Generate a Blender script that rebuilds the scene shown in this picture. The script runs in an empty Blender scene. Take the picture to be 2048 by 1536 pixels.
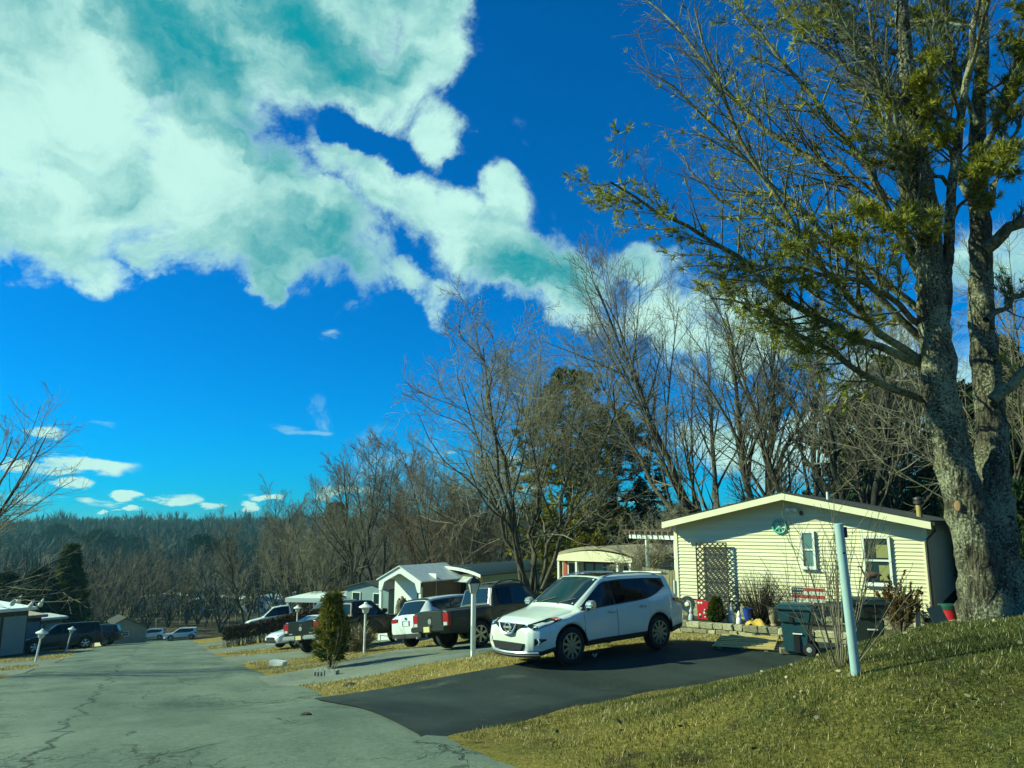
import bpy, bmesh, math, random
import numpy as np
from mathutils import Vector, Matrix

random.seed(7)
rng = np.random.default_rng(7)
S = bpy.context.scene
COL = S.collection
R = math.radians

# ------------------------------------------------------------------ camera
EYE = 1.6
FPX = 1500.0
PITCH = math.atan(278.0 / FPX)
cam_d = bpy.data.cameras.new('camera')
cam_d.sensor_width = 36.0
cam_d.lens = 36.0 * FPX / 2048.0
cam_d.clip_start = 0.1
cam_d.clip_end = 12000
cam = bpy.data.objects.new('camera', cam_d)
COL.objects.link(cam)
cam.location = (0, 0, EYE)
cam.rotation_euler = (R(90) + PITCH, 0, 0)
S.camera = cam

# ------------------------------------------------------------------ light
SUN_EL = R(31)
SUN_AZ = R(-92)            # clockwise from +Y; sun stands to the left
SUN_DIR = Vector((math.sin(SUN_AZ) * math.cos(SUN_EL), math.cos(SUN_AZ) * math.cos(SUN_EL), math.sin(SUN_EL)))
sl = bpy.data.lights.new('sun', 'SUN')
sl.energy = 5.0
sl.angle = R(0.53)
sl.color = (0.88, 1.0, 0.62)
sun = bpy.data.objects.new('sun', sl)
COL.objects.link(sun)
sun.rotation_euler = (-SUN_DIR).to_track_quat('-Z', 'Y').to_euler()

S.view_settings.view_transform = 'Standard'
S.view_settings.look = 'None'
S.view_settings.exposure = 0.6
S.view_settings.gamma = 1.0
S.view_settings.use_curve_mapping = False
S.cycles.use_denoising = True
S.cycles.use_adaptive_sampling = True
S.cycles.adaptive_threshold = 0.02
S.cycles.volume_bounces = 0
S.cycles.max_bounces = 5
S.cycles.diffuse_bounces = 2
S.cycles.glossy_bounces = 3
S.cycles.transmission_bounces = 3
S.cycles.transparent_max_bounces = 6
S.cycles.caustics_reflective = False
S.cycles.caustics_refractive = False


def pix_dir(px, py):
    a = (px - 1024) / FPX
    b = (768 - py) / FPX
    return np.array([a, math.cos(PITCH) - b * math.sin(PITCH), math.sin(PITCH) + b * math.cos(PITCH)])


def P(px, py, d):
    """world point seen at photo pixel (px,py) at forward distance d"""
    v = pix_dir(px, py)
    return v * (d / v[1]) + np.array([0, 0, EYE])


def azel(px, py):
    v = pix_dir(px, py)
    v = v / np.linalg.norm(v)
    return math.atan2(v[0], v[1]), math.asin(v[2])


# ------------------------------------------------------------------ world sky with clouds
W = bpy.data.worlds.new('World')
S.world = W
W.use_nodes = True
wn = W.node_tree.nodes
wl = W.node_tree.links
wn.clear()


def nd(tree, typ, **kw):
    n = tree.nodes.new(typ)
    for k, v in kw.items():
        if k.startswith('i_'):
            n.inputs[int(k[2:])].default_value = v
        else:
            setattr(n, k, v)
    return n


def build_world():
    T = W.node_tree
    L = T.links.new
    out = nd(T, 'ShaderNodeOutputWorld')
    bg = nd(T, 'ShaderNodeBackground')
    bg.inputs['Strength'].default_value = 0.060
    L(bg.outputs[0], out.inputs[0])
    sky = nd(T, 'ShaderNodeTexSky')
    sky.sky_type = 'NISHITA'
    sky.sun_disc = False
    sky.sun_elevation = SUN_EL
    sky.sun_rotation = SUN_AZ
    sky.altitude = 200
    sky.air_density = 1.0
    sky.dust_density = 0.2
    sky.ozone_density = 3.0
    tint = nd(T, 'ShaderNodeMix', data_type='RGBA', blend_type='MULTIPLY')
    tint.inputs[0].default_value = 1.0
    tint.inputs[7].default_value = SKY_TINT
    L(sky.outputs[0], tint.inputs[6])
    geo = nd(T, 'ShaderNodeTexCoord')
    sep = nd(T, 'ShaderNodeSeparateXYZ')
    L(geo.outputs['Generated'], sep.inputs[0])

    def m(op, a, b=None, c=None):
        n = nd(T, 'ShaderNodeMath', operation=op)
        for i, v in enumerate((a, b, c)):
            if v is None:
                continue
            if isinstance(v, (int, float)):
                n.inputs[i].default_value = v
            else:
                L(v, n.inputs[i])
        return n.outputs[0]

    az = m('ARCTAN2', sep.outputs[0], sep.outputs[1])
    el = m('ARCSINE', sep.outputs[2])
    comb = nd(T, 'ShaderNodeCombineXYZ')
    L(az, comb.inputs[0])
    L(el, comb.inputs[1])

    # warp with noise measured on the sphere of directions
    def noise(scale, detail, rough, vec, dist=0.0):
        n = nd(T, 'ShaderNodeTexNoise')
        n.inputs['Scale'].default_value = scale
        n.inputs['Detail'].default_value = detail
        n.inputs['Roughness'].default_value = rough
        n.inputs['Distortion'].default_value = dist
        L(vec, n.inputs['Vector'])
        return n

    n1 = noise(3.6, 3, 0.55, geo.outputs['Generated'])
    sub = nd(T, 'ShaderNodeVectorMath', operation='SUBTRACT')
    L(n1.outputs['Color'], sub.inputs[0])
    sub.inputs[1].default_value = (0.5, 0.5, 0.5)
    sc = nd(T, 'ShaderNodeVectorMath', operation='SCALE')
    L(sub.outputs[0], sc.inputs[0])
    sc.inputs['Scale'].default_value = 0.26
    add = nd(T, 'ShaderNodeVectorMath', operation='ADD')
    L(comb.outputs[0], add.inputs[0])
    L(sc.outputs[0], add.inputs[1])
    n1b = noise(15.0, 5, 0.65, geo.outputs['Generated'])
    subb = nd(T, 'ShaderNodeVectorMath', operation='SUBTRACT')
    L(n1b.outputs['Color'], subb.inputs[0])
    subb.inputs[1].default_value = (0.5, 0.5, 0.5)
    scb = nd(T, 'ShaderNodeVectorMath', operation='SCALE')
    L(subb.outputs[0], scb.inputs[0])
    scb.inputs['Scale'].default_value = 0.085
    addb = nd(T, 'ShaderNodeVectorMath', operation='ADD')
    L(add.outputs[0], addb.inputs[0])
    L(scb.outputs[0], addb.inputs[1])
    wv = addb.outputs[0]

    def blob(vec, a, e, ra, re, rot=0.0, gain=1.0):
        mp = nd(T, 'ShaderNodeMapping', vector_type='TEXTURE')
        mp.inputs['Location'].default_value = (a, e, 0)
        mp.inputs['Rotation'].default_value = (0, 0, rot)
        mp.inputs['Scale'].default_value = (ra, re, 50)
        L(vec, mp.inputs[0])
        ln = nd(T, 'ShaderNodeVectorMath', operation='LENGTH')
        L(mp.outputs[0], ln.inputs[0])
        mr = nd(T, 'ShaderNodeMapRange', interpolation_type='SMOOTHSTEP')
        mr.inputs[1].default_value = 1.25
        mr.inputs[2].default_value = 0.25
        mr.inputs[3].default_value = 0.0
        mr.inputs[4].default_value = gain
        L(ln.outputs['Value'], mr.inputs[0])
        return mr.outputs[0]

    def pblob(vec, px, py, rx, ry, rot=0.0, gain=1.0):
        a, e = azel(px, py)
        return blob(vec, a, e, rx / FPX, ry / FPX, R(rot), gain)

    def total(lst):
        acc = lst[0]
        for x in lst[1:]:
            acc = m('MAXIMUM', acc, x)
        return acc

    bank = [pblob(wv, *b) for b in CLOUDS]
    for k in range(4):      # scattered cloud goes on behind the viewer
        a = 1.3 + k * 1.15 + 0.2 * math.sin(k * 5.1)
        if a > math.pi:
            a -= 2 * math.pi
        bank.append(blob(wv, a, 0.42 + 0.22 * math.sin(k * 2.3 + 1), 0.26, 0.13, 0.5 * math.sin(k * 3.7), 0.85))
    dens = total(bank)
    dens = m('SUBTRACT', dens, total([pblob(wv, *b) for b in HOLES]))
    nfine = noise(7.0, 9, 0.68, geo.outputs['Generated'], 0.4)
    nmid = noise(4.2, 4, 0.5, geo.outputs['Generated'])
    mpd = nd(T, 'ShaderNodeMapping')
    mpd.inputs['Rotation'].default_value = (0, 0, R(33))
    mpd.inputs['Scale'].default_value = (3.2, 8.5, 1)
    L(wv, mpd.inputs[0])
    ndiag = noise(1.0, 5, 0.55, mpd.outputs[0])
    brk = m('ADD', m('MULTIPLY', m('SUBTRACT', nfine.outputs['Fac'], 0.5), 1.9), m('MULTIPLY', m('SUBTRACT', ndiag.outputs['Fac'], 0.5), 0.9))
    d2 = m('ADD', dens, brk)
    mr = nd(T, 'ShaderNodeMapRange', interpolation_type='SMOOTHSTEP')
    mr.inputs[1].default_value = 0.20
    mr.inputs[2].default_value = 0.80
    L(d2, mr.inputs[0])
    mask = mr.outputs[0]
    # low streaks near the horizon: cumulus far away, flattened by distance
    mp = nd(T, 'ShaderNodeMapping')
    mp.inputs['Scale'].default_value = (9.0, 34.0, 1)
    mp.inputs['Location'].default_value = (3.3, 1.7, 0)
    L(comb.outputs[0], mp.inputs[0])
    n3 = noise(1.0, 5, 0.5, mp.outputs[0])
    mr3 = nd(T, 'ShaderNodeMapRange', interpolation_type='SMOOTHSTEP')
    mr3.inputs[1].default_value = 0.60
    mr3.inputs[2].default_value = 0.67
    L(n3.outputs['Fac'], mr3.inputs[0])
    band = nd(T, 'ShaderNodeMapRange', interpolation_type='SMOOTHSTEP')
    band.inputs[1].default_value = 0.15
    band.inputs[2].default_value = 0.06
    L(el, band.inputs[0])
    low = m('MULTIPLY', mr3.outputs[0], band.outputs[0])
    mask = m('MAXIMUM', mask, m('MULTIPLY', low, 0.9))
    mpw = nd(T, 'ShaderNodeMapping')
    mpw.inputs['Scale'].default_value = (22.0, 55.0, 1)
    L(comb.outputs[0], mpw.inputs[0])
    nw = noise(1.0, 6, 0.6, mpw.outputs[0])
    subw = nd(T, 'ShaderNodeVectorMath', operation='SUBTRACT')
    L(nw.outputs['Color'], subw.inputs[0])
    subw.inputs[1].default_value = (0.5, 0.5, 0.5)
    mulw = nd(T, 'ShaderNodeVectorMath', operation='MULTIPLY')
    L(subw.outputs[0], mulw.inputs[0])
    mulw.inputs[1].default_value = (0.075, 0.026, 0)
    addw = nd(T, 'ShaderNodeVectorMath', operation='ADD')
    L(comb.outputs[0], addw.inputs[0])
    L(mulw.outputs[0], addw.inputs[1])
    small = [pblob(addw.outputs[0], *b) for b in SMALL]
    smd = m('ADD', total(small), m('MULTIPLY', m('SUBTRACT', nw.outputs['Fac'], 0.5), 1.3))
    mrs = nd(T, 'ShaderNodeMapRange', interpolation_type='SMOOTHSTEP')
    mrs.inputs[1].default_value = 0.38
    mrs.inputs[2].default_value = 0.85
    L(smd, mrs.inputs[0])
    mask = m('MAXIMUM', mask, mrs.outputs[0])

    # cloud colour: thick bellies are teal grey, thin and sunlit edges near white
    dark = total([pblob(wv, *b) for b in DARKS])
    shade = m('ADD', m('MULTIPLY', dark, 0.62), m('MULTIPLY', m('SUBTRACT', ndiag.outputs['Fac'], 0.42), 2.7))
    shade = m('ADD', shade, m('MULTIPLY', m('SUBTRACT', nmid.outputs['Fac'], 0.5), 0.9))
    shade = m('ADD', shade, m('MULTIPLY', m('SUBTRACT', nfine.outputs['Fac'], 0.5), -0.9))
    shade = m('MULTIPLY', shade, mask)
    mrd = nd(T, 'ShaderNodeMapRange', interpolation_type='SMOOTHSTEP')
    mrd.inputs[1].default_value = -0.05
    mrd.inputs[2].default_value = 1.0
    L(shade, mrd.inputs[0])
    ccol = nd(T, 'ShaderNodeMix', data_type='RGBA')
    L(mrd.outputs[0], ccol.inputs[0])
    ccol.inputs[6].default_value = CLOUD_LIT
    ccol.inputs[7].default_value = CLOUD_DARK
    fin = nd(T, 'ShaderNodeMix', data_type='RGBA')
    L(mask, fin.inputs[0])
    L(tint.outputs[2], fin.inputs[6])
    L(ccol.outputs[2], fin.inputs[7])
    L(fin.outputs[2], bg.inputs[0])


SKY_TINT = (0.0, 0.86, 1.62, 1)
CLOUD_LIT = (6.2, 10.2, 9.2, 1)
CLOUD_DARK = (0.05, 3.6, 4.3, 1)
# (px, py, rx, ry, rotation, gain): where the bank stands in the sky
CLOUDS = [
    (60, 100, 330, 250, 0, 1.0), (380, 60, 330, 200, 0, 1.0), (680, 60, 260, 190, 0, 1.0), (120, 300, 250, 170, -20, 1.0),
    (360, 330, 290, 150, -33, 1.0), (560, 430, 280, 120, -35, 1.0), (790, 420, 210, 120, -32, 0.95), (660, 170, 230, 110, -10, 0.85),
    (960, 520, 230, 140, -32, 1.0), (1080, 600, 190, 110, -25, 1.0), (860, 60, 120, 150, -8, 0.95), (890, 240, 95, 120, 0, 0.85), (760, 150, 200, 110, 0, 0.9),
    (300, 480, 70, 60, 20, 0.72), (200, 520, 80, 50, -40, 0.62), (30, 455, 60, 40, 0, 0.6), (1075, 430, 70, 95, 10, 0.68), (510, 520, 90, 60, -35, 0.8),
    (790, 590, 110, 50, -15, 0.68), (1480, 690, 300, 100, -8, 0.85), (1820, 800, 300, 150, 5, 0.72), (1560, 880, 190, 60, 0, 0.72),
    (2000, 520, 120, 80, 0, 0.62), (700, -120, 500, 160, 0, 1.0), (1270, 570, 110, 60, -15, 0.62), (880, 630, 80, 50, -20, 0.7),
]
HOLES = [(735, 262, 135, 48, -12, 0.75), (960, 360, 80, 60, -20, 0.4), (1600, 770, 130, 45, 0, 0.5), (620, 560, 70, 60, -30, 0.5)]
DARKS = [(330, 120, 240, 110, -35, 1.0), (480, 250, 180, 70, -30, 0.9), (640, 60, 230, 90, -5, 0.95), (800, 70, 90, 70, 0, 0.7), (170, 310, 110, 60, -20, 0.75),
         (640, 500, 120, 45, -25, 0.4), (1060, 610, 130, 55, -10, 0.6), (500, -100, 500, 120, 0, 0.9), (560, 470, 60, 30, -30, 0.25)]
SMALL = [(175, 930, 110, 20, 0, 1.0), (85, 866, 50, 16, 0, 0.8), (145, 966, 36, 13, 0, 0.95), (260, 992, 36, 9, 0, 0.9),
         (360, 1002, 60, 16, 0, 0.95), (540, 1000, 42, 10, 0, 0.95), (655, 982, 32, 20, 0, 0.95), (500, 1015, 28, 12, 0, 0.9),
         (425, 1014, 30, 9, 0, 0.8), (665, 665, 50, 26, 0, 0.42), (268, 1018, 20, 7, 0, 0.8), (315, 1033, 26, 7, 0, 0.8),
         (212, 1025, 18, 6, 0, 0.8), (40, 930, 60, 16, 0, 0.7), (30, 1000, 90, 14, 0, 0.6)]
build_world()
W.cycles.sampling_method = 'MANUAL'
W.cycles.sample_map_resolution = 256

# ------------------------------------------------------------------ helpers
def tag(o, label=None, cat=None, group=None, kind=None):
    if label:
        o['label'] = label
    if cat:
        o['category'] = cat
    if group:
        o['group'] = group
    if kind:
        o['kind'] = kind
    return o


def empty(name, loc, rz=0.0, label=None, cat=None, group=None):
    o = bpy.data.objects.new(name, None)
    o.empty_display_size = 0.2
    COL.objects.link(o)
    o.location = tuple(float(c) for c in loc)
    o.rotation_euler = (0, 0, rz)
    return tag(o, label, cat, group)


def link(name, me, parent=None, loc=None):
    o = bpy.data.objects.new(name, me)
    COL.objects.link(o)
    if parent is not None:
        o.parent = parent
    if loc is not None:
        o.location = loc
    return o


def mesh_np(name, V, F, mat, parent=None, smooth=False, loc=None, mats=None, mi=None, attr=None):
    """V (n,3) floats, F (m,k) ints (all the same k) or list of arrays"""
    me = bpy.data.meshes.new(name)
    V = np.asarray(V, dtype=np.float32)
    if loc is not None:
        V = V - np.asarray(loc, dtype=np.float32)
    Fs = F if isinstance(F, list) else [F]
    Fs = [np.asarray(f, dtype=np.int32) for f in Fs if len(f)]
    me.vertices.add(len(V))
    me.vertices.foreach_set('co', V.ravel())
    loops = np.concatenate([f.ravel() for f in Fs])
    counts = np.concatenate([np.full(len(f), f.shape[1], dtype=np.int32) for f in Fs])
    starts = np.concatenate([[0], np.cumsum(counts)[:-1]]).astype(np.int32)
    me.loops.add(len(loops))
    me.loops.foreach_set('vertex_index', loops)
    me.polygons.add(len(counts))
    me.polygons.foreach_set('loop_start', starts)
    me.polygons.foreach_set('loop_total', counts)
    for mm in (mats or [mat]):
        me.materials.append(M[mm] if isinstance(mm, str) else mm)
    if mi is not None:
        me.polygons.foreach_set('material_index', np.asarray(mi, dtype=np.int32))
    me.update(calc_edges=True)
    if smooth:
        me.polygons.foreach_set('use_smooth', np.ones(len(counts), dtype=bool))
    if attr is not None:
        for an, (dom, vals) in attr.items():
            at = me.attributes.new(an, 'FLOAT', dom)
            at.data.foreach_set('value', np.asarray(vals, dtype=np.float32))
    o = link(name, me, parent, loc)
    return o


class MB:
    """collects simple solids, then builds ONE mesh object"""
    def __init__(s):
        s.v = []
        s.f = []

    def add(s, vs, fs):
        n = len(s.v)
        s.v += [tuple(map(float, v)) for v in vs]
        s.f += [tuple(i + n for i in f) for f in fs]
        return s

    def box(s, x0, x1, y0, y1, z0, z1):
        return s.add([(x0, y0, z0), (x1, y0, z0), (x1, y1, z0), (x0, y1, z0), (x0, y0, z1), (x1, y0, z1), (x1, y1, z1), (x0, y1, z1)],
                     [(3, 2, 1, 0), (4, 5, 6, 7), (0, 1, 5, 4), (1, 2, 6, 5), (2, 3, 7, 6), (3, 0, 4, 7)])

    def cbox(s, c, d, rz=0.0, rx=0.0, ry=0.0):
        mt = Matrix.Translation(Vector([float(q) for q in c])) @ Matrix.Rotation(rz, 4, 'Z') @ Matrix.Rotation(ry, 4, 'Y') @ Matrix.Rotation(rx, 4, 'X')
        hx, hy, hz = d[0] / 2, d[1] / 2, d[2] / 2
        vs = [mt @ Vector(p) for p in [(-hx, -hy, -hz), (hx, -hy, -hz), (hx, hy, -hz), (-hx, hy, -hz), (-hx, -hy, hz), (hx, -hy, hz), (hx, hy, hz), (-hx, hy, hz)]]
        return s.add(vs, [(3, 2, 1, 0), (4, 5, 6, 7), (0, 1, 5, 4), (1, 2, 6, 5), (2, 3, 7, 6), (3, 0, 4, 7)])

    def prism(s, poly, axis, a0, a1):
        """extrude a 2D polygon along an axis; poly in the two other axes in order"""
        def mk(p, a):
            if axis == 'y':
                return (p[0], a, p[1])
            if axis == 'x':
                return (a, p[0], p[1])
            return (p[0], p[1], a)
        n = len(poly)
        vs = [mk(p, a0) for p in poly] + [mk(p, a1) for p in poly]
        fs = [tuple(range(n))[::-1], tuple(range(n, 2 * n))] + [(i, (i + 1) % n, n + (i + 1) % n, n + i) for i in range(n)]
        return s.add(vs, fs)

    def tube(s, pts, rad, k=8, cap=True):
        pts = [np.array(p, float) for p in pts]
        rad = rad if hasattr(rad, '__len__') else [rad] * len(pts)
        n0 = len(s.v)
        N = len(pts)
        for i, p in enumerate(pts):
            a = pts[max(i - 1, 0)]
            b = pts[min(i + 1, N - 1)]
            t = (b - a) / (np.linalg.norm(b - a) + 1e-9)
            u = np.cross(t, [0, 0, 1] if abs(t[2]) < 0.95 else [1, 0, 0])
            u /= np.linalg.norm(u)
            w = np.cross(t, u)
            for j in range(k):
                q = 2 * math.pi * j / k
                s.v.append(tuple(p + rad[i] * (math.cos(q) * u + math.sin(q) * w)))
        for i in range(N - 1):
            for j in range(k):
                a0 = n0 + i * k + j
                b0 = n0 + i * k + (j + 1) % k
                s.f.append((a0, b0, b0 + k, a0 + k))
        if cap:
            s.f.append(tuple(n0 + j for j in range(k))[::-1])
            s.f.append(tuple(n0 + (N - 1) * k + j for j in range(k)))
        return s

    def lathe(s, prof, k=16, c=(0, 0, 0), axis='z', cap=True):
        n0 = len(s.v)
        for r_, z_ in prof:
            for j in range(k):
                q = 2 * math.pi * j / k
                a, b = r_ * math.cos(q), r_ * math.sin(q)
                if axis == 'z':
                    s.v.append((c[0] + a, c[1] + b, c[2] + z_))
                elif axis == 'y':
                    s.v.append((c[0] + a, c[1] + z_, c[2] + b))
                else:
                    s.v.append((c[0] + z_, c[1] + a, c[2] + b))
        for i in range(len(prof) - 1):
            for j in range(k):
                a0 = n0 + i * k + j
                b0 = n0 + i * k + (j + 1) % k
                s.f.append((a0, b0, b0 + k, a0 + k))
        if cap:
            s.f.append(tuple(n0 + j for j in range(k)))
            s.f.append(tuple(n0 + (len(prof) - 1) * k + j for j in range(k)))
        return s

    def grid(s, pts, nx, ny):
        """pts: nx*ny points row-major (y outer)"""
        n0 = len(s.v)
        s.v += [tuple(map(float, p)) for p in pts]
        for j in range(ny - 1):
            for i in range(nx - 1):
                a = n0 + j * nx + i
                s.f.append((a, a + 1, a + nx + 1, a + nx))
        return s

    def build(s, name, mat, parent=None, smooth=None, bevel=0.0, loc=None, seg=1):
        me = bpy.data.meshes.new(name)
        v = s.v
        if loc is not None:
            v = [(a - loc[0], b - loc[1], c - loc[2]) for a, b, c in v]
        me.from_pydata(v, [], s.f)
        for mm in (mat if isinstance(mat, (list, tuple)) else [mat]):
            me.materials.append(M[mm])
        if smooth is not None or bevel > 0:
            bm = bmesh.new()
            bm.from_mesh(me)
            bmesh.ops.recalc_face_normals(bm, faces=bm.faces)
            if bevel > 0:
                es = [e for e in bm.edges if len(e.link_faces) == 2 and e.calc_face_angle(0) > 0.6]
                bmesh.ops.bevel(bm, geom=es, offset=bevel, segments=seg, affect='EDGES', clamp_overlap=True)
            if smooth is not None:
                for f in bm.faces:
                    f.smooth = True
                for e in bm.edges:
                    if len(e.link_faces) == 2 and e.calc_face_angle(0) > smooth:
                        e.smooth = False
            bm.to_mesh(me)
            bm.free()
        else:
            me.validate()
        return link(name, me, parent, loc)


def copy_tree(o, parent=None):
    c = o.copy()
    COL.objects.link(c)
    c.parent = parent
    if parent is not None:
        c.matrix_parent_inverse = o.matrix_parent_inverse
    for ch in [q for q in o.children]:
        copy_tree(ch, c)
    return c


# ------------------------------------------------------------------ materials
M = {}


def mat(name, col, rough=0.8, metal=0.0, noise=0.0, nscale=8.0, bump=0.0, bscale=40.0, coat=0.0, spec=0.5, col2=None, detail=6, stretch=None, obj=True, bdist=0.02, rnd=0.0, transl=0.0):
    m_ = bpy.data.materials.new(name)
    m_.use_nodes = True
    T = m_.node_tree
    b = T.nodes['Principled BSDF']
    b.inputs['Roughness'].default_value = rough
    b.inputs['Metallic'].default_value = metal
    b.inputs['Specular IOR Level'].default_value = spec
    if coat:
        b.inputs['Coat Weight'].default_value = coat
        b.inputs['Coat Roughness'].default_value = 0.04
    c = (*col, 1)
    src = None
    tc = nd(T, 'ShaderNodeTexCoord')
    vec = tc.outputs['Object']
    if stretch:
        mp = nd(T, 'ShaderNodeMapping')
        mp.inputs['Scale'].default_value = stretch
        T.links.new(vec, mp.inputs[0])
        vec = mp.outputs[0]
    if noise > 0 or col2:
        n = nd(T, 'ShaderNodeTexNoise')
        n.inputs['Scale'].default_value = nscale
        n.inputs['Detail'].default_value = detail
        n.inputs['Roughness'].default_value = 0.65
        T.links.new(vec, n.inputs['Vector'])
        r = nd(T, 'ShaderNodeValToRGB')
        r.color_ramp.elements[0].position = 0.35
        r.color_ramp.elements[1].position = 0.65
        if col2:
            r.color_ramp.elements[0].color = c
            r.color_ramp.elements[1].color = (*col2, 1)
        else:
            r.color_ramp.elements[0].color = tuple(max(0, q * (1 - noise)) for q in col) + (1,)
            r.color_ramp.elements[1].color = tuple(min(1, q * (1 + noise)) for q in col) + (1,)
        T.links.new(n.outputs['Fac'], r.inputs[0])
        src = r.outputs[0]
    if rnd > 0:
        oi = nd(T, 'ShaderNodeObjectInfo')
        mr = nd(T, 'ShaderNodeMapRange')
        mr.inputs[3].default_value = 1 - rnd
        mr.inputs[4].default_value = 1 + rnd
        T.links.new(oi.outputs['Random'], mr.inputs[0])
        mx = nd(T, 'ShaderNodeMix', data_type='RGBA', blend_type='MULTIPLY')
        mx.inputs[0].default_value = 1
        if src:
            T.links.new(src, mx.inputs[6])
        else:
            mx.inputs[6].default_value = c
        T.links.new(mr.outputs[0], mx.inputs[7])
        src = mx.outputs[2]
    if src:
        T.links.new(src, b.inputs['Base Color'])
    else:
        b.inputs['Base Color'].default_value = c
    if bump > 0:
        n2 = nd(T, 'ShaderNodeTexNoise')
        n2.inputs['Scale'].default_value = bscale
        n2.inputs['Detail'].default_value = 6
        T.links.new(vec, n2.inputs['Vector'])
        bp = nd(T, 'ShaderNodeBump')
        bp.inputs['Strength'].default_value = bump
        bp.inputs['Distance'].default_value = bdist
        T.links.new(n2.outputs['Fac'], bp.inputs['Height'])
        T.links.new(bp.outputs[0], b.inputs['Normal'])
    M[name] = m_
    return m_


def mat_attr(name, stops, rough=0.85, attr='tint', transl=0.0, spec=0.2):
    """colour picked per leaf or blade from the mesh attribute"""
    m_ = bpy.data.materials.new(name)
    m_.use_nodes = True
    T = m_.node_tree
    b = T.nodes['Principled BSDF']
    b.inputs['Roughness'].default_value = rough
    b.inputs['Specular IOR Level'].default_value = spec
    a = nd(T, 'ShaderNodeAttribute')
    a.attribute_name = attr
    r = nd(T, 'ShaderNodeValToRGB')
    el = r.color_ramp.elements
    while len(el) < len(stops):
        el.new(0.5)
    for e, (p, c) in zip(el, stops):
        e.position = p
        e.color = (*c, 1)
    T.links.new(a.outputs['Fac'], r.inputs[0])
    T.links.new(r.outputs[0], b.inputs['Base Color'])
    if transl > 0:
        tr = nd(T, 'ShaderNodeBsdfTranslucent')
        T.links.new(r.outputs[0], tr.inputs[0])
        mx = nd(T, 'ShaderNodeMixShader')
        mx.inputs[0].default_value = transl
        T.links.new(b.outputs[0], mx.inputs[1])
        T.links.new(tr.outputs[0], mx.inputs[2])
        T.links.new(mx.outputs[0], T.nodes['Material Output'].inputs[0])
    M[name] = m_
    return m_


mat('siding', (0.68, 0.66, 0.43), 0.6, noise=0.07, nscale=1.6, bump=0.12, bscale=30, stretch=(0.15, 1, 4), rnd=0.035)
mat('trim_cream', (0.76, 0.74, 0.50), 0.55, noise=0.05, nscale=3)
mat('white_paint', (0.72, 0.78, 0.72), 0.5, noise=0.05, nscale=4)
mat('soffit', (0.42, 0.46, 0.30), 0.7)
mat('shingle', (0.035, 0.04, 0.038), 0.95, noise=0.4, nscale=14, bump=0.4, bscale=30)
mat('roof_metal', (0.55, 0.62, 0.58), 0.45, noise=0.12, nscale=3)
mat('roof_rust', (0.42, 0.33, 0.20), 0.8, col2=(0.25, 0.27, 0.20), nscale=2.2)
mat('brown_metal', (0.035, 0.03, 0.026), 0.5)
mat('dark_paint', (0.02, 0.028, 0.03), 0.5)
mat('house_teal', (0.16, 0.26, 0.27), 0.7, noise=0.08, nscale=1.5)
mat('house_tan', (0.42, 0.40, 0.27), 0.7, noise=0.1, nscale=2)
mat('house_brown', (0.13, 0.10, 0.07), 0.8, noise=0.15, nscale=2)
mat('porch_white', (0.70, 0.80, 0.76), 0.55, noise=0.05, nscale=2)
mat('pane', (0.015, 0.035, 0.04), 0.04, spec=0.8)
mat('pane_shade', (0.26, 0.27, 0.10), 0.5, noise=0.05, nscale=3)
mat('pane_lite', (0.10, 0.22, 0.22), 0.08, spec=0.8)
mat('red_trim', (0.38, 0.07, 0.04), 0.6)
mat('fence_wood', (0.17, 0.16, 0.09), 0.9, noise=0.3, nscale=5, stretch=(6, 6, 0.6), rnd=0.2)
mat('wood_new', (0.52, 0.40, 0.14), 0.8, noise=0.18, nscale=6, stretch=(1, 8, 8), rnd=0.12)
mat('wood_old', (0.20, 0.17, 0.10), 0.9, noise=0.25, nscale=6, rnd=0.15)
mat('lattice', (0.05, 0.044, 0.03), 0.9, noise=0.2, nscale=10, rnd=0.15)
mat('stone', (0.33, 0.32, 0.20), 0.92, noise=0.35, nscale=5, bump=0.7, bscale=16, rnd=0.32, bdist=0.03)
mat('mortar', (0.06, 0.06, 0.04), 0.95)
mat('concrete', (0.34, 0.37, 0.31), 0.9, noise=0.15, nscale=8, bump=0.3, bscale=60)
mat('bin_green', (0.014, 0.060, 0.074), 0.42, noise=0.12, nscale=5, bump=0.03)
mat('bin_dark', (0.012, 0.03, 0.03), 0.5)
mat('post_grey', (0.30, 0.44, 0.44), 0.4, noise=0.06, nscale=6)
mat('black', (0.006, 0.008, 0.009), 0.5)
mat('tyre', (0.012, 0.013, 0.014), 0.85, bump=0.2, bscale=80)
mat('rim_alloy', (0.38, 0.43, 0.45), 0.25, metal=0.9)
mat('rim_dark', (0.24, 0.33, 0.35), 0.3, metal=0.8)
mat('chrome', (0.62, 0.68, 0.66), 0.22, metal=0.75)
mat('glass', (0.010, 0.022, 0.022), 0.03, spec=0.5, coat=0.15)
mat('glass_tint', (0.003, 0.005, 0.008), 0.04, spec=0.4)
mat('lamp_glass', (0.45, 0.52, 0.52), 0.08, coat=1.0)
mat('lamp_red', (0.28, 0.005, 0.010), 0.3, coat=0.3)
mat('lamp_amber', (0.55, 0.12, 0.02), 0.2, coat=0.6)
mat('plate', (0.55, 0.5, 0.22), 0.5)
mat('plate_white', (0.6, 0.66, 0.62), 0.5)
mat('paint_white', (0.66, 0.76, 0.66), 0.28, coat=1.0, noise=0.015, nscale=3)
mat('paint_white2', (0.62, 0.72, 0.68), 0.3, coat=1.0)
mat('paint_black', (0.004, 0.008, 0.009), 0.35, coat=0.35, spec=0.3)
mat('paint_dkgreen', (0.004, 0.010, 0.010), 0.35, coat=0.35, spec=0.3)
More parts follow.
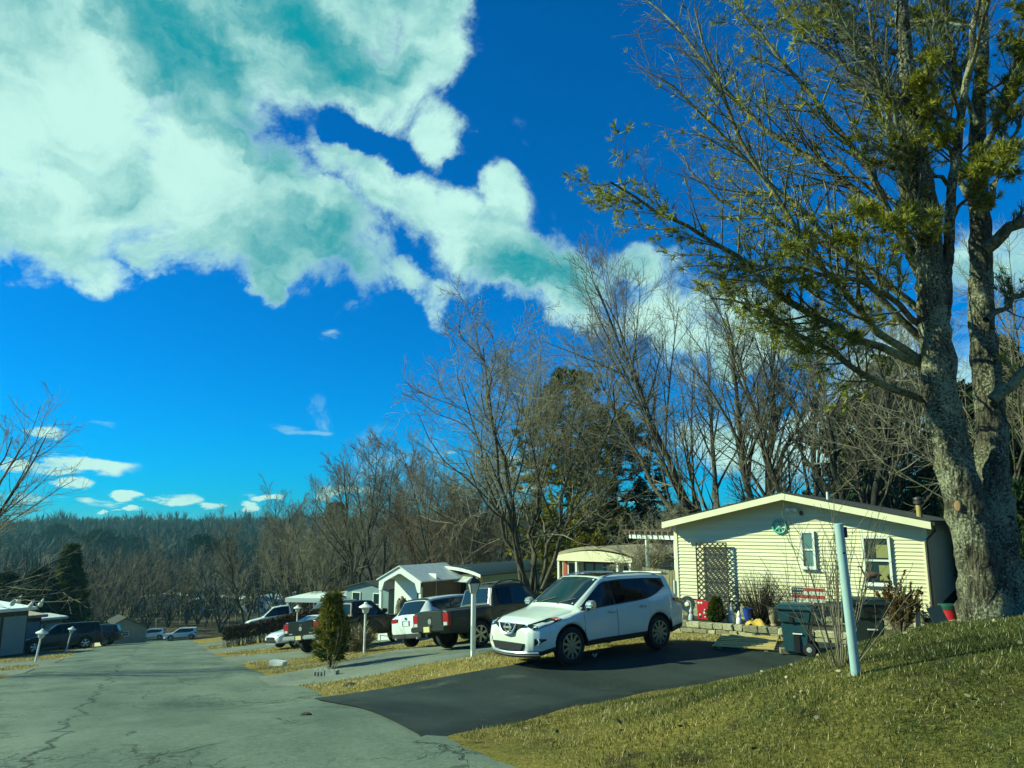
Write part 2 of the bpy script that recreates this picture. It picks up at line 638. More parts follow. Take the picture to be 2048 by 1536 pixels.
mat('paint_grey', (0.020, 0.029, 0.026), 0.4, coat=0.3, spec=0.3)
mat('plastic_dark', (0.014, 0.017, 0.018), 0.6, bump=0.1, bscale=200)
mat('flag_red', (0.36, 0.045, 0.035), 0.8, noise=0.15, nscale=9)
mat('flag_white', (0.55, 0.58, 0.5), 0.8, noise=0.1, nscale=9)
mat('flag_blue', (0.015, 0.04, 0.06), 0.8)
mat('red_plastic', (0.45, 0.012, 0.02), 0.4)
mat('green_plastic', (0.012, 0.07, 0.045), 0.4)
mat('blue_plastic', (0.008, 0.05, 0.30), 0.35)
mat('yellow_cloth', (0.50, 0.33, 0.05), 0.85, noise=0.2, nscale=10)
mat('wreath', (0.10, 0.44, 0.34), 0.6, noise=0.4, nscale=12)
mat('rust', (0.09, 0.05, 0.035), 0.7)
mat('stove_tan', (0.34, 0.27, 0.09), 0.5)
mat('terracotta', (0.30, 0.25, 0.15), 0.85, noise=0.2, nscale=7)
mat('grey_cast', (0.35, 0.42, 0.42), 0.8, noise=0.2, nscale=12)
mat('cut_wood', (0.22, 0.13, 0.065), 0.85, noise=0.2, nscale=9)
mat('soil', (0.05, 0.042, 0.026), 0.95, noise=0.4, nscale=9, bump=0.6, bscale=25)


def bark(name, c1, c2, scale=3.0, vs=0.28, bump=0.9, lich=None, dist=0.03):
    m_ = bpy.data.materials.new(name)
    m_.use_nodes = True
    T = m_.node_tree
    b = T.nodes['Principled BSDF']
    b.inputs['Roughness'].default_value = 0.95
    b.inputs['Specular IOR Level'].default_value = 0.15
    tc = nd(T, 'ShaderNodeTexCoord')
    mp = nd(T, 'ShaderNodeMapping')
    mp.inputs['Scale'].default_value = (1, 1, vs)
    T.links.new(tc.outputs['Object'], mp.inputs[0])
    v = nd(T, 'ShaderNodeTexVoronoi')
    v.inputs['Scale'].default_value = scale * 4
    T.links.new(mp.outputs[0], v.inputs['Vector'])
    n = nd(T, 'ShaderNodeTexNoise')
    n.inputs['Scale'].default_value = scale * 3
    n.inputs['Detail'].default_value = 8
    n.inputs['Roughness'].default_value = 0.7
    T.links.new(mp.outputs[0], n.inputs['Vector'])
    r = nd(T, 'ShaderNodeValToRGB')
    r.color_ramp.elements[0].color = (*c1, 1)
    r.color_ramp.elements[0].position = 0.38
    r.color_ramp.elements[1].color = (*c2, 1)
    r.color_ramp.elements[1].position = 0.64
    T.links.new(n.outputs['Fac'], r.inputs[0])
    col = r.outputs[0]
    if lich:
        n2 = nd(T, 'ShaderNodeTexNoise')
        n2.inputs['Scale'].default_value = scale * 5.0
        n2.inputs['Detail'].default_value = 10
        n2.inputs['Roughness'].default_value = 0.75
        T.links.new(tc.outputs['Object'], n2.inputs['Vector'])
        mr = nd(T, 'ShaderNodeMapRange')
        mr.inputs[1].default_value = 0.50
        mr.inputs[2].default_value = 0.58
        n3 = nd(T, 'ShaderNodeTexNoise')
        n3.inputs['Scale'].default_value = 1.7
        n3.inputs['Detail'].default_value = 5
        T.links.new(tc.outputs['Object'], n3.inputs['Vector'])
        ma = nd(T, 'ShaderNodeMath', operation='MULTIPLY_ADD')
        T.links.new(n3.outputs['Fac'], ma.inputs[0])
        ma.inputs[1].default_value = 0.55
        T.links.new(n2.outputs['Fac'], ma.inputs[2])
        mb_ = nd(T, 'ShaderNodeMath', operation='SUBTRACT')
        T.links.new(ma.outputs[0], mb_.inputs[0])
        mb_.inputs[1].default_value = 0.275
        T.links.new(mb_.outputs[0], mr.inputs[0])
        mx = nd(T, 'ShaderNodeMix', data_type='RGBA')
        T.links.new(mr.outputs[0], mx.inputs[0])
        T.links.new(col, mx.inputs[6])
        mx.inputs[7].default_value = (*lich, 1)
        col = mx.outputs[2]
    T.links.new(col, b.inputs['Base Color'])
    ad = nd(T, 'ShaderNodeMath', operation='MULTIPLY_ADD')
    T.links.new(v.outputs['Distance'], ad.inputs[0])
    ad.inputs[1].default_value = 0.6
    T.links.new(n.outputs['Fac'], ad.inputs[2])
    bp = nd(T, 'ShaderNodeBump')
    bp.inputs['Strength'].default_value = bump
    bp.inputs['Distance'].default_value = dist
    T.links.new(ad.outputs[0], bp.inputs['Height'])
    T.links.new(bp.outputs[0], b.inputs['Normal'])
    M[name] = m_


bark('bark_pine', (0.018, 0.017, 0.013), (0.15, 0.135, 0.095), 6.0, 0.22, 1.0, lich=(0.30, 0.315, 0.21), dist=0.06)
bark('bark_limb', (0.045, 0.042, 0.03), (0.17, 0.16, 0.10), 5.0, 0.5, 0.5, lich=(0.22, 0.24, 0.14))
bark('bark_grey', (0.045, 0.042, 0.032), (0.12, 0.11, 0.08), 4.0, 0.3, 0.6)
bark('bark_dark', (0.02, 0.02, 0.016), (0.07, 0.065, 0.05), 4.0, 0.3, 0.6)
mat('twig', (0.15, 0.135, 0.09), 0.9, noise=0.25, nscale=2)
mat('twig_pale', (0.23, 0.21, 0.135), 0.85, noise=0.25, nscale=2)
mat('twig_red', (0.17, 0.13, 0.082), 0.9, noise=0.2, nscale=2)
mat_attr('needles_pine', [(0.0, (0.018, 0.042, 0.012)), (0.4, (0.07, 0.10, 0.018)), (0.75, (0.25, 0.255, 0.03)), (1.0, (0.44, 0.42, 0.05))], 0.7, transl=0.3)
mat_attr('needles_dark', [(0.0, (0.008, 0.022, 0.012)), (0.6, (0.022, 0.05, 0.018)), (1.0, (0.09, 0.10, 0.02))], 0.8, transl=0.15)
mat_attr('needles_gold', [(0.0, (0.012, 0.03, 0.012)), (0.5, (0.09, 0.105, 0.018)), (1.0, (0.30, 0.25, 0.03))], 0.8, transl=0.25)
mat_attr('needles_arb', [(0.0, (0.008, 0.030, 0.012)), (0.5, (0.05, 0.085, 0.014)), (1.0, (0.28, 0.22, 0.022))], 0.75, transl=0.25)
mat_attr('needles_brown', [(0.0, (0.03, 0.025, 0.015)), (0.5, (0.085, 0.065, 0.035)), (1.0, (0.17, 0.12, 0.06))], 0.85)
mat_attr('needles_rust', [(0.0, (0.03, 0.02, 0.008)), (0.5, (0.13, 0.075, 0.015)), (1.0, (0.28, 0.15, 0.025))], 0.8, transl=0.2)
mat_attr('yellow_leaf', [(0.0, (0.06, 0.07, 0.01)), (1.0, (0.36, 0.30, 0.03))], 0.75, transl=0.3)
mat_attr('grass_blade', [(0.0, (0.022, 0.038, 0.009)), (0.40, (0.06, 0.085, 0.016)), (0.66, (0.19, 0.175, 0.046)), (0.86, (0.40, 0.33, 0.11)), (1.0, (0.62, 0.56, 0.33))], 0.8, transl=0.2)
mat_attr('wood_mass', [(0.0, (0.016, 0.026, 0.023)), (0.55, (0.050, 0.056, 0.046)), (1.0, (0.12, 0.115, 0.088))], 0.95)
mat_attr('hedge_twig', [(0.0, (0.03, 0.022, 0.016)), (0.5, (0.075, 0.052, 0.036)), (1.0, (0.16, 0.12, 0.075))], 0.9)
mat_attr('straw', [(0.0, (0.10, 0.09, 0.04)), (1.0, (0.42, 0.36, 0.22))], 0.85)

# ------------------------------------------------------------------ terrain
ROAD_AZ = R(-24.4)
UT = np.array([math.sin(ROAD_AZ), math.cos(ROAD_AZ)])
UN = np.array([math.cos(ROAD_AZ), -math.sin(ROAD_AZ)])


def ts2xy(t, s):
    return np.asarray(t)[..., None] * UT + np.asarray(s)[..., None] * UN


def xy2ts(x, y):
    return x * UT[0] + y * UT[1], x * UN[0] + y * UN[1]


ROAD_T = [-60, -40, -20, 0, 10, 20, 33, 50, 60, 75, 95, 118, 140, 170, 220, 260]
ROAD_Z = [4.2, 2.4, 0.45, -1.55, -2.65, -4.0, -5.6, -7.75, -9.0, -10.85, -13.9, -17.2, -17.8, -18.2, -18.5, -18.5]
SL, SR = -4.3, 3.05      # road edges
ctrl = []
for t_, z_ in zip(ROAD_T, ROAD_Z):
    cs = 0.12 if 12 < t_ < 65 else 0.0
    ctrl += [(t_, -4.4, z_ + cs), (t_, -0.6, z_ + 0.03), (t_, 3.1, z_ - cs)]
for t_ in (5, 15, 27, 41, 55, 67):
    z_ = float(np.interp(t_, ROAD_T, ROAD_Z))
    cs = 0.12 if 12 < t_ < 65 else 0.0
    ctrl += [(t_, -4.4, z_ + cs), (t_, 3.1, z_ - cs)]
ctrl += [
    # mound beside the camera
    (5, 5.8, -1.46), (7, 10.3, -1.33), (3.2, 5.2, -1.62), (0, 4.6, -1.3), (0, 8, -0.7), (3, 8.6, -1.0), (4.5, 13, -0.95), (-10, 6, -0.3), (-20, 10, 0.9),
    (0, 20, -0.5), (6.2, 4.2, -2.05), (7.2, 6.6, -1.86), (9.4, 13.2, -1.85), (8.5, 8.6, -2.02), (8.2, 16.5, -1.5), (11.5, 21, -2.4), (4, 26, -0.8),
    # driveway of the yellow house and its lot
    (8.4, 3.2, -2.48), (9.3, 4.35, -2.65), (10.3, 5.9, -2.80), (10.7, 7.15, -2.87), (11.1, 8.7, -2.90), (11.45, 10.35, -2.94), (11.65, 12.1, -2.95), (14, 7.65, -3.05), (14.7, 10.3, -3.0), (14.8, 6.4, -3.1),
    (12.9, 12.8, -2.95), (16, 13.1, -3.08), (12.5, 16.9, -3.0), (18.3, 13.1, -3.15), (20, 16, -3.2), (25, 22, -3.6), (16, 26, -2.9), (18.2, 7.1, -3.45),
    # second and third drives
    (19.5, 6.7, -3.68), (20.5, 10, -3.68), (24.3, 7.0, -4.32), (25.5, 10.5, -4.35), (33.8, 5.3, -5.77), (36.3, 9.5, -5.9), (28.6, 6.7, -4.98),
    (41, 11.5, -6.4), (45, 25, -6.3), (55, 15, -7.6), (31, 18.4, -4.5), (35, 32, -4.6), (52, 4.2, -8.2), (50.8, 9, -7.25), (62, 8, -8.6), (66, 14, -8.8),
    (75, 12, -10.2), (90, 10, -12.9), (118, 15, -16.6), (118, 40, -15.5), (80, 40, -10), (60, 50, -8), (45, 60, -6.5), (20, 60, -3), (0, 60, -1), (-40, 60, 3), (-40, 20, 2.6),
    # left side
    (20, -7, -4.0), (40, -6, -6.4), (59, -6.8, -8.95), (75, -6.9, -11.0), (40, -14, -6.8), (60, -16, -9.2), (80, -15, -11.8), (95, -10, -14.0), (118, -15, -17.0), (118, -40, -17.2),
    (60, -45, -9.8), (30, -40, -6.2), (0, -40, -2.5), (0, -7, -1.6), (0, -15, -1.9), (20, -16, -4.3), (-40, -20, 2.2), (-40, -60, 2.0),
    (170, 60, -17), (170, -60, -18), (220, 100, -18), (220, -100, -18.5), (80, 110, -9), (0, 110, 0), (80, -110, -12), (0, -110, -3),
]
ctrl = np.array(ctrl, float)
ctrl[:, 2] *= 0.945


def tps_fit(c):
    p = c[:, :2] / 20.0
    n = len(p)
    d = np.linalg.norm(p[:, None] - p[None], axis=2)
    K = d            # linear kernel: no overshoot
    K = np.sqrt(d * d + 0.01)
    A = np.zeros((n + 3, n + 3))
    A[:n, :n] = K + 1e-6 * np.eye(n)
    A[:n, n] = 1
    A[:n, n + 1:] = p
    A[n, :n] = 1
    A[n + 1:, :n] = p.T
    b = np.zeros(n + 3)
    b[:n] = c[:, 2]
    return np.linalg.solve(A, b)


TPS = tps_fit(ctrl)


def sstep(a, b, x):
    q = np.clip((x - a) / (b - a), 0, 1)
    return q * q * (3 - 2 * q)


def H(x, y):
    """ground height (world z) at x, y"""
    x = np.atleast_1d(np.asarray(x, float))
    y = np.atleast_1d(np.asarray(y, float))
    sh = x.shape
    x = x.ravel()
    y = y.ravel()
    t, s = xy2ts(x, y)
    tc = np.clip(t, -60, 250) / 20.0
    sc_ = np.clip(s, -110, 110) / 20.0
    p = ctrl[:, :2] / 20.0
    n = len(p)
    z = np.empty_like(x)
    for i in range(0, len(x), 20000):
        q = np.stack([tc[i:i + 20000], sc_[i:i + 20000]], 1)
        d = np.sqrt(((q[:, None] - p[None]) ** 2).sum(2) + 0.01)
        z[i:i + 20000] = d @ TPS[:n] + TPS[n] + q @ TPS[n + 1:]
    r = np.hypot(x, y)
    # the valley and the wooded hillside across it
    rise = sstep(230, 640, y)
    hill = -18.5 + rise * (12.5 + 3.2 * np.sin(x * 0.006 + 1) + 1.6 * np.sin(x * 0.017) + 1.0 * np.sin(x * 0.043 + 2)) + sstep(700, 1500, y) * 6 + 1.2 * np.sin(x * 0.03 + y * 0.02) * rise
    side = sstep(60, 260, x) * 16 * (1 - sstep(200, 600, y))
    hill = hill + side
    far = np.where(y > 0, hill, np.clip(-1.55 - 0.06 * y, -4, 8))
    w = sstep(150, 250, r)
    z = z * (1 - w) + far * w + EYE
    return z.reshape(sh)


def h1(x, y):
    return float(H(x, y)[0])


def ground_px(px, py, lo=2.0, hi=400.0):
    """where the view ray through a photo pixel first meets the ground"""
    v = pix_dir(px, py)
    v = v / v[1]
    ds = np.concatenate([np.arange(lo, 60, 0.05), np.arange(60, hi, 0.5)])
    z = EYE + v[2] * ds
    g = H(v[0] * ds, ds)
    k = np.argmax(z < g)
    d = ds[k]
    return np.array([v[0] * d, d, g[k]])


def ts_axis():
    a = [np.arange(-3.0, 60, 0.4), np.arange(60, 132, 0.9), 132 * 1.07 ** np.arange(0, 36)]
    t = np.concatenate([-3 - 1.6 * 1.22 ** np.arange(0, 32)[::-1] + 0.0] + a)
    s_pos = np.concatenate([np.arange(0, 22, 0.4), 22 * 1.1 ** np.arange(0, 44)])
    s_neg = -np.concatenate([np.arange(0.4, 14, 0.4), 14 * 1.1 ** np.arange(0, 49)])[::-1]
    return np.unique(t), np.concatenate([s_neg, s_pos])


def build_ground():
    ta, sa = ts_axis()
    tg, sg = np.meshgrid(ta, sa, indexing='ij')
    xy = ts2xy(tg, sg)
    x, y = xy[..., 0], xy[..., 1]
    z = H(x, y)
    near = (np.hypot(x, y) < 80)
    z = z + np.where(near & ((sg < SL - 0.5) | (sg > SR + 0.5)), 0.025 * np.sin(x * 1.7 + 1.3 * np.sin(y)) * np.sin(y * 1.3 + 0.7), 0)
    nt, ns = tg.shape
    V = np.stack([x, y, z], -1).reshape(-1, 3)
    idx = np.arange(nt * ns).reshape(nt, ns)
    F = np.stack([idx[:-1, :-1], idx[:-1, 1:], idx[1:, 1:], idx[1:, :-1]], -1).reshape(-1, 4)
    # share of dry straw: verges along the drives are golden, the mound by the camera greener
    mound = np.exp(-(((tg - 4.5) / 5.5) ** 2 + ((sg - 9.5) / 7.5) ** 2))
    dry = np.clip(0.85 - 0.75 * mound, 0, 1)
    wood = sstep(75, 130, np.hypot(x, y)) + sstep(20, 34, sg) * sstep(12, 30, tg) + sstep(-16, -30, sg)
    o = mesh_np('ground', V, F, 'ground', smooth=True, attr={'dry': ('POINT', dry.ravel()), 'wood': ('POINT', np.clip(wood, 0, 1).ravel())})
    tag(o, kind='structure')


def ground_material():
    m_ = bpy.data.materials.new('ground')
    m_.use_nodes = True
    T = m_.node_tree
    L = T.links.new
    b = T.nodes['Principled BSDF']
    b.inputs['Roughness'].default_value = 0.95
    b.inputs['Specular IOR Level'].default_value = 0.1
    tc = nd(T, 'ShaderNodeTexCoord')

    def noise(s, d=8, r=0.65):
        n = nd(T, 'ShaderNodeTexNoise')
        n.inputs['Scale'].default_value = s
        n.inputs['Detail'].default_value = d
        n.inputs['Roughness'].default_value = r
        L(tc.outputs['Object'], n.inputs['Vector'])
        return n.outputs['Fac']

    def ramp(f, stops):
        r = nd(T, 'ShaderNodeValToRGB')
        while len(r.color_ramp.elements) < len(stops):
            r.color_ramp.elements.new(0.5)
        for e, (p, c) in zip(r.color_ramp.elements, stops):
            e.position = p
            e.color = (*c, 1)
        L(f, r.inputs[0])
        return r.outputs[0]

    def mix(f, a, c):
        n = nd(T, 'ShaderNodeMix', data_type='RGBA')
        L(f, n.inputs[0])
        L(a, n.inputs[6])
        L(c, n.inputs[7])
        return n.outputs[2]

    def attr(nm):
        n = nd(T, 'ShaderNodeAttribute')
        n.attribute_name = nm
        return n.outputs['Fac']

    n1 = noise(24, 8, 0.75)
    green = ramp(n1, [(0.32, (0.020, 0.028, 0.008)), (0.52, (0.065, 0.08, 0.018)), (0.70, (0.20, 0.19, 0.07))])
    gold = ramp(n1, [(0.30, (0.075, 0.06, 0.014)), (0.50, (0.23, 0.175, 0.038)), (0.72, (0.42, 0.33, 0.10))])
    big = noise(0.7, 4)
    ad = nd(T, 'ShaderNodeMath', operation='MULTIPLY_ADD')
    L(big, ad.inputs[0])
    ad.inputs[1].default_value = 1.1
    L(attr('dry'), ad.inputs[2])
    mr = nd(T, 'ShaderNodeMapRange')
    mr.inputs[1].default_value = 0.65
    mr.inputs[2].default_value = 1.35
    L(ad.outputs[0], mr.inputs[0])
    turf = mix(mr.outputs[0], green, gold)
    n2 = noise(1.2, 8, 0.7)
    litter = ramp(n2, [(0.35, (0.045, 0.038, 0.024)), (0.55, (0.085, 0.072, 0.042)), (0.72, (0.15, 0.125, 0.07))])
    soil = ramp(noise(6, 8, 0.7), [(0.3, (0.03, 0.022, 0.010)), (0.7, (0.085, 0.06, 0.03))])
    bare = nd(T, 'ShaderNodeMapRange')
    bare.inputs[1].default_value = 0.57
    bare.inputs[2].default_value = 0.66
    L(noise(1.6, 7, 0.65), bare.inputs[0])
    turf = mix(bare.outputs[0], turf, soil)
    L(mix(attr('wood'), turf, litter), b.inputs['Base Color'])
    bp = nd(T, 'ShaderNodeBump')
    bp.inputs['Strength'].default_value = 0.6
    bp.inputs['Distance'].default_value = 0.03
    L(noise(40, 4), bp.inputs['Height'])
    L(bp.outputs[0], b.inputs['Normal'])
    M['ground'] = m_


def asphalt(name, c_lo, c_hi, cracks=True, stains=None, rough=0.9, crackcol=0.25):
    m_ = bpy.data.materials.new(name)
    m_.use_nodes = True
    T = m_.node_tree
    L = T.links.new
    b = T.nodes['Principled BSDF']
    b.inputs['Roughness'].default_value = rough
    b.inputs['Specular IOR Level'].default_value = 0.12
    tc = nd(T, 'ShaderNodeTexCoord')
    rot = nd(T, 'ShaderNodeMapping')
    rot.inputs['Rotation'].default_value = (0, 0, ROAD_AZ)
    L(tc.outputs['Object'], rot.inputs[0])
    V = rot.outputs[0]          # x across the road, y along it

    def noise(s, d=6, r=0.6, vec=None):
        n = nd(T, 'ShaderNodeTexNoise')
        n.inputs['Scale'].default_value = s
        n.inputs['Detail'].default_value = d
        n.inputs['Roughness'].default_value = r
        L(vec if vec else V, n.inputs['Vector'])
        return n

    def m(op, a, bb=None, c=None):
        n = nd(T, 'ShaderNodeMath', operation=op)
        for i, v in enumerate((a, bb, c)):
            if v is None:
                continue
            if isinstance(v, (int, float)):
                n.inputs[i].default_value = v
            else:
                L(v, n.inputs[i])
        return n.outputs[0]

    st = nd(T, 'ShaderNodeMapping')
    st.inputs['Scale'].default_value = (1.0, 0.16, 1)
    L(V, st.inputs[0])
    streak = noise(0.9, 5, 0.6, st.outputs[0])
    patch = noise(0.35, 6, 0.65)
    grit = noise(55, 3, 0.8)
    grit2 = noise(190, 2, 0.8)
    f = m('ADD', m('MULTIPLY', patch.outputs['Fac'], 0.45), m('MULTIPLY', streak.outputs['Fac'], 0.45))
    grit3 = noise(14, 5, 0.75)
    f = m('ADD', f, m('MULTIPLY', grit.outputs['Fac'], 0.42))
    f = m('ADD', f, m('MULTIPLY', grit3.outputs['Fac'], 0.46))
    f = m('ADD', f, m('MULTIPLY', grit2.outputs['Fac'], 0.30))
    mr = nd(T, 'ShaderNodeMapRange')
    mr.inputs[1].default_value = 0.85
    mr.inputs[2].default_value = 1.25
    L(f, mr.inputs[0])
    mx = nd(T, 'ShaderNodeMix', data_type='RGBA')
    L(mr.outputs[0], mx.inputs[0])
    mx.inputs[6].default_value = (*c_lo, 1)
    mx.inputs[7].default_value = (*c_hi, 1)
    col = mx.outputs[2]
    if cracks:
        # wandering cracks: thin lines where warped cells meet
        wn_ = noise(1.3, 5, 0.65)
        sub = nd(T, 'ShaderNodeVectorMath', operation='MULTIPLY_ADD')
        L(wn_.outputs['Color'], sub.inputs[0])
        sub.inputs[1].default_value = (1.1, 1.1, 0)
        L(V, sub.inputs[2])

        def crack(scale, width, stretch, thr):
            mp = nd(T, 'ShaderNodeMapping')
            mp.inputs['Scale'].default_value = stretch
            L(sub.outputs[0], mp.inputs[0])
            vo = nd(T, 'ShaderNodeTexVoronoi', feature='DISTANCE_TO_EDGE')
            vo.inputs['Scale'].default_value = scale
            L(mp.outputs[0], vo.inputs['Vector'])
            c = nd(T, 'ShaderNodeMapRange')
            c.inputs[1].default_value = width
            c.inputs[2].default_value = width * 0.25
            L(vo.outputs['Distance'], c.inputs[0])
            gate = nd(T, 'ShaderNodeMapRange')
            gate.inputs[1].default_value = thr
            gate.inputs[2].default_value = thr + 0.08
            L(noise(0.42, 3).outputs['Fac'], gate.inputs[0])
            return m('MULTIPLY', c.outputs[0], gate.outputs[0])

        ck = m('MAXIMUM', m('MULTIPLY', crack(0.33, 0.006, (1, 0.55, 1), 0.44), 0.8), m('MULTIPLY', crack(2.3, 0.032, (1, 0.8, 1), 0.49), 0.7))
        ck = m('MAXIMUM', ck, m('MULTIPLY', crack(5.5, 0.05, (1, 1, 1), 0.53), 0.65))
        # the long joint near the crown of the road
        sx = nd(T, 'ShaderNodeSeparateXYZ')
        L(V, sx.inputs[0])
        wob = noise(0.5, 6, 0.62)
        wob2 = noise(3.2, 5, 0.7)
        off = m('ADD', m('MULTIPLY', m('SUBTRACT', wob.outputs['Fac'], 0.5), 1.5), m('MULTIPLY', m('SUBTRACT', wob2.outputs['Fac'], 0.5), 0.22))
        dist = m('ABSOLUTE', m('ADD', m('SUBTRACT', sx.outputs[0], JOINT_S), off))
        wide = noise(1.1, 4)
        jr = nd(T, 'ShaderNodeMapRange')
        L(m('MULTIPLY', wide.outputs['Fac'], 0.085), jr.inputs[1])
        jr.inputs[2].default_value = 0.004
        L(dist, jr.inputs[0])
        ck = m('MAXIMUM', ck, m('MULTIPLY', jr.outputs[0], 0.85))
        mk = nd(T, 'ShaderNodeMix', data_type='RGBA')
        L(ck, mk.inputs[0])
        L(col, mk.inputs[6])
        mk.inputs[7].default_value = tuple(c * crackcol for c in c_lo) + (1,)
        col = mk.outputs[2]
        hgt = m('SUBTRACT', m('MULTIPLY', grit.outputs['Fac'], 0.25), ck)
    else:
        hgt = m('MULTIPLY', grit.outputs['Fac'], 0.4)
    if stains:
        n = noise(0.9, 8, 0.7)
        s_ = nd(T, 'ShaderNodeMapRange')
        s_.inputs[1].default_value = 0.58
        s_.inputs[2].default_value = 0.72
        L(n.outputs['Fac'], s_.inputs[0])
        mk = nd(T, 'ShaderNodeMix', data_type='RGBA')
        L(m('MULTIPLY', s_.outputs[0], 0.6), mk.inputs[0])
        L(col, mk.inputs[6])
        mk.inputs[7].default_value = (*stains, 1)
        col = mk.outputs[2]
    L(col, b.inputs['Base Color'])
    bp = nd(T, 'ShaderNodeBump')
    bp.inputs['Strength'].default_value = 0.7
    bp.inputs['Distance'].default_value = 0.012
    L(hgt, bp.inputs['Height'])
    L(bp.outputs[0], b.inputs['Normal'])
    M[name] = m_


JOINT_S = -1.15
ground_material()
asphalt('road', (0.062, 0.092, 0.072), (0.19, 0.242, 0.186), crackcol=0.42)
asphalt('drive_new', (0.010, 0.017, 0.0165), (0.046, 0.064, 0.059), cracks=False, stains=(0.10, 0.115, 0.085), rough=0.85)
asphalt('drive_old', (0.10, 0.125, 0.10), (0.21, 0.245, 0.195), crackcol=0.55)


def sheet(name, mat_, rows, off, kind='structure', jit=0.0):
    """rows: list of (t, s_left, s_right) or explicit quads given as two edge polylines of (t,s)"""
    A, B = rows
    A = np.array(A, float)
    B = np.array(B, float)

    def resample(p, n):
        d = np.concatenate([[0], np.cumsum(np.linalg.norm(np.diff(p, axis=0), axis=1))])
        u = np.linspace(0, d[-1], n)
        return np.stack([np.interp(u, d, p[:, i]) for i in range(2)], 1)
    L_ = max(np.linalg.norm(np.diff(A, axis=0), axis=1).sum(), np.linalg.norm(np.diff(B, axis=0), axis=1).sum())
    n = max(3, int(L_ / 0.35))
    A = resample(A, n)
    B = resample(B, n)
    wd = np.linalg.norm(A - B, axis=1).max()
    k = max(3, int(wd / 0.35))
    if jit > 0:
        for E, sg in ((A, 1), (B, -1)):
            w = np.cumsum(rng.normal(0, 1, n))
            w = np.convolve(rng.normal(0, 1, n + 8), np.ones(9) / 9, 'valid')
            dr = (B - A) if sg > 0 else (A - B)
            dr = dr / np.linalg.norm(dr, axis=1)[:, None]
            E += dr * (w * jit)[:, None]
    u = np.linspace(0, 1, k)
    G = A[:, None] * (1 - u[None, :, None]) + B[:, None] * u[None, :, None]
    xy = ts2xy(G[..., 0], G[..., 1])
    z = H(xy[..., 0], xy[..., 1]) + off
    z[:, 0] -= off + 0.02
    z[:, -1] -= off + 0.02
    V = np.concatenate([xy, z[..., None]], -1).reshape(-1, 3)
    idx = np.arange(n * k).reshape(n, k)
    F = np.stack([idx[:-1, :-1], idx[1:, :-1], idx[1:, 1:], idx[:-1, 1:]], -1).reshape(-1, 4)
    o = mesh_np(name, V, F, mat_, smooth=True)
    tag(o, kind=kind)
    return o


build_ground()
RT = np.arange(-25, 128, 0.5)
sheet('road', 'road', ([(t, SL) for t in RT], [(t, SR + 0.25 * math.exp(-((t - 12) / 6) ** 2)) for t in RT]), 0.035, jit=0.25)
DRIVES = [
    ('driveway', 'drive_new', [(8.15, 2.7), (8.8, 3.5), (9.35, 4.35), (10.3, 5.9), (10.75, 7.15), (11.1, 8.7), (11.45, 10.35), (11.7, 12.1), (12.0, 15.2)], [(15.5, 2.8), (15.1, 4.2), (14.9, 6.4), (15.6, 8.6), (16.0, 10.6), (15.4, 12.2), (14.6, 14.6)], 0.052),
    ('driveway', 'drive_old', [(19.6, 2.55), (18.2, 4.8), (18.6, 7.0), (19.3, 10.5), (21, 15)], [(22.4, 2.55), (23.6, 5.0), (25.9, 7.4), (27.5, 11), (29, 14)], 0.052),
    ('driveway', 'drive_old', [(31.6, 2.55), (31.0, 5.2), (32.3, 8.4), (34.5, 13)], [(36.6, 2.55), (36.8, 5.6), (39, 10), (41, 14)], 0.052),
    ('driveway', 'drive_old', [(43.0, 2.55), (43.5, 6), (45, 12)], [(46.5, 2.55), (47, 6), (48, 12)], 0.052),
    ('driveway', 'drive_old', [(56, 2.55), (57, 6), (58, 14)], [(62, 2.55), (63, 6), (65, 14)], 0.052),
    ('driveway', 'drive_old', [(29.5, -3.8), (30.5, -8), (32, -18)], [(32.6, -3.8), (33.4, -8), (35, -18)], 0.052),
    ('driveway', 'drive_old', [(37.5, -3.8), (39, -8), (41, -18)], [(42.0, -3.8), (43.5, -8), (45, -18)], 0.052),
    ('driveway', 'drive_old', [(54, -3.8), (55.5, -6.5), (58, -16)], [(64, -3.8), (66, -6.5), (69, -16)], 0.052),
]
for nm, mt, A_, B_, off_ in DRIVES:
    sheet(nm, mt, (A_, B_), off_, jit=0.12)


def in_drive(t, s):
    """bool mask: is (t,s) on road or a drive (used to keep grass off them)"""
    m_ = (s > SL + 0.05) & (s < SR + 0.1)
    for nm, mt, A_, B_, off_ in DRIVES:
        poly = np.array(A_ + B_[::-1])
        ins = np.zeros(t.shape, bool)
        j = len(poly) - 1
        for i in range(len(poly)):
            ti, si = poly[i]
            tj, sj = poly[j]
            cond = ((si > s) != (sj > s)) & (t < (tj - ti) * (s - si) / (sj - si + 1e-12) + ti)
            ins ^= cond
            j = i
        m_ |= ins
    return m_


def build_haze():
    m_ = bpy.data.materials.new('haze')
    m_.use_nodes = True
    T = m_.node_tree
    T.nodes.clear()
    out = nd(T, 'ShaderNodeOutputMaterial')
    v = nd(T, 'ShaderNodeVolumePrincipled')
    v.inputs['Color'].default_value = (0.30, 0.80, 0.95, 1)
    v.inputs['Density'].default_value = HAZE_DENSITY
    v.inputs['Anisotropy'].default_value = 0.2
    T.links.new(v.outputs[0], out.inputs['Volume'])
    M['haze'] = m_
    o = MB().box(-1900, 1900, -1300, 1900, -21.5, 19.0).build('haze', 'haze', None)
    tag(o, 'thin blue air between the road and the far hillside', 'haze', None, 'stuff')


HAZE_DENSITY = 0.00022
build_haze()

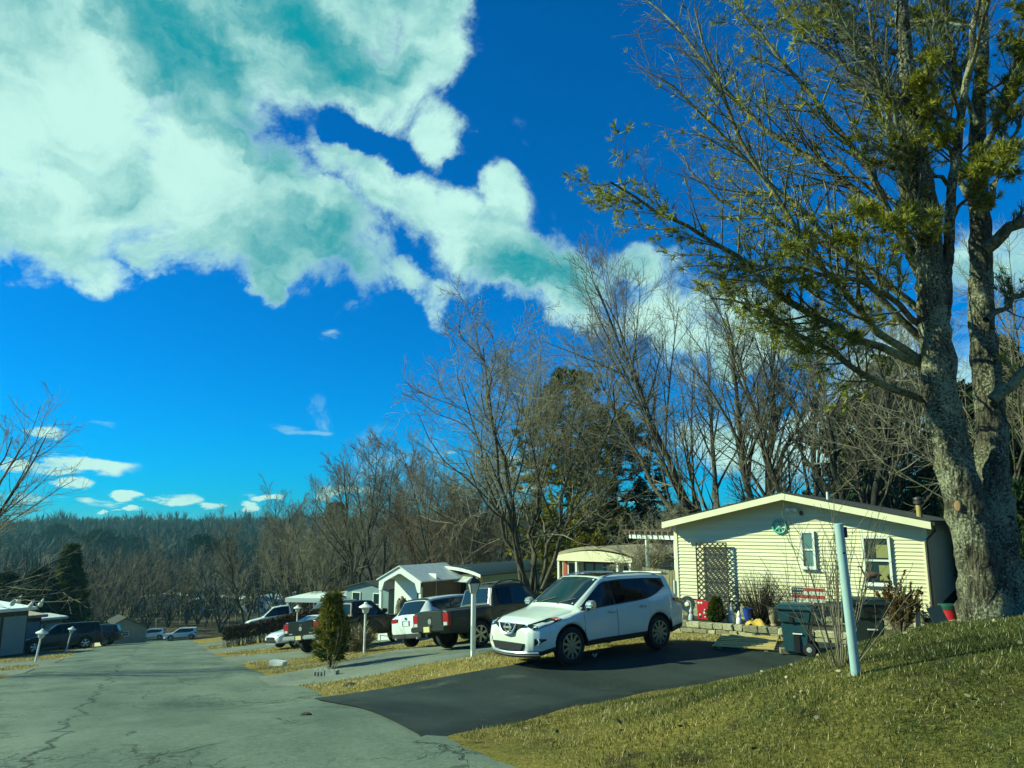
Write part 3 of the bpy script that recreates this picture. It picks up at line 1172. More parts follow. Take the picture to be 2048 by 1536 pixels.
# ------------------------------------------------------------------ plants
def frames(T):
    """two unit vectors square to each tangent T (...,3)"""
    ref = np.where(np.abs(T[..., 2:3]) < 0.9, np.array([0, 0, 1.0]), np.array([1.0, 0, 0]))
    u = np.cross(T, ref)
    u /= np.linalg.norm(u, axis=-1, keepdims=True) + 1e-9
    return u, np.cross(T, u)


def tubes(Pts, Rad, k):
    """Pts (B,N,3), Rad (B,N) -> verts, quads"""
    B, N, _ = Pts.shape
    T = np.gradient(Pts, axis=1)
    T /= np.linalg.norm(T, axis=-1, keepdims=True) + 1e-9
    u, w = frames(T)
    q = 2 * np.pi * np.arange(k) / k
    V = Pts[:, :, None] + Rad[:, :, None, None] * (np.cos(q)[None, None, :, None] * u[:, :, None] + np.sin(q)[None, None, :, None] * w[:, :, None])
    idx = np.arange(B * N * k).reshape(B, N, k)
    nx = np.roll(idx, -1, axis=2)
    F = np.stack([idx[:, :-1], nx[:, :-1], nx[:, 1:], idx[:, 1:]], -1).reshape(-1, 4)
    return V.reshape(-1, 3), F


def join(parts):
    Vs, Fs, n = [], [], 0
    for V, F in parts:
        Vs.append(V)
        Fs.append(F + n)
        n += len(V)
    return np.concatenate(Vs), np.concatenate(Fs)


def sprout(Pp, Rp, n, u0, u1, length, ang, N=5, up=0.25, jit=0.12, rk=0.55, rmin=0.004, lenfall=0.45, tip=0.25, curl=0.0, rg=None, spread=0.3, droop=0.0, upow=1.0):
    """n children on every parent polyline (vectorised)"""
    rg = rg or rng
    B, Np, _ = Pp.shape
    pi = np.repeat(np.arange(B), n)
    C = len(pi)
    u = u0 + (u1 - u0) * ((np.tile(np.arange(n), B) + rg.random(C)) / n) ** upow
    f = u * (Np - 1)
    i = np.clip(f.astype(int), 0, Np - 2)
    w = (f - i)[:, None]
    pos = Pp[pi, i] * (1 - w) + Pp[pi, i + 1] * w
    tan = Pp[pi, i + 1] - Pp[pi, i]
    tan /= np.linalg.norm(tan, axis=1, keepdims=True) + 1e-9
    rad = Rp[pi, i] * (1 - w[:, 0]) + Rp[pi, i + 1] * w[:, 0]
    a, b = frames(tan)
    ph = rg.random(C) * 2 * np.pi
    an = np.radians(ang) * (1 + spread * rg.normal(0, 1, C))
    d = tan * np.cos(an)[:, None] + (a * np.cos(ph)[:, None] + b * np.sin(ph)[:, None]) * np.sin(an)[:, None]
    plen = np.linalg.norm(np.diff(Pp, axis=1), axis=2).sum(1)[pi] if length <= 0 else np.full(C, length)
    ln = plen * (abs(length) if length <= 0 else 1) * (1 - lenfall * (u - u0) / (u1 - u0 + 1e-9)) * (0.65 + 0.6 * rg.random(C))
    out = np.empty((C, N, 3))
    out[:, 0] = pos
    st = (ln / (N - 1))[:, None]
    cph = rg.random(C) * 6.28
    for j in range(1, N):
        d = d + np.array([0, 0, up / (N - 1)]) + rg.normal(0, jit, (C, 3)) - np.array([0, 0, droop * j / N])
        if curl:
            aa, bb = frames(d / (np.linalg.norm(d, axis=1, keepdims=True) + 1e-9))
            cph = cph + rg.normal(0.9, 0.5, C)
            d = d + curl * (aa * np.cos(cph)[:, None] + bb * np.sin(cph)[:, None])
        d = d / (np.linalg.norm(d, axis=1, keepdims=True) + 1e-9)
        out[:, j] = out[:, j - 1] + d * st
    r0 = np.maximum(rad * rk, rmin)
    Rr = r0[:, None] * np.linspace(1, tip, N)[None]
    return out, np.maximum(Rr, rmin * 0.6)


def path(pts, N):
    pts = np.asarray(pts, float)
    d = np.concatenate([[0], np.cumsum(np.linalg.norm(np.diff(pts, axis=0), axis=1))])
    u = np.linspace(0, d[-1], N)
    # smooth polyline (Catmull-Rom like through linear then averaged)
    q = np.stack([np.interp(u, d, pts[:, i]) for i in range(3)], 1)
    for _ in range(2):
        q[1:-1] = 0.25 * q[:-2] + 0.5 * q[1:-1] + 0.25 * q[2:]
    return q


def bare_tree(name, base, height, label, group=None, stems=1, spread=0.35, seed=1, trunk_r=None, n=(7, 6, 6, 5), ang=(38, 42, 45), lens=(0.55, 0.5, 0.45), mats=('bark_grey', 'twig'), curl=0.0, lean=(0, 0), up=0.35, rmin=0.006, fork=0.3, cat='tree', levels=3, stem_az=None):
    rg = np.random.default_rng(seed)
    base = np.asarray(base, float)
    tr = trunk_r or height * 0.016
    root = empty(name, base, 0, label, cat, group)
    S_ = []
    Rr = []
    for k in range(stems):
        az = (stem_az[k] if stem_az else 2 * np.pi * k / max(stems, 1) + rg.random() * 1.2)
        sp = spread * (0.6 + 0.8 * rg.random()) if stems > 1 else 0.06
        tip = np.array([math.sin(az) * sp + lean[0], math.cos(az) * sp + lean[1], 1.0]) * height * (0.82 + 0.18 * rg.random())
        fk = np.array([lean[0] * height * fork * 0.5, lean[1] * height * fork * 0.5, height * fork * (0.25 if stems > 1 else 0.6)])
        mid = fk + (tip - fk) * 0.45 + np.array([math.sin(az), math.cos(az), 0]) * sp * height * 0.06
        pts = path([(0, 0, -0.25), fk * 0.5, fk, mid, tip], 12)
        pts[2:-1] += rg.normal(0, height * 0.007 * (1 + 3 * curl), pts[2:-1].shape)
        S_.append(pts)
        Rr.append(tr * (1.0 if stems == 1 else 1.15 / math.sqrt(stems)) * np.linspace(1, 0.12, 12) ** 0.85)
    P0, R0 = np.array(S_), np.array(Rr)
    R0[:, 0] *= 1.45
    R0[:, 1] *= 1.1
    V, F = tubes(P0, R0, 8)
    mesh_np('trunk', V, F, mats[0], root, smooth=True)
    lv = [(P0, R0)]
    P1, R1 = sprout(P0, R0, n[0], fork * 0.9, 0.97, -lens[0], ang[0], N=7, up=up, jit=0.05 + curl * 0.25, rk=0.58, rmin=rmin * 1.8, rg=rg, curl=curl, lenfall=0.5)
    V, F = tubes(P1, R1, 5)
    mesh_np('limbs', V, F, mats[0], root, smooth=True)['kind'] = 'stuff'
    P2, R2 = sprout(P1, R1, n[1], 0.22, 1.0, -lens[1], ang[1], N=5, up=up * 0.9, jit=0.06 + curl * 0.3, rk=0.62, rmin=rmin * 1.3, rg=rg, curl=curl * 1.2)
    P2b, R2b = sprout(P0, R0, n[1] * 2, 0.55, 1.0, height * 0.16, 48, N=5, up=up, jit=0.1 + curl * 0.3, rk=0.4, rmin=rmin, rg=rg, curl=curl)
    P2, R2 = np.concatenate([P2, P2b]), np.concatenate([R2, R2b])
    parts = [tubes(P2, R2, 4)]
    if levels >= 3:
        P3, R3 = sprout(P2, R2, n[2], 0.15, 1.0, -lens[2], ang[2], N=4, up=up * 0.8, jit=0.08 + curl * 0.4, rk=0.65, rmin=rmin, rg=rg, curl=curl * 1.6)
        parts.append(tubes(P3, R3, 3))
        if levels >= 4:
            P4, R4 = sprout(P3, R3, n[3], 0.2, 1.0, -0.6, 34, N=3, up=up * 0.8, jit=0.08 + curl * 0.4, rk=0.5, rmin=rmin * 0.5, rg=rg)
            parts.append(tubes(P4, R4, 3))
    V, F = join(parts)
    o = mesh_np('crown', V, F, mats[1], root)
    o['kind'] = 'stuff'
    return root


def tufts(C, D, nb, length, width, rg, tint_fn, cone=0.75):
    """needle or leaf bundles: nb narrow quads (as 2 tris sharing a fold) around each centre C with axis D"""
    n = len(C)
    Cc = np.repeat(C, nb, axis=0)
    Dd = np.repeat(D, nb, axis=0) + rg.normal(0, cone, (n * nb, 3))
    Dd /= np.linalg.norm(Dd, axis=1, keepdims=True) + 1e-9
    u, w = frames(Dd)
    ph = rg.random(n * nb) * 6.28
    sd = u * np.cos(ph)[:, None] + w * np.sin(ph)[:, None]
    ln = length * (0.6 + 0.8 * rg.random(n * nb))[:, None]
    wd = width * (0.7 + 0.6 * rg.random(n * nb))[:, None]
    a = Cc - sd * wd * 0.5
    b = Cc + sd * wd * 0.5
    c = Cc + Dd * ln * 0.6 + sd * wd * 0.55
    d = Cc + Dd * ln * 0.6 - sd * wd * 0.55
    e = Cc + Dd * ln
    V = np.stack([a, b, c, e, d], 1).reshape(-1, 3)
    base = np.arange(n * nb)[:, None] * 5
    F = base + np.array([[0, 1, 2, 3, 4]])
    t = np.repeat(tint_fn(C, n), nb) + rg.normal(0, 0.09, n * nb)
    return V, F, np.clip(t, 0, 1)


def conifer(name, base, height, radius, label, group=None, seed=1, mat_='needles_dark', whorls=16, per=6, start=0.12, droop=0.15, upangle=0.1, tuft=(6, 0.45, 0.10), dens=5, shape='cone', bark='bark_dark', cat='tree', tint=(0.35, 0.2), gap=0.0, trunk_r=None, sub=4, cone=0.7):
    rg = np.random.default_rng(seed)
    base = np.asarray(base, float)
    root = empty(name, base, 0, label, cat, group)
    tp = path([(0, 0, -0.2), (0, 0, height * 0.5), (0.02 * height * rg.normal(), 0.02 * height * rg.normal(), height)], 10)
    tr = (trunk_r or height * 0.017) * np.linspace(1, 0.08, 10)
    V, F = tubes(tp[None], tr[None], 8)
    mesh_np('trunk', V, F, bark, root, smooth=True)
    Bs, Rs = [], []
    for k in range(whorls):
        h = start + (1 - start) * (k + 0.3 * rg.random()) / whorls
        u = (h - start) / (1 - start)
        if shape == 'cone':
            ln = radius * (1 - u) ** 0.85 + 0.04 * radius
        elif shape == 'oval':
            ln = radius * (0.25 + math.sin(math.pi * min(1, 0.12 + u * 0.88)) ** 0.7 * 0.8) * (1 if u < 0.9 else 0.6)
        elif shape == 'flame':
            ln = radius * (1 - u) ** 0.9 * (0.62 + 0.5 * min(1, u * 4)) + 0.06
        else:   # broad irregular pine
            ln = radius * (0.55 + 0.45 * math.sin(math.pi * (0.15 + 0.8 * u))) * (1.0 if u < 0.75 else (1 - (u - 0.75) * 2.6))
        if rg.random() < gap:
            continue
        for j in range(per):
            az = 2 * np.pi * j / per + rg.random() * 1.0 + k
            l2 = ln * ((0.7 + 0.5 * rg.random()) if shape != 'pine' else (0.5 + 0.75 * rg.random()))
            d = np.array([math.sin(az), math.cos(az), 0])
            p0 = np.array([0, 0, h * height])
            pts = [p0, p0 + d * l2 * 0.5 + np.array([0, 0, l2 * (upangle * 0.6)]), p0 + d * l2 + np.array([0, 0, l2 * (upangle - droop)])]
            Bs.append(path(pts, 6))
            Rs.append(max(0.006, l2 * 0.012 + 0.008) * np.linspace(1, 0.2, 6))
    P1, R1 = np.array(Bs), np.array(Rs)
    P2, R2 = sprout(P1, R1, sub, 0.25, 1.0, -0.35, 48, N=4, up=0.05, jit=0.08, rk=0.55, rmin=0.006, rg=rg)
    V, F = join([tubes(P1, R1, 4), tubes(P2, R2, 3)])
    mesh_np('branches', V, F, bark, root)['kind'] = 'stuff'
    ends = []
    dirs = []
    for (PP, m_) in ((P1, dens), (P2, dens)):
        for q in range(m_):
            u = 0.3 + 0.7 * (q + rg.random(len(PP))) / m_
            f = u * (PP.shape[1] - 1)
            i = np.clip(f.astype(int), 0, PP.shape[1] - 2)
            w = (f - i)[:, None]
            ii = np.arange(len(PP))
            ends.append(PP[ii, i] * (1 - w) + PP[ii, i + 1] * w)
            t = PP[ii, i + 1] - PP[ii, i]
            dirs.append(t / (np.linalg.norm(t, axis=1, keepdims=True) + 1e-9) * 0.8 + np.array([0, 0, 0.25]))
    C = np.concatenate(ends)
    D = np.concatenate(dirs)
    V, F, t = tufts(C, D, tuft[0], tuft[1], tuft[2], rg, lambda c, n: tint[0] + tint[1] * rg.normal(0, 1, n) + 0.25 * np.sin(c[:, 2] * 1.3 + c[:, 0]), cone=cone)
    o = mesh_np('crown', V, F, mat_, root, attr={'tint': ('FACE', t)})
    o['kind'] = 'stuff'
    return root


def shrub(name, base, height, width, label, seed=1, stems=40, mat_='twig', group=None, cat='shrub', rmin=0.004, sub=4, fan=0.6, leaves=None, nleaf=0, leaflen=0.1, leafw=0.03, flat=False, r0=0.012):
    rg = np.random.default_rng(seed)
    base = np.asarray(base, float)
    root = empty(name, base, 0, label, cat, group)
    az = rg.random(stems) * 6.28
    rad = np.sqrt(rg.random(stems)) * width * 0.5
    hh = height * (0.6 + 0.4 * rg.random(stems))
    p0 = np.stack([np.sin(az) * rad * 0.15, np.cos(az) * rad * 0.15, np.full(stems, -0.06)], 1)
    p3 = np.stack([np.sin(az) * rad, np.cos(az) * rad, hh * (1 - 0.3 * (rad / (width * 0.5)) ** 2)], 1)
    pm = p0 * 0.4 + p3 * 0.6 + np.stack([np.sin(az) * rad * 0.1 * fan, np.cos(az) * rad * 0.1 * fan, hh * 0.05], 1)
    PP = np.stack([path([p0[i], pm[i], p3[i]], 5) for i in range(stems)])
    RR = np.tile(r0 * np.linspace(1, 0.3, 5), (stems, 1))
    parts = [tubes(PP, RR, 4)]
    P2 = PP
    if sub:
        P2, R2 = sprout(PP, RR, sub, 0.3, 1.0, -0.38, 30, N=4, up=0.3, jit=0.08, rk=0.6, rmin=rmin, rg=rg)
        parts.append(tubes(P2, R2, 3))
    V, F = join(parts)
    o = mesh_np('stems', V, F, mat_, root)
    o['kind'] = 'stuff'
    if leaves:
        ii = rg.integers(0, len(P2), nleaf)
        f = (0.15 + 0.85 * rg.random(nleaf)) * (P2.shape[1] - 1)
        i = np.clip(f.astype(int), 0, P2.shape[1] - 2)
        w = (f - i)[:, None]
        C = P2[ii, i] * (1 - w) + P2[ii, i + 1] * w
        D = P2[ii, i + 1] - P2[ii, i]
        D /= np.linalg.norm(D, axis=1, keepdims=True) + 1e-9
        V, F, t = tufts(C, D, 3, leaflen, leafw, rg, lambda c, n: 0.5 + 0.25 * rg.normal(0, 1, n), cone=0.6)
        o = mesh_np('crown', V, F, leaves, root, attr={'tint': ('FACE', t)})
        o['kind'] = 'stuff'
    return root


def gbase(px, d, dz=0.0):
    """a spot on the ground under photo column px at distance d"""
    x = (px - 1024) / FPX * d * math.cos(PITCH) * 1.0
    # depth along the tilted axis is close to d for things near the horizon
    return np.array([x, d, h1(x, d) + dz])


def top_h(py, d, base):
    """height a thing at distance d needs to reach photo row py"""
    return float(P(1024, py, d)[2] - base[2])


def twin_pine():
    """the big pine by the house corner: two trunks from one foot, half its limbs bare"""
    rg = np.random.default_rng(42)
    d0 = 10.5
    b = P(1962, 1262, d0)
    b[2] = h1(b[0], b[1])
    root = empty('pine_tree', b, 0, 'tall twin-trunked pine with lichen-flecked bark beside the yellow house corner', 'tree')

    def pp(lst, d=d0, dd=0.0):
        n = len(lst)
        return np.array([P(x, y, d + dd * i / max(1, n - 1)) for i, (x, y) in enumerate(lst)])

    def trunk(lst, r0, r1, dd, N=22):
        q = path(pp(lst, d0, dd), N) - b
        q[1:] += rg.normal(0, 0.018, q[1:].shape)
        return q, np.linspace(r0, r1, N)

    T1, r1 = trunk([(1980, 1290), (1975, 1200), (1942, 1060), (1912, 930), (1884, 800), (1868, 700), (1866, 560), (1850, 420), (1832, 280), (1812, 120), (1795, -60), (1780, -300)], 0.285, 0.035, -0.6)
    T2, r2 = trunk([(2012, 1290), (2008, 1200), (1994, 1060), (1988, 930), (1977, 800), (1966, 680), (1962, 540), (1955, 380), (1958, 200), (1966, 20), (1960, -200)], 0.25, 0.035, 0.7)
    r1[0:3] *= [1.35, 1.18, 1.06]
    r2[0:3] *= [1.35, 1.18, 1.05]
    T3, r3 = trunk([(1872, 745), (1885, 680), (1893, 600), (1897, 480), (1905, 360), (1922, 240), (1940, 120), (1962, -40), (1985, -250)], 0.085, 0.02, -1.0)
    for (T, r) in ((T1, r1), (T2, r2), (T3, r3)):
        # knobbly surface: fine rings with noise
        TT = path(T, 90)
        rr = np.interp(np.linspace(0, 1, 90), np.linspace(0, 1, len(r)), r)
        V, F = tubes(TT[None], rr[None], 20)
        nrm = V.reshape(90, 20, 3) - TT[:, None]
        k = 1 + 0.07 * rg.normal(0, 1, (90, 20, 1)) + 0.05 * np.sin(np.arange(20) * 3.1 + 0.4 * np.arange(90)[:, None])[..., None]
        V = (TT[:, None] + nrm * k).reshape(-1, 3)
        mesh_np('trunk', V, F, 'bark_pine', root, smooth=True)
    # pruning scars, flush with the bark
    for (y, T, r, az_, s_) in ((1010, T1, r1, -0.75, 0.045), (1013, T1, r1, 0.35, 0.055), (832, T1, r1, -1.2, 0.04)):
        zz = P(1900, y, d0)[2] - b[2]
        cc = np.array([np.interp(zz, T[:, 2], T[:, i]) for i in range(3)])
        rr = float(np.interp(zz, T[:, 2], r))
        view = -(cc + b)[:2]
        a0 = math.atan2(view[1], view[0]) + az_ * -1.0
        dv = np.array([math.cos(a0), math.sin(a0), 0.0])
        o = MB().lathe([(s_ * 1.1, -0.08), (s_ * 1.0, 0.0), (s_ * 0.8, 0.010), (0.001, 0.014)], 16, axis='x', cap=False).build('pruning_scar', 'cut_wood', root, smooth=0.6)
        o.location = tuple(cc + dv * (rr * 1.0 + 0.02))
        o.rotation_euler = (0, 0, a0)
        o.scale = (1, 0.8, 1.35)
    extra = []
    limbs = [  # pixel path, start radius, depth change, share of needles
        ([(1863, 735), (1726, 686), (1623, 628), (1541, 580), (1440, 490), (1367, 450), (1290, 410), (1217, 358)], 0.065, -1.6, 1.0),
        ([(1846, 800), (1777, 772), (1729, 751), (1630, 680), (1521, 618), (1422, 594)], 0.055, -0.8, 1.2),
        ([(1866, 738), (1788, 686), (1716, 628), (1671, 580), (1575, 440), (1467, 267), (1425, 130), (1390, 20)], 0.062, -1.0, 0.25),
        ([(1845, 680), (1760, 601), (1700, 520), (1610, 420), (1500, 330), (1380, 200), (1300, 140)], 0.058, -0.4, 0.2),
        ([(1862, 600), (1800, 470), (1740, 320), (1671, 250), (1596, 167), (1517, 71), (1458, -20)], 0.065, 0.4, 0.5),
        ([(1855, 470), (1780, 270), (1708, 121), (1617, 92), (1562, 17), (1500, -60)], 0.055, 0.9, 0.45),
        ([(1846, 300), (1770, 180), (1690, 60), (1600, -60)], 0.06, 0.2, 0.35),
        ([(1860, 640), (1770, 560), (1650, 480), (1520, 430), (1420, 400), (1360, 310)], 0.06, 1.2, 0.2),
        ([(1850, 520), (1750, 400), (1640, 330), (1500, 240), (1400, 120), (1330, 20), (1290, -10)], 0.065, 1.8, 0.1),
        ([(1857, 560), (1820, 420), (1780, 250), (1745, 100), (1720, -60)], 0.06, -0.6, 0.3),
        ([(1866, 640), (1840, 480), (1808, 330), (1780, 190), (1768, 60)], 0.05, -1.1, 0.5),
        ([(1880, 690), (1800, 600), (1720, 560), (1640, 545), (1560, 530), (1470, 560)], 0.05, -1.8, 1.2),
        ([(1905, 380), (1850, 320), (1790, 310), (1740, 290)], 0.035, -1.2, 1.6),
        ([(1900, 520), (1840, 470), (1770, 450), (1700, 470)], 0.035, -1.4, 1.4),
        ([(1968, 500), (2010, 470), (2060, 435), (2130, 380), (2220, 330)], 0.10, -0.6, 0.6),
        ([(1985, 800), (2020, 765), (2060, 735), (2120, 650), (2200, 600)], 0.085, -0.4, 0.4),
        ([(1975, 420), (2010, 320), (2050, 230), (2120, 120)], 0.06, -0.8, 0.9),
        ([(1968, 300), (2010, 210), (2060, 130), (2110, 20)], 0.05, 0.3, 0.8),
        ([(1955, 440), (1915, 330), (1880, 200), (1850, 60), (1835, -60)], 0.055, 0.9, 0.5),
        ([(1956, 250), (1910, 150), (1880, 40), (1860, -80)], 0.045, 0.3, 0.7),
        ([(1972, 640), (2010, 600), (2060, 580), (2120, 560)], 0.05, 0.8, 0.5),
        ([(1958, 330), (1990, 250), (2030, 130), (2060, 0)], 0.05, -0.9, 1.3),
        ([(1910, 330), (1880, 270), (1865, 180), (1860, 90)], 0.03, -1.3, 1.5),
        ([(1900, 450), (1935, 380), (1985, 330), (2040, 320)], 0.03, -1.5, 1.4),
        ([(1862, 650), (1780, 640), (1690, 690), (1610, 700)], 0.03, 1.4, 0.9),
        ([(1836, 260), (1740, 130), (1660, 20), (1600, -90)], 0.055, 1.5, 0.2),
    ]
    for k in range(22):          # upper crown, filling toward the right
        T = (T1, T2, T3)[k % 3]
        u = rg.uniform(0.45, 0.95)
        p0 = np.array([np.interp(u, np.linspace(0, 1, len(T)), T[:, i]) for i in range(3)])
        az_ = rg.uniform(0, 6.28)
        L_ = rg.uniform(1.6, 3.2) * (1.15 - 0.5 * u)
        d_ = np.array([math.sin(az_) * 1.0, math.cos(az_) * 0.9, rg.uniform(0.45, 1.1)])
        extra.append((np.array([p0, p0 + d_ * L_ * 0.4, p0 + d_ * L_ * 0.75 + [0, 0, 0.2], p0 + d_ * L_ + [0, 0, 0.55]]), rg.uniform(0.022, 0.04), rg.uniform(0.05, 0.55)))
    needC, needD = [], []
    allP1, allR1 = [], []
    twigs = []
    for lst, r0, dd, share in limbs + [(q, r_, None, sh) for q, r_, sh in extra]:
        L_ = path(lst, 14) if dd is None else path(pp(lst, d0, dd), 14) - b
        L_[2:] += rg.normal(0, 0.03, L_[2:].shape)
        Rl = r0 * np.linspace(1, 0.16, 14) ** 0.9
        V, F = tubes(L_[None], Rl[None], 7)
        mesh_np('limb', V, F, 'bark_limb', root, smooth=True)
        ln = np.linalg.norm(np.diff(L_, axis=0), axis=1).sum()
        P2, R2 = sprout(L_[None], Rl[None], int(12 + ln * 4.5), 0.18, 1.0, ln * 0.24, 40, N=6, up=0.30, jit=0.07, rk=0.42, rmin=0.006, rg=rg, lenfall=0.5)
        P3, R3 = sprout(P2, R2, 6, 0.15, 1.0, -0.40, 38, N=4, up=0.25, jit=0.08, rk=0.6, rmin=0.0035, rg=rg)
        P4, R4 = sprout(P3, R3, 3, 0.2, 1.0, -0.5, 38, N=3, up=0.2, jit=0.1, rk=0.7, rmin=0.0025, rg=rg)
        twigs += [tubes(P2, R2, 5), tubes(P3, R3, 3), tubes(P4, R4, 3)]
        # green shoots toward the branch ends, in clumps
        Q = np.concatenate([P3[:, 1:].reshape(-1, 3), P4[:, -1]])
        Dq = np.concatenate([np.repeat(P3[:, -1] - P3[:, 0], 3, axis=0), P4[:, -1] - P4[:, 0]])
        Dq /= np.linalg.norm(Dq, axis=1, keepdims=True) + 1e-9
        keep = rg.random(len(Q)) < 0.58 * share
        clump = np.sin(Q[:, 0] * 2.3 + 1) + np.sin(Q[:, 2] * 2.9) + np.sin(Q[:, 1] * 2.1 + 2) > (-0.9 if share >= 0.8 else 0.1)
        keep &= clump
        needC.append(Q[keep])
        needD.append(Dq[keep])
    V, F = join(twigs)
    o = mesh_np('twigs', V, F, 'bark_limb', root)
    o['kind'] = 'stuff'
    C, D = np.concatenate(needC), np.concatenate(needD)
    V, F, t = tufts(C, D + np.array([0, 0, 0.15]), 12, 0.095, 0.0075, rg, lambda c, n: 0.70 + 0.22 * rg.normal(0, 1, n) + 0.14 * np.sin(c[:, 2] * 2 + c[:, 0] * 1.7), cone=0.62)
    o = mesh_np('crown', V, F, 'needles_pine', root, attr={'tint': ('FACE', t)})
    o['kind'] = 'stuff'


def bed_pt(px, ly):
    x, _ = on_wall(px, 1235, ly)
    return house_pt(x, ly, -0.48)


def plants():
    twin_pine()
    # bare hardwoods behind the yellow house
    def bt(px, d, top, label, **k):
        b = gbase(px, d)
        return bare_tree(k.pop('name', 'bare_tree'), b, top_h(top, d, b), label, **k)

    bt(1062, 30.5, 690, 'curly-twigged willow, bare, in front of the dark pine clump', name='willow_tree', stems=7, spread=0.30, seed=11, n=(9, 8, 7, 3), levels=4, curl=0.22, lens=(0.50, 0.50, 0.5), mats=('bark_grey', 'twig_pale'), up=0.28, fork=0.30, trunk_r=0.24, rmin=0.009, ang=(32, 38, 44))
    bt(1448, 37, 560, 'wide bare maple fanning out behind the yellow roof toward the willow', name='maple_tree', stems=5, spread=0.46, seed=12, levels=4, n=(10, 8, 8, 3), up=0.24, fork=0.22, trunk_r=0.36, lens=(0.50, 0.50, 0.5), ang=(28, 34, 40), rmin=0.010, stem_az=[-1.5, -1.25, -0.8, 0.2, 1.2], mats=('bark_grey', 'twig'))
    bt(1515, 36, 590, 'bare maple with two upright stems rising behind the house ridge', name='maple_tree', stems=2, spread=0.12, seed=13, levels=4, n=(12, 8, 8, 3), up=0.26, fork=0.18, trunk_r=0.27, lens=(0.44, 0.50, 0.5), ang=(28, 34, 40), rmin=0.010)
    bt(1612, 34, 600, 'bare double-stemmed tree behind the roof right of the ridge', stems=2, spread=0.18, seed=14, levels=4, n=(12, 8, 8, 3), up=0.26, fork=0.2, trunk_r=0.24, lens=(0.44, 0.50, 0.5), ang=(28, 34, 40), rmin=0.009, stem_az=[-1.2, 1.3])
    bt(1700, 30, 640, 'dark thick-trunked bare tree leaning behind the white roof pipe', stems=3, spread=0.2, seed=15, levels=4, n=(10, 8, 8, 3), up=0.4, fork=0.3, trunk_r=0.30, lens=(0.45, 0.48, 0.45), ang=(36, 40, 42), lean=(0.08, 0), mats=('bark_dark', 'twig'), rmin=0.010)
    bt(1790, 31, 720, 'slim bare tree between the stove pipe and the dark leaning tree', stems=2, spread=0.1, seed=16, n=(9, 7, 6, 4), up=0.4, trunk_r=0.12, rmin=0.006)
    bt(2030, 19, 560, 'bare brushy tree at the picture edge behind the twin pine', stems=4, spread=0.3, seed=17, n=(9, 8, 7, 4), up=0.3, trunk_r=0.10, rmin=0.006, mats=('bark_grey', 'twig_pale'))
    # evergreens
    def cf(px, d, top, label, rpx, **k):
        b = gbase(px, d)
        return conifer(k.pop('name', 'pine_tree'), b, top_h(top, d, b), rpx / FPX * d, label, **k)

    cf(1140, 46, 735, 'broad olive-gold pine rising behind the willow', 128, seed=21, mat_='needles_gold', shape='pine', whorls=20, per=6, start=0.10, tuft=(10, 0.34, 0.05), dens=5, tint=(0.66, 0.22), sub=6, gap=0.04, cone=0.55)
    cf(1232, 50, 800, 'dark pine standing right behind the olive-gold pine', 110, seed=22, mat_='needles_dark', shape='pine', whorls=18, per=6, start=0.10, tuft=(10, 0.36, 0.055), dens=5, tint=(0.4, 0.2), sub=6, gap=0.06, cone=0.55)
    cf(1830, 42, 690, 'dense dark green pine filling the gap beside the twin trunks', 130, seed=23, mat_='needles_dark', shape='pine', whorls=22, per=7, start=0.06, tuft=(7, 0.42, 0.11), dens=4, tint=(0.45, 0.2), gap=0.12, sub=5)
    cf(1730, 48, 790, 'lower dark pine behind the slim trees over the roof', 100, seed=24, mat_='needles_dark', shape='pine', whorls=18, per=7, start=0.06, tuft=(7, 0.42, 0.11), dens=4, tint=(0.5, 0.2), gap=0.1, sub=5)
    cf(1990, 40, 760, 'dark pine seen between and right of the twin trunks', 120, seed=25, mat_='needles_dark', shape='pine', whorls=18, per=7, start=0.06, tuft=(7, 0.42, 0.11), dens=4, tint=(0.4, 0.2), gap=0.1)
    b = P(2125, 1240, 15.0)
    b[2] = h1(b[0], b[1])
    conifer('dark_yew', b, 2.6, 0.95, 'dark dense evergreen bush at the right edge behind the twin pine', None, seed=26, mat_='needles_dark', whorls=16, per=8, start=0.02, tuft=(9, 0.22, 0.03), dens=5, tint=(0.25, 0.15), shape='oval', cat='shrub', sub=5)
    for k, (x_, y_, h_, lab) in enumerate(((15.6, 16.5, 9.0, 'dark spruce added unseen outside the right edge to shade the house flank'), (18.5, 21.5, 10.0, 'second dark spruce added unseen past the right edge to shade the house flank'), (17.6, 26.5, 9.5, 'dark spruce between the twin trunks and the right edge'))):  # first two are unseen, added to block skylight from the house flank
        conifer('spruce_tree', (x_, y_, h1(x_, y_)), h_, 2.6, lab, 'dark spruces right of the yellow house', seed=27 + k, mat_='needles_dark', whorls=16, per=8, start=0.03, tuft=(8, 0.40, 0.09), dens=4, tint=(0.35, 0.2), sub=5)
    # middle distance: bare trees behind the white porch home, from the road to the willow
    G = 'bare trees beyond the parked pickups'
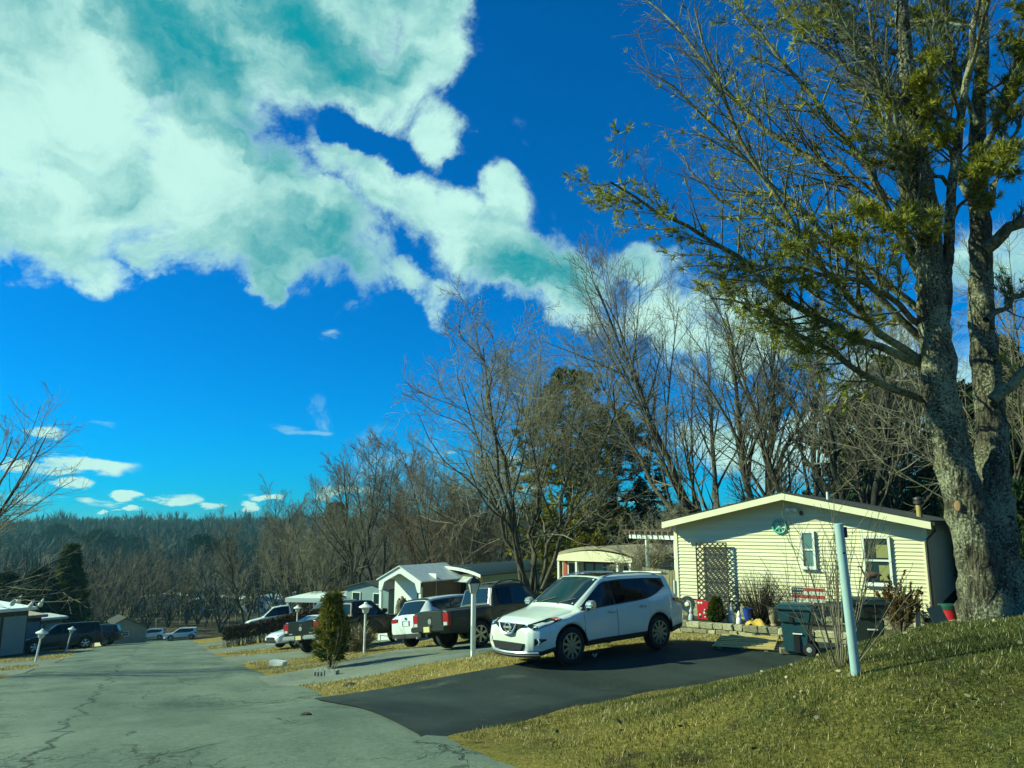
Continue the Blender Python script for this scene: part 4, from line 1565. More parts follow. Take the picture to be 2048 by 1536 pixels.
    rows = [
        (505, 88, 1035, 'slender bare tree beyond the left end of the brown hedge', 2, 31, 'twig'),
        (528, 84, 1052, 'thin bare tree with pale stem just right of the slender one', 1, 32, 'twig_pale'),
        (590, 76, 985, 'stout bare tree rising behind the white carport', 3, 33, 'twig'),
        (640, 70, 1040, 'low spreading pale-twigged tree over the carport roof', 4, 34, 'twig_pale'),
        (716, 62, 905, 'tall dark-stemmed bare tree left of the white porch', 2, 35, 'twig'),
        (762, 66, 925, 'tall bare tree directly above the white porch gable', 2, 36, 'twig'),
        (690, 84, 962, 'grey bare tree behind the tall dark-stemmed one', 3, 37, 'twig_pale'),
        (812, 72, 985, 'bushy bare tree above the porch roof slope', 3, 38, 'twig'),
        (858, 62, 935, 'reddish-twigged bare tree behind the awning roof', 4, 39, 'twig_red'),
        (905, 56, 900, 'dense bare tree left behind the willow crown', 4, 40, 'twig_red'),
        (950, 60, 950, 'grey bare tree low behind the willow limbs', 4, 41, 'twig_pale'),
        (1010, 64, 960, 'twiggy bare tree between the willow stem and gold pine', 4, 42, 'twig'),
        (870, 84, 960, 'distant bare tree in the thicket over the awning', 4, 43, 'twig_pale'),
        (745, 96, 1010, 'far pale tree seen through the dark stems by the porch', 4, 44, 'twig_pale'),
    ]
    for px, d, top, lab, st, sd, tw in rows:
        bt(px, d, top, lab, stems=st, spread=0.22 if st < 4 else 0.34, seed=sd, n=(9, 8, 7, 3), levels=4, up=0.3, fork=0.22 if st < 3 else 0.10, lens=(0.48, 0.52, 0.52), ang=(30, 36, 42), mats=('bark_dark' if tw == 'twig' else 'bark_grey', tw), rmin=0.014, group=G, trunk_r=0.20 if st > 1 else 0.13)
    cf(672, 92, 1005, 'rust-brown conifer peaking between the bare trees', 60, name='conifer', seed=51, mat_='needles_brown', whorls=18, per=7, start=0.05, tuft=(6, 0.7, 0.2), dens=4, tint=(0.5, 0.2))
    # left of the road
    cf(150, 76, 1092, 'pointed arborvitae with golden flank beside the valley', 42, name='arborvitae', seed=52, mat_='needles_arb', whorls=20, per=8, start=0.02, tuft=(7, 0.55, 0.16), dens=4, tint=(0.42, 0.2), upangle=0.5, droop=0.1)
    cf(95, 70, 1140, 'broad dark spruce behind the black suv', 62, name='spruce_tree', seed=53, mat_='needles_dark', whorls=16, per=8, start=0.02, tuft=(7, 0.6, 0.17), dens=4, tint=(0.3, 0.15))
    cf(30, 72, 1150, 'dark spruce behind the flat-roofed home at the left edge', 62, name='spruce_tree', seed=54, mat_='needles_dark', whorls=16, per=8, start=0.02, tuft=(7, 0.6, 0.17), dens=4, tint=(0.25, 0.15))
    rows = [
        (218, 100, 1095, 'bare round-crowned tree behind the grey shed', 4, 61, 'twig'),
        (258, 112, 1100, 'bare tree with forked dark stem right of the shed', 4, 62, 'twig_red'),
        (308, 120, 1112, 'bare tree with spreading limbs above the pale hatchback', 5, 63, 'twig'),
        (352, 128, 1120, 'bare tree over the gap between the two pale cars', 4, 64, 'twig_red'),
        (410, 132, 1130, 'bare tree in front of the white far houses', 4, 65, 'twig'),
        (455, 120, 1105, 'bare tree at the bend beyond the far verge', 3, 66, 'twig_pale'),
    ]
    for px, d, top, lab, st, sd, tw in rows:
        bt(px, d, top, lab, stems=st, spread=0.38, seed=sd, n=(8, 7, 6, 3), up=0.35, fork=0.14, lens=(0.42, 0.5, 0.5), ang=(34, 40, 42), mats=('bark_dark', tw), rmin=0.018, group='bare trees around the foot of the road', trunk_r=0.26)
    b = np.array([-19.0, 24.0, 0])
    b[2] = h1(b[0], b[1])
    bare_tree('bare_tree', b, top_h(815, 24, b), 'bare tree at the left edge, its crown reaching over the road', None, stems=4, stem_az=[1.1, 1.8, 0.2, -1.6], spread=0.55, seed=71, n=(8, 7, 6, 4), up=0.28, fork=0.2, trunk_r=0.17, lens=(0.52, 0.5, 0.45), rmin=0.006, mats=('bark_grey', 'twig_pale'), ang=(40, 42, 45))
    b = np.array([-24.0, 23.0, 0])
    b[2] = h1(b[0], b[1])
    bare_tree('bare_tree', b, 7.5, 'second bare tree outside the left edge, its shadow lying on the road', None, stems=1, seed=72, n=(6, 5, 4, 4), up=0.5, fork=0.3, trunk_r=0.16, rmin=0.008, ang=(30, 36, 40))
    # clipped hedge across the lot
    hedge()
    # small evergreen by the block planter, and border plants
    b = ground_px(655, 1342)
    conifer('arborvitae', b + np.array([0.05, 0.15, 0.0]), top_h(1192, b[1], b), 0.54, 'small gold-green evergreen growing beside the concrete block planter', None, seed=81, mat_='needles_arb', whorls=11, per=6, start=0.03, tuft=(7, 0.20, 0.016), dens=3, tint=(0.50, 0.25), upangle=0.95, droop=0.05, shape='flame', cat='shrub', sub=5, trunk_r=0.03, cone=0.42)
    rg = np.random.default_rng(5)
    st = shrub('bare_shrub', b + np.array([0.05, -0.05, 0]), 1.9, 1.5, 'thin pale bare stems sprouting at the small evergreen', seed=82, stems=12, mat_='twig_pale', sub=2, r0=0.010)
    b = ground_px(716, 1305)
    shrub('yucca_plant', b, 1.0, 1.3, 'spiky straw-coloured yucca clump at the foot of the white lamp', seed=83, stems=60, mat_='twig_pale', sub=0, cat='plant', r0=0.016, leaves='straw', nleaf=260, leaflen=0.35, leafw=0.03)
    b = P(852, 1225, 41)
    b[2] = h1(b[0], b[1])
    shrub('brown_shrub', b, 2.6, 2.0, 'upright brown shrub growing against the white porch home', seed=84, stems=90, mat_='twig_red', sub=5, r0=0.02, leaves='needles_brown', nleaf=900, leaflen=0.22, leafw=0.07)
    b = P(795, 1225, 39.5)
    b[2] = h1(b[0], b[1])
    # along the yellow house
    shrub('bare_shrub', bed_pt(1524, -0.75), 1.45, 1.6, 'round bare twiggy shrub in the stone bed under the wall', seed=85, stems=110, mat_='bark_dark', sub=6, r0=0.011)
    shrub('sapling', bed_pt(1586, -0.7), 2.55, 0.7, 'thin bare sapling beside the small window', seed=86, stems=3, mat_='twig', sub=6, r0=0.012, cat='tree')
    b = ground_px(1682, 1327)
    shrub('bare_shrub', b, 1.75, 1.75, 'bare many-stemmed bush behind the leaning grey post', seed=87, stems=22, mat_='twig', sub=7, r0=0.008)
    shrub('rust_shrub', bed_pt(1797, -0.9), 1.3, 1.1, 'rust-brown leafy shrub below the larger window', seed=88, stems=36, mat_='twig_red', sub=5, leaves='needles_rust', nleaf=3600, leaflen=0.05, leafw=0.016)
    conifer('dwarf_evergreen', bed_pt(1433, -1.0), 0.62, 0.2, 'small cone-shaped dark evergreen in the stone bed', None, seed=89, mat_='needles_arb', whorls=12, per=7, start=0.03, tuft=(8, 0.10, 0.03), dens=4, tint=(0.4, 0.2), upangle=0.5, cat='shrub', trunk_r=0.02)
    b = P(1092, 1188, 31)
    b[2] = h1(b[0], b[1])
    shrub('yellow_shrub', b, 1.7, 2.2, 'yellow-leaved shrub behind the white crossover hood', seed=90, stems=50, sub=4, leaves='yellow_leaf', nleaf=1600, leaflen=0.16, leafw=0.06)
    b = P(1035, 1200, 29.5)
    b[2] = h1(b[0], b[1])
    shrub('brown_shrub', b, 1.25, 3.0, 'low rounded tan shrub at the foot of the willow', seed=91, stems=130, mat_='twig_pale', sub=4, leaves='straw', nleaf=1500, leaflen=0.12, leafw=0.03)
    b = gbase(200, 68)
    shrub('round_shrub', b, 2.3, 2.4, 'round green shrub in front of the grey shed', seed=92, stems=50, sub=4, leaves='needles_dark', nleaf=1200, leaflen=0.3, leafw=0.10)
    b = P(1310, 1150, 27.5)
    b[2] = h1(b[0], b[1])
    r_ = bare_tree('tangled_vine', P(1285, 1180, 26.8), 2.6, 'tangled leafless vine climbing over the pergola', None, stems=5, spread=0.5, seed=93, n=(9, 7, 5, 3), curl=0.45, up=0.1, fork=0.1, trunk_r=0.035, lens=(0.6, 0.5, 0.5), rmin=0.006, mats=('twig_pale', 'twig_pale'), cat='vine')
    forest()


def hedge():
    rg = np.random.default_rng(9)
    A = np.array(ts2xy(52.3, 3.9))
    B = np.array(ts2xy(50.0, 12.5))
    base = np.array([*A, h1(*A)])
    root = empty('clipped_hedge', base, 0, 'long flat-topped clipped hedge, brown and leafless, across the lot', 'hedge')
    n = 5200
    u = rg.random(n)
    ax = (B - A)
    nl = np.array([-ax[1], ax[0]]) / np.linalg.norm(ax)
    lat = rg.uniform(-0.55, 0.55, n)
    zt = rg.uniform(0.55, 1.28, n)
    c = A + u[:, None] * ax + nl * lat[:, None]
    # stems
    m_ = 420
    us = rg.random(m_)
    cs = A + us[:, None] * ax + nl * rg.uniform(-0.4, 0.4, m_)[:, None]
    z0 = H(cs[:, 0], cs[:, 1])
    Pm = np.zeros((m_, 4, 3))
    for j in range(4):
        Pm[:, j, :2] = cs + rg.normal(0, 0.09 * (j + 0.1), (m_, 2))
        Pm[:, j, 2] = z0 - 0.05 + j * 0.36
    V, F = tubes(Pm - base, np.tile(np.linspace(0.022, 0.01, 4), (m_, 1)), 4)
    mesh_np('stems', V, F, 'twig_pale', root)['kind'] = 'stuff'
    C = np.concatenate([c, (H(c[:, 0], c[:, 1]) + zt)[:, None]], 1) - base
    V, F, t = tufts(C, np.tile([0, 0, 1.0], (n, 1)), 6, 0.24, 0.035, rg, lambda q, k: 0.45 + 0.22 * rg.normal(0, 1, k), cone=0.8)
    top = np.concatenate([c, (H(c[:, 0], c[:, 1]))[:, None]], 1)[:, 2] - base[2] + 1.42
    V = V.reshape(n, -1, 3)
    V[..., 2] = np.minimum(V[..., 2], top[:, None] + rg.normal(0, 0.02, V[..., 2].shape))
    mesh_np('crown', V.reshape(-1, 3), F, 'hedge_twig', root, attr={'tint': ('FACE', t)})['kind'] = 'stuff'


def forest():
    """the wood that covers the valley and far hillside; too far off to count"""
    rg = np.random.default_rng(77)
    n = 5200
    # polar scatter inside the view and somewhat beyond
    az = rg.uniform(-0.80, 0.72, n)
    r = 150 + 640 * np.sqrt(rg.random(n))
    x, y = np.sin(az) * r, np.cos(az) * r
    # a cluster of extra trees nearer on the right hand slope and left margin
    x2, y2 = rg.uniform(-5, 90, 320), rg.uniform(62, 150, 320)
    x3, y3 = rg.uniform(-150, -62, 160), rg.uniform(105, 170, 160)
    x4, y4 = rg.uniform(-110, -4, 900), rg.uniform(122, 240, 900)
    x, y = np.concatenate([x, x2, x3, x4]), np.concatenate([y, y2, y3, y4])
    tq, sq = xy2ts(x, y)
    ok = ~((np.abs(sq) < 9) & (tq < 128)) & ~((np.abs(x + 52) < 16) & (y > 120) & (y < 235) & (rg.random(len(x)) < 0.3))
    x, y = x[ok], y[ok]
    z = H(x, y)
    n = len(x)
    h = rg.uniform(7.5, 13.5, n)
    h = np.where((y > 520) & (rg.random(n) < 0.06), rg.uniform(15, 21, n), h)
    h = np.where((y < 245) & (rg.random(n) < 0.45), rg.uniform(2.0, 5.0, n), h)
    dist = np.hypot(x, y)
    nb = 26
    # branches fan out of a fork low on the stem
    P0 = np.stack([x, y, z - 0.3], 1)
    bi = np.repeat(np.arange(n), nb)
    m_ = n * nb
    azb = rg.random(m_) * 6.28
    el = rg.uniform(0.35, 1.5, m_)
    ln = h[bi] * rg.uniform(0.35, 0.72, m_)
    start = P0[bi] + np.stack([np.zeros(m_), np.zeros(m_), h[bi] * rg.uniform(0.18, 0.5, m_)], 1)
    d = np.stack([np.cos(azb) * np.cos(el), np.sin(azb) * np.cos(el), np.sin(el)], 1)
    mid = start + d * (ln * 0.5)[:, None]
    end = start + d * ln[:, None]
    end[:, 2] = np.minimum(end[:, 2] + 0.08 * ln, P0[bi][:, 2] + h[bi] * rg.uniform(0.9, 1.05, m_))
    # width grows slightly with distance so far twigs read as a soft haze of wood
    wd = (0.05 + dist[bi] * 0.00045) * rg.uniform(0.6, 1.4, m_)
    sd = np.stack([np.cos(azb + 1.57), np.sin(azb + 1.57), rg.normal(0, 0.3, m_)], 1)
    a = start - sd * wd[:, None] * 0.8
    b = start + sd * wd[:, None] * 0.8
    c = mid + sd * wd[:, None] * 0.7
    dd = mid - sd * wd[:, None] * 0.7
    # twig spray at the end: two more slivers
    s1 = end + rg.normal(0, 0.10, (m_, 3)) * ln[:, None]
    V = np.stack([a, b, c, dd, end, s1], 1).reshape(-1, 3)
    base = np.arange(m_)[:, None] * 6
    F4 = base + np.array([[0, 1, 2, 3]])
    F3 = np.concatenate([base + np.array([[3, 2, 4]]), base + np.array([[3, 2, 5]])])
    tone = np.clip(0.45 + 0.2 * rg.normal(0, 1, n), 0, 1)
    t = np.concatenate([tone[bi], tone[bi], tone[bi]]) + rg.normal(0, 0.08, 3 * m_)
    o = mesh_np('forest', V, [F4, F3], 'wood_mass', attr={'tint': ('FACE', np.clip(t, 0, 1))})
    tag(o, 'leafless wood covering the valley floor and far hillside', 'wood', None, 'stuff')
    # trunks, one more mass
    tp = np.zeros((n, 3, 3))
    for j in range(3):
        tp[:, j] = P0 + np.array([0, 0, 1.0]) * (h * 0.28 * j)[:, None] + rg.normal(0, 0.12 * j, (n, 3)) * np.array([1, 1, 0])
    V, F = tubes(tp, np.stack([0.10 + dist * 0.0004, 0.08 + dist * 0.0003, 0.05 + dist * 0.0002], 1), 3)
    o = mesh_np('forest_trunks', V, F, 'twig')
    tag(o, 'grey trunks of the leafless wood on the valley sides', 'wood', None, 'stuff')
    # dark evergreens scattered in the wood, each one countable against the hillside
    spots = [(205, 300, 1062), (268, 330, 1075), (410, 240, 1072), (452, 255, 1078), (345, 420, 1085), (560, 380, 1062), (120, 380, 1050), (475, 330, 1085), (378, 560, 1058)]
    where = ['left of the arborvitae tip', 'above the shed, small and dark', 'darker of the pair high on the far slope', 'golden-topped one of the high pair', 'tiny, mid-slope above the hatchback', 'on the far ridge behind the stout bare tree',
             'on the ridge above the left bare tree', 'below the high pair', 'small, on the skyline ridge']
    for k, ((px, d, top), w_) in enumerate(zip(spots, where)):
        b = gbase(px, d)
        conifer('far_evergreen', b, max(6, top_h(top, d, b)), 0.022 * d * 0.8 + 0.6, 'far dark evergreen on the hillside, ' + w_, 'evergreens on the far hillside', seed=100 + k, mat_='needles_gold' if k == 3 else 'needles_dark', whorls=12, per=7, start=0.05, tuft=(6, 1.6, 0.5), dens=3, tint=(0.3, 0.15), shape='oval', sub=3)


def grass():
    """short winter turf: blades as real slivers, thick near the camera, thinner along the verges"""
    rg = np.random.default_rng(3)
    groups = []

    def field(n, t0, t1, s0, s1, ln, wd, tone, keepfn=None):
        t = rg.uniform(t0, t1, n)
        s = rg.uniform(s0, s1, n)
        ok = ~in_drive(t, s)
        if keepfn is not None:
            ok &= keepfn(t, s)
        t, s = t[ok], s[ok]
        xy = ts2xy(t, s)
        x, y = xy[:, 0], xy[:, 1]
        d = np.hypot(x, y)
        vis = (y > 2.0) & (np.abs(x) < 0.78 * y + 1.0)
        x, y, d, t, s = x[vis], y[vis], d[vis], t[vis], s[vis]
        z = H(x, y) + 0.025 * np.sin(x * 1.7 + 1.3 * np.sin(y)) * np.sin(y * 1.3 + 0.7)
        C = np.stack([x, y, z], 1)
        k = len(C)
        patch = np.sin(x * 1.9 + 2 * np.sin(y * 0.8)) * np.sin(y * 2.3 + 1.5 * np.sin(x * 0.9))
        th = rg.random(k) * 6.28
        tilt = rg.uniform(0.35, 1.5, k)
        D = np.stack([np.cos(th) * np.sin(tilt), np.sin(th) * np.sin(tilt), np.cos(tilt)], 1)
        sd = np.stack([-np.sin(th), np.cos(th), np.zeros(k)], 1)
        clump = 0.5 + 0.5 * np.sin(x * 3.1 + 2.2 * np.sin(y * 1.7)) * np.sin(y * 3.7 + 1.9 * np.sin(x * 1.3))
        L_ = (ln * rg.uniform(0.35, 1.2, k) * (0.6 + 0.75 * clump))[:, None]
        W_ = (wd * rg.uniform(0.6, 1.4, k))[:, None]
        a = C - sd * W_ * 0.5 - np.array([0, 0, 0.008])
        b = C + sd * W_ * 0.5 - np.array([0, 0, 0.008])
        e = C + D * L_
        V = np.stack([a, b, e], 1).reshape(-1, 3)
        F = np.arange(3 * k).reshape(-1, 3)
        mound = np.exp(-(((t - 4.5) / 5.5) ** 2 + ((s - 9.5) / 7.5) ** 2))
        tn = tone - 0.36 * mound + 0.20 * patch + rg.normal(0, 0.19, k)
        pale = rg.random(k) < 0.08
        tn = np.where(pale, 0.9 + 0.1 * rg.random(k), tn)
        return V, F, np.clip(tn, 0, 1)

    parts = [
        field(400000, 0.0, 12.0, 2.6, 19, 0.058, 0.0070, 0.56),
        field(60000, 0.5, 5.5, 2.6, 8, 0.055, 0.0055, 0.50),
        field(60000, 12.8, 19.8, 2.7, 14, 0.06, 0.013, 0.78),
        field(40000, 22.0, 32.0, 2.7, 13, 0.07, 0.017, 0.82),
        field(26000, 37.0, 47.0, 2.8, 13, 0.08, 0.024, 0.82),
        field(20000, 47.0, 60.0, 2.8, 12, 0.09, 0.03, 0.82),
        field(60000, 18.0, 64.0, -13.0, -4.0, 0.09, 0.026, 0.80),
        field(30000, 9.5, 17.0, 9.0, 16.5, 0.06, 0.013, 0.70),
    ]
    Vs, Fs, Ts, n = [], [], [], 0
    for V, F, t in parts:
        Vs.append(V)
        Fs.append(F + n)
        Ts.append(t)
        n += len(V)
    o = mesh_np('grass', np.concatenate(Vs), np.concatenate(Fs), 'grass_blade', attr={'tint': ('FACE', np.concatenate(Ts))})
    tag(o, 'short winter grass, olive on the mound and straw gold on the verges', 'grass', None, 'stuff')
    # curled dead leaves lying on the mound
    k = 170
    t, s = rg.uniform(1.5, 9, k), rg.uniform(3.2, 13, k)
    ok = ~in_drive(t, s)
    xy = ts2xy(t[ok], s[ok])
    z = H(xy[:, 0], xy[:, 1])
    C = np.concatenate([xy, (z + 0.03)[:, None]], 1)
    V, F, tt = tufts(C, rg.normal(0, 1, C.shape) * np.array([1, 1, 0.25]), 1, 0.06, 0.028, rg, lambda c, n: rg.random(n), cone=0.2)
    o = mesh_np('fallen_leaves', V, F, 'straw', attr={'tint': ('FACE', tt)})
    tag(o, 'pale curled dead leaves scattered over the near grass', 'leaves', None, 'stuff')

# ------------------------------------------------------------------ the yellow house
HX, HY, HZ = 4.95, 23.2, -2.19 + EYE
HW = 6.69
HROT = R(-33.5)
HDX = np.array([math.cos(HROT), math.sin(HROT)])
HDY = np.array([-math.sin(HROT), math.cos(HROT)])


def house_pt(lx, ly, lz):
    p = np.array([HX, HY]) + lx * HDX + ly * HDY
    return np.array([p[0], p[1], HZ + lz])


def on_wall(px, py, ly=0.0, org=None, rot=None):
    """house-local (x, z) where the view ray meets the plane ly in front of the wall"""
    o = np.array([HX, HY, HZ]) if org is None else np.asarray(org, float)
    r = HROT if rot is None else rot
    dx = np.array([math.cos(r), math.sin(r)])
    dy = np.array([-math.sin(r), math.cos(r)])
    v = pix_dir(px, py)
    q = o[:2] + ly * dy
    k = float(q @ dy) / float(v[:2] @ dy)
    w = v * k + np.array([0, 0, EYE])
    return float((w[:2] - o[:2]) @ dx), float(w[2] - o[2])


def window(parent, x0, x1, z0, z1, y=-0.02, mat_frame='white_paint', pane='pane', mid=True, fw=0.055, panes=1, depth=0.06, name='window'):
    """a window as a part: frame mesh, then panes and sill as sub-parts"""
    mb = MB()
    yf = y - depth
    mb.box(x0, x1, yf, y, z0, z0 + fw).box(x0, x1, yf, y, z1 - fw, z1)
    mb.box(x0, x0 + fw, yf, y, z0 + fw, z1 - fw).box(x1 - fw, x1, yf, y, z0 + fw, z1 - fw)
    if mid:
        zm = (z0 + z1) / 2
        mb.box(x0 + fw, x1 - fw, yf + 0.012, y, zm - fw * 0.4, zm + fw * 0.4)
    for k in range(1, panes):
        xm = x0 + (x1 - x0) * k / panes
        mb.box(xm - fw * 0.4, xm + fw * 0.4, yf + 0.01, y, z0 + fw, z1 - fw)
    o = mb.build(name, mat_frame, parent)
    if mid:
        MB().box(x0 + fw, x1 - fw, y - 0.022, y - 0.012, z0 + fw, zm - fw * 0.4).build('pane', pane, o)
        MB().box(x0 + fw, x1 - fw, y - 0.034, y - 0.024, zm + fw * 0.4, z1 - fw).build('pane', pane, o)
    else:
        for k in range(panes):
            a = x0 + (x1 - x0) * k / panes + fw * 0.5
            b = x0 + (x1 - x0) * (k + 1) / panes - fw * 0.5
            MB().box(a, b, y - 0.026, y - 0.016, z0 + fw, z1 - fw).build('pane', pane, o)
    MB().box(x0 - 0.03, x1 + 0.03, yf - 0.03, y, z0 - 0.03, z0 - 0.002).build('sill', mat_frame, o)
    return o


STONES = []


def stone_meshes():
    rg = np.random.default_rng(8)
    for k in range(9):
        bm = bmesh.new()
        bmesh.ops.create_cube(bm, size=1.0)
        bmesh.ops.bevel(bm, geom=list(bm.edges), offset=0.10, segments=1, affect='EDGES')
        for v in bm.verts:
            v.co += Vector(rg.normal(0, 0.035, 3))
        me = bpy.data.meshes.new('stone')
        bm.to_mesh(me)
        bm.free()
        me.materials.append(M['stone'])
        STONES.append(me)


stone_meshes()


def stones(parent, x0, x1, z0, z1, y, depth, rg, hrange=(0.11, 0.16), wrange=(0.18, 0.5)):
    z = z0
    while z < z1 - 0.05:
        hh = min(rg.uniform(*hrange), z1 - z)
        x = x0 + rg.uniform(-0.1, 0)
        while x < x1:
            w = rg.uniform(*wrange)
            o = bpy.data.objects.new('stone', STONES[rg.integers(0, 9)])
            COL.objects.link(o)
            o.parent = parent
            o.location = (x + w / 2, y + rg.normal(0, 0.02), z + hh / 2)
            o.scale = (w * 0.97, depth * rg.uniform(0.85, 1.15), hh * 0.97)
            o.rotation_euler = (0, rg.normal(0, 0.02), rg.normal(0, 0.05))
            x += w
        z += hh


def yellow_house():
    rg = np.random.default_rng(4)
    root = empty('yellow_house', (HX, HY, HZ), HROT, 'pale yellow clapboard house with low gable, lattice trellis and two white windows', 'house')
    eave, ridge, Ln = 2.21, 2.95, 12.0
    mb = MB()
    mb.prism([(0, -0.02), (HW, -0.02), (HW, eave), (HW / 2, ridge - 0.06), (0, eave)], 'y', 0.012, Ln)
    mb.build('wall', 'siding', root)
    # lap boards, front
    c = 0.098
    z = 0.0
    meshes = {}
    while z < ridge - 0.2:
        z1 = z + c
        cut = max(0.0, (z1 - eave) / (ridge - eave)) * HW / 2
        a, b = cut, HW - cut
        if b - a < 0.3:
            break
        mbx = MB()
        poly = [(-0.032, z), (-0.005, z1 + 0.002), (0.012, z1 + 0.002), (0.012, z)]
        mbx.prism(poly, 'x', a + 0.0, b - 0.0)
        mbx.build('siding_board', 'siding', root)
        z = z1
    # lap boards, right flank
    z = 0.0
    base = None
    while z < eave - 0.02:
        z1 = z + c
        if base is None:
            mbx = MB()
            poly = [(HW + 0.030, 0), (HW + 0.004, c + 0.002), (HW - 0.012, c + 0.002), (HW - 0.012, 0)]
            mbx.prism(poly, 'y', 0.03, Ln)
            base = mbx.build('siding_board', 'siding', root)
        else:
            o = base.copy()
            COL.objects.link(o)
            o.parent = root
            o.location = (0, 0, z)
        z = z1
    MB().box(-0.03, 0.07, -0.044, 0.05, -0.03, eave).build('corner_trim', 'trim_cream', root)
    MB().box(HW - 0.06, HW + 0.044, -0.044, 0.05, -0.03, eave).build('corner_trim', 'trim_cream', root)
    # roof: two slabs, rake boards, soffit
    oh, so = 0.52, 0.20
    sl = (ridge - eave) / (HW / 2)
    for sd in (-1, 1):
        xe = HW / 2 + sd * (HW / 2 + so)
        ze = eave - sl * so
        pol = [(HW / 2, ridge), (xe, ze), (xe, ze + 0.09), (HW / 2, ridge + 0.09)]
        rf = MB().prism(pol, 'y', -oh, Ln + 0.2).build('roof', 'shingle', root)
        pol = [(HW / 2, ridge - 0.13), (xe, ze - 0.13), (xe, ze + 0.045), (HW / 2, ridge + 0.045)]
        MB().prism(pol, 'y', -oh - 0.025, -oh + 0.0).build('rake_board', 'trim_cream', rf)
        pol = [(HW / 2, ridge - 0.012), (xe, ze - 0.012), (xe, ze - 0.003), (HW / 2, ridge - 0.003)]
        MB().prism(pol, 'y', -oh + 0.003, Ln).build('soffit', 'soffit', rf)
        MB().box(min(xe, xe + sd * 0.09), max(xe, xe + sd * 0.09), -oh, Ln, ze - 0.04, ze + 0.05).build('gutter', 'brown_metal', rf)
    # downspout with elbow at the right front corner
    ze = eave - sl * so
    xg = HW + so + 0.05
    mb = MB()
    mb.tube([(xg, -0.28, ze), (xg, -0.26, ze - 0.16), (HW + 0.02, -0.075, ze - 0.42), (HW + 0.02, -0.075, 0.05), (HW + 0.06, -0.16, -0.22)], 0.042, 6)
    mb.build('downspout', 'brown_metal', root)
    MB().tube([(-0.06, -0.06, 0.5), (-0.06, -0.06, -0.55)], 0.028, 6).build('drain_pipe', 'white_paint', root)
    # windows
    x0, z1 = on_wall(1600, 1062)
    x1, z0 = on_wall(1634, 1137)
    window(root, x0, x1, z0, z1, y=-0.030, pane='pane_lite')
    x0, z1 = on_wall(1723, 1072)
    x1, z0 = on_wall(1788, 1171)
    w = window(root, x0, x1, z0, z1, y=-0.030, pane='pane', fw=0.06)
    zm = (z0 + z1) / 2
    for a, b, u in ((zm + 0.07, z1 - 0.22, 0), (z0 + 0.12, zm - 0.12, 0.04)):
        MB().box(x0 + 0.33 + u, x1 - 0.07, -0.080, -0.066, a, b).build('pulled_blind', 'pane_shade', w)
    # things fixed to the gable
    ax, az_ = on_wall(1583, 1018, -0.1)
    f = MB().box(ax - 0.16, ax + 0.16, -0.10, -0.02, az_ - 0.03, az_ + 0.03).build('floodlight', 'white_paint', root, bevel=0.01)
    for k in (-0.1, 0.1):
        MB().lathe([(0.03, 0), (0.055, -0.06), (0.05, -0.085), (0.001, -0.075)], 12, c=(ax + k, -0.10, az_ - 0.02), axis='y', cap=False).build('lamp_head', 'white_paint', f)
    cx, cz = on_wall(1602, 1026, -0.05)
    MB().lathe([(0.045, 0), (0.045, 0.09), (0.02, 0.12)], 10, c=(cx, -0.06, cz - 0.06), axis='z').build('camera_dome', 'brown_metal', root)
    # roof furniture
    x, z = on_wall(1470, 1003, 1.2)
    rz = lambda q: ridge + 0.09 - abs(q - HW / 2) * sl
    v = MB().box(x - 0.14, x + 0.14, 1.1, 1.38, rz(x) - 0.03, rz(x) + 0.12).build('roof_vent', 'bin_dark', root)
    MB().box(x - 0.28, x + 0.28, 0.95, 1.5, rz(x) + 0.125, rz(x) + 0.16).build('cap', 'house_teal', v)
    x, _ = on_wall(1656, 1000, 1.5)
    MB().lathe([(0.04, -0.05), (0.04, 0.22)], 10, c=(x, 1.5, rz(x))).build('vent_pipe', 'white_paint', root, smooth=0.5)
    x, _ = on_wall(1838, 1020, 2.0)
    x = min(x, HW - 0.15)
    p = MB().lathe([(0.075, -0.1), (0.075, 0.36)], 12, c=(x, 2.0, rz(x))).build('stove_pipe', 'stove_tan', root, smooth=0.5)
    MB().lathe([(0.08, 0.34), (0.13, 0.36), (0.13, 0.43), (0.10, 0.45), (0.10, 0.47), (0.13, 0.48), (0.12, 0.53), (0.03, 0.56)], 14, c=(x, 2.0, rz(x))).build('cap', 'brown_metal', p, smooth=0.5)
    # stone skirt under the siding
    MB().box(0.03, HW - 0.03, 0.10, 0.30, -1.2, -0.03).build('foundation', 'mortar', root)
    MB().box(HW - 0.25, HW - 0.05, 0.3, Ln, -1.2, -0.03).build('foundation', 'mortar', root)
    sk = MB().box(0.0, HW, 0.045, 0.098, -1.1, -0.022).build('stone_skirt', 'mortar', root)
    stones(sk, 0.05, HW - 0.3, -0.6, -0.03, 0.03, 0.09, rg, (0.12, 0.19), (0.2, 0.42))

    # raised stone bed in front
    wr = empty('stone_wall', house_pt(0, 0, 0), HROT, 'low dry-laid stone retaining wall along the front of the yellow house', 'wall')
    MB().box(-0.75, 7.0, -1.42, -1.25, -1.15, -0.50).build('wall_core', 'mortar', wr)
    stones(wr, -0.8, 7.0, -0.92, -0.44, -1.45, 0.22, rg, (0.12, 0.17), (0.2, 0.52))
    tag(MB().box(-0.7, 6.95, -1.28, 0.03, -1.2, -0.49).build('planting_bed', 'soil', None), kind='structure')
    o = bpy.data.objects['planting_bed']
    o.location = house_pt(0, 0, 0)
    o.rotation_euler = (0, 0, HROT)
    return root


def home_frame(px, py, d, rot=HROT):
    p = P(px, py, d)
    return np.array([p[0], p[1], h1(p[0], p[1])]), rot


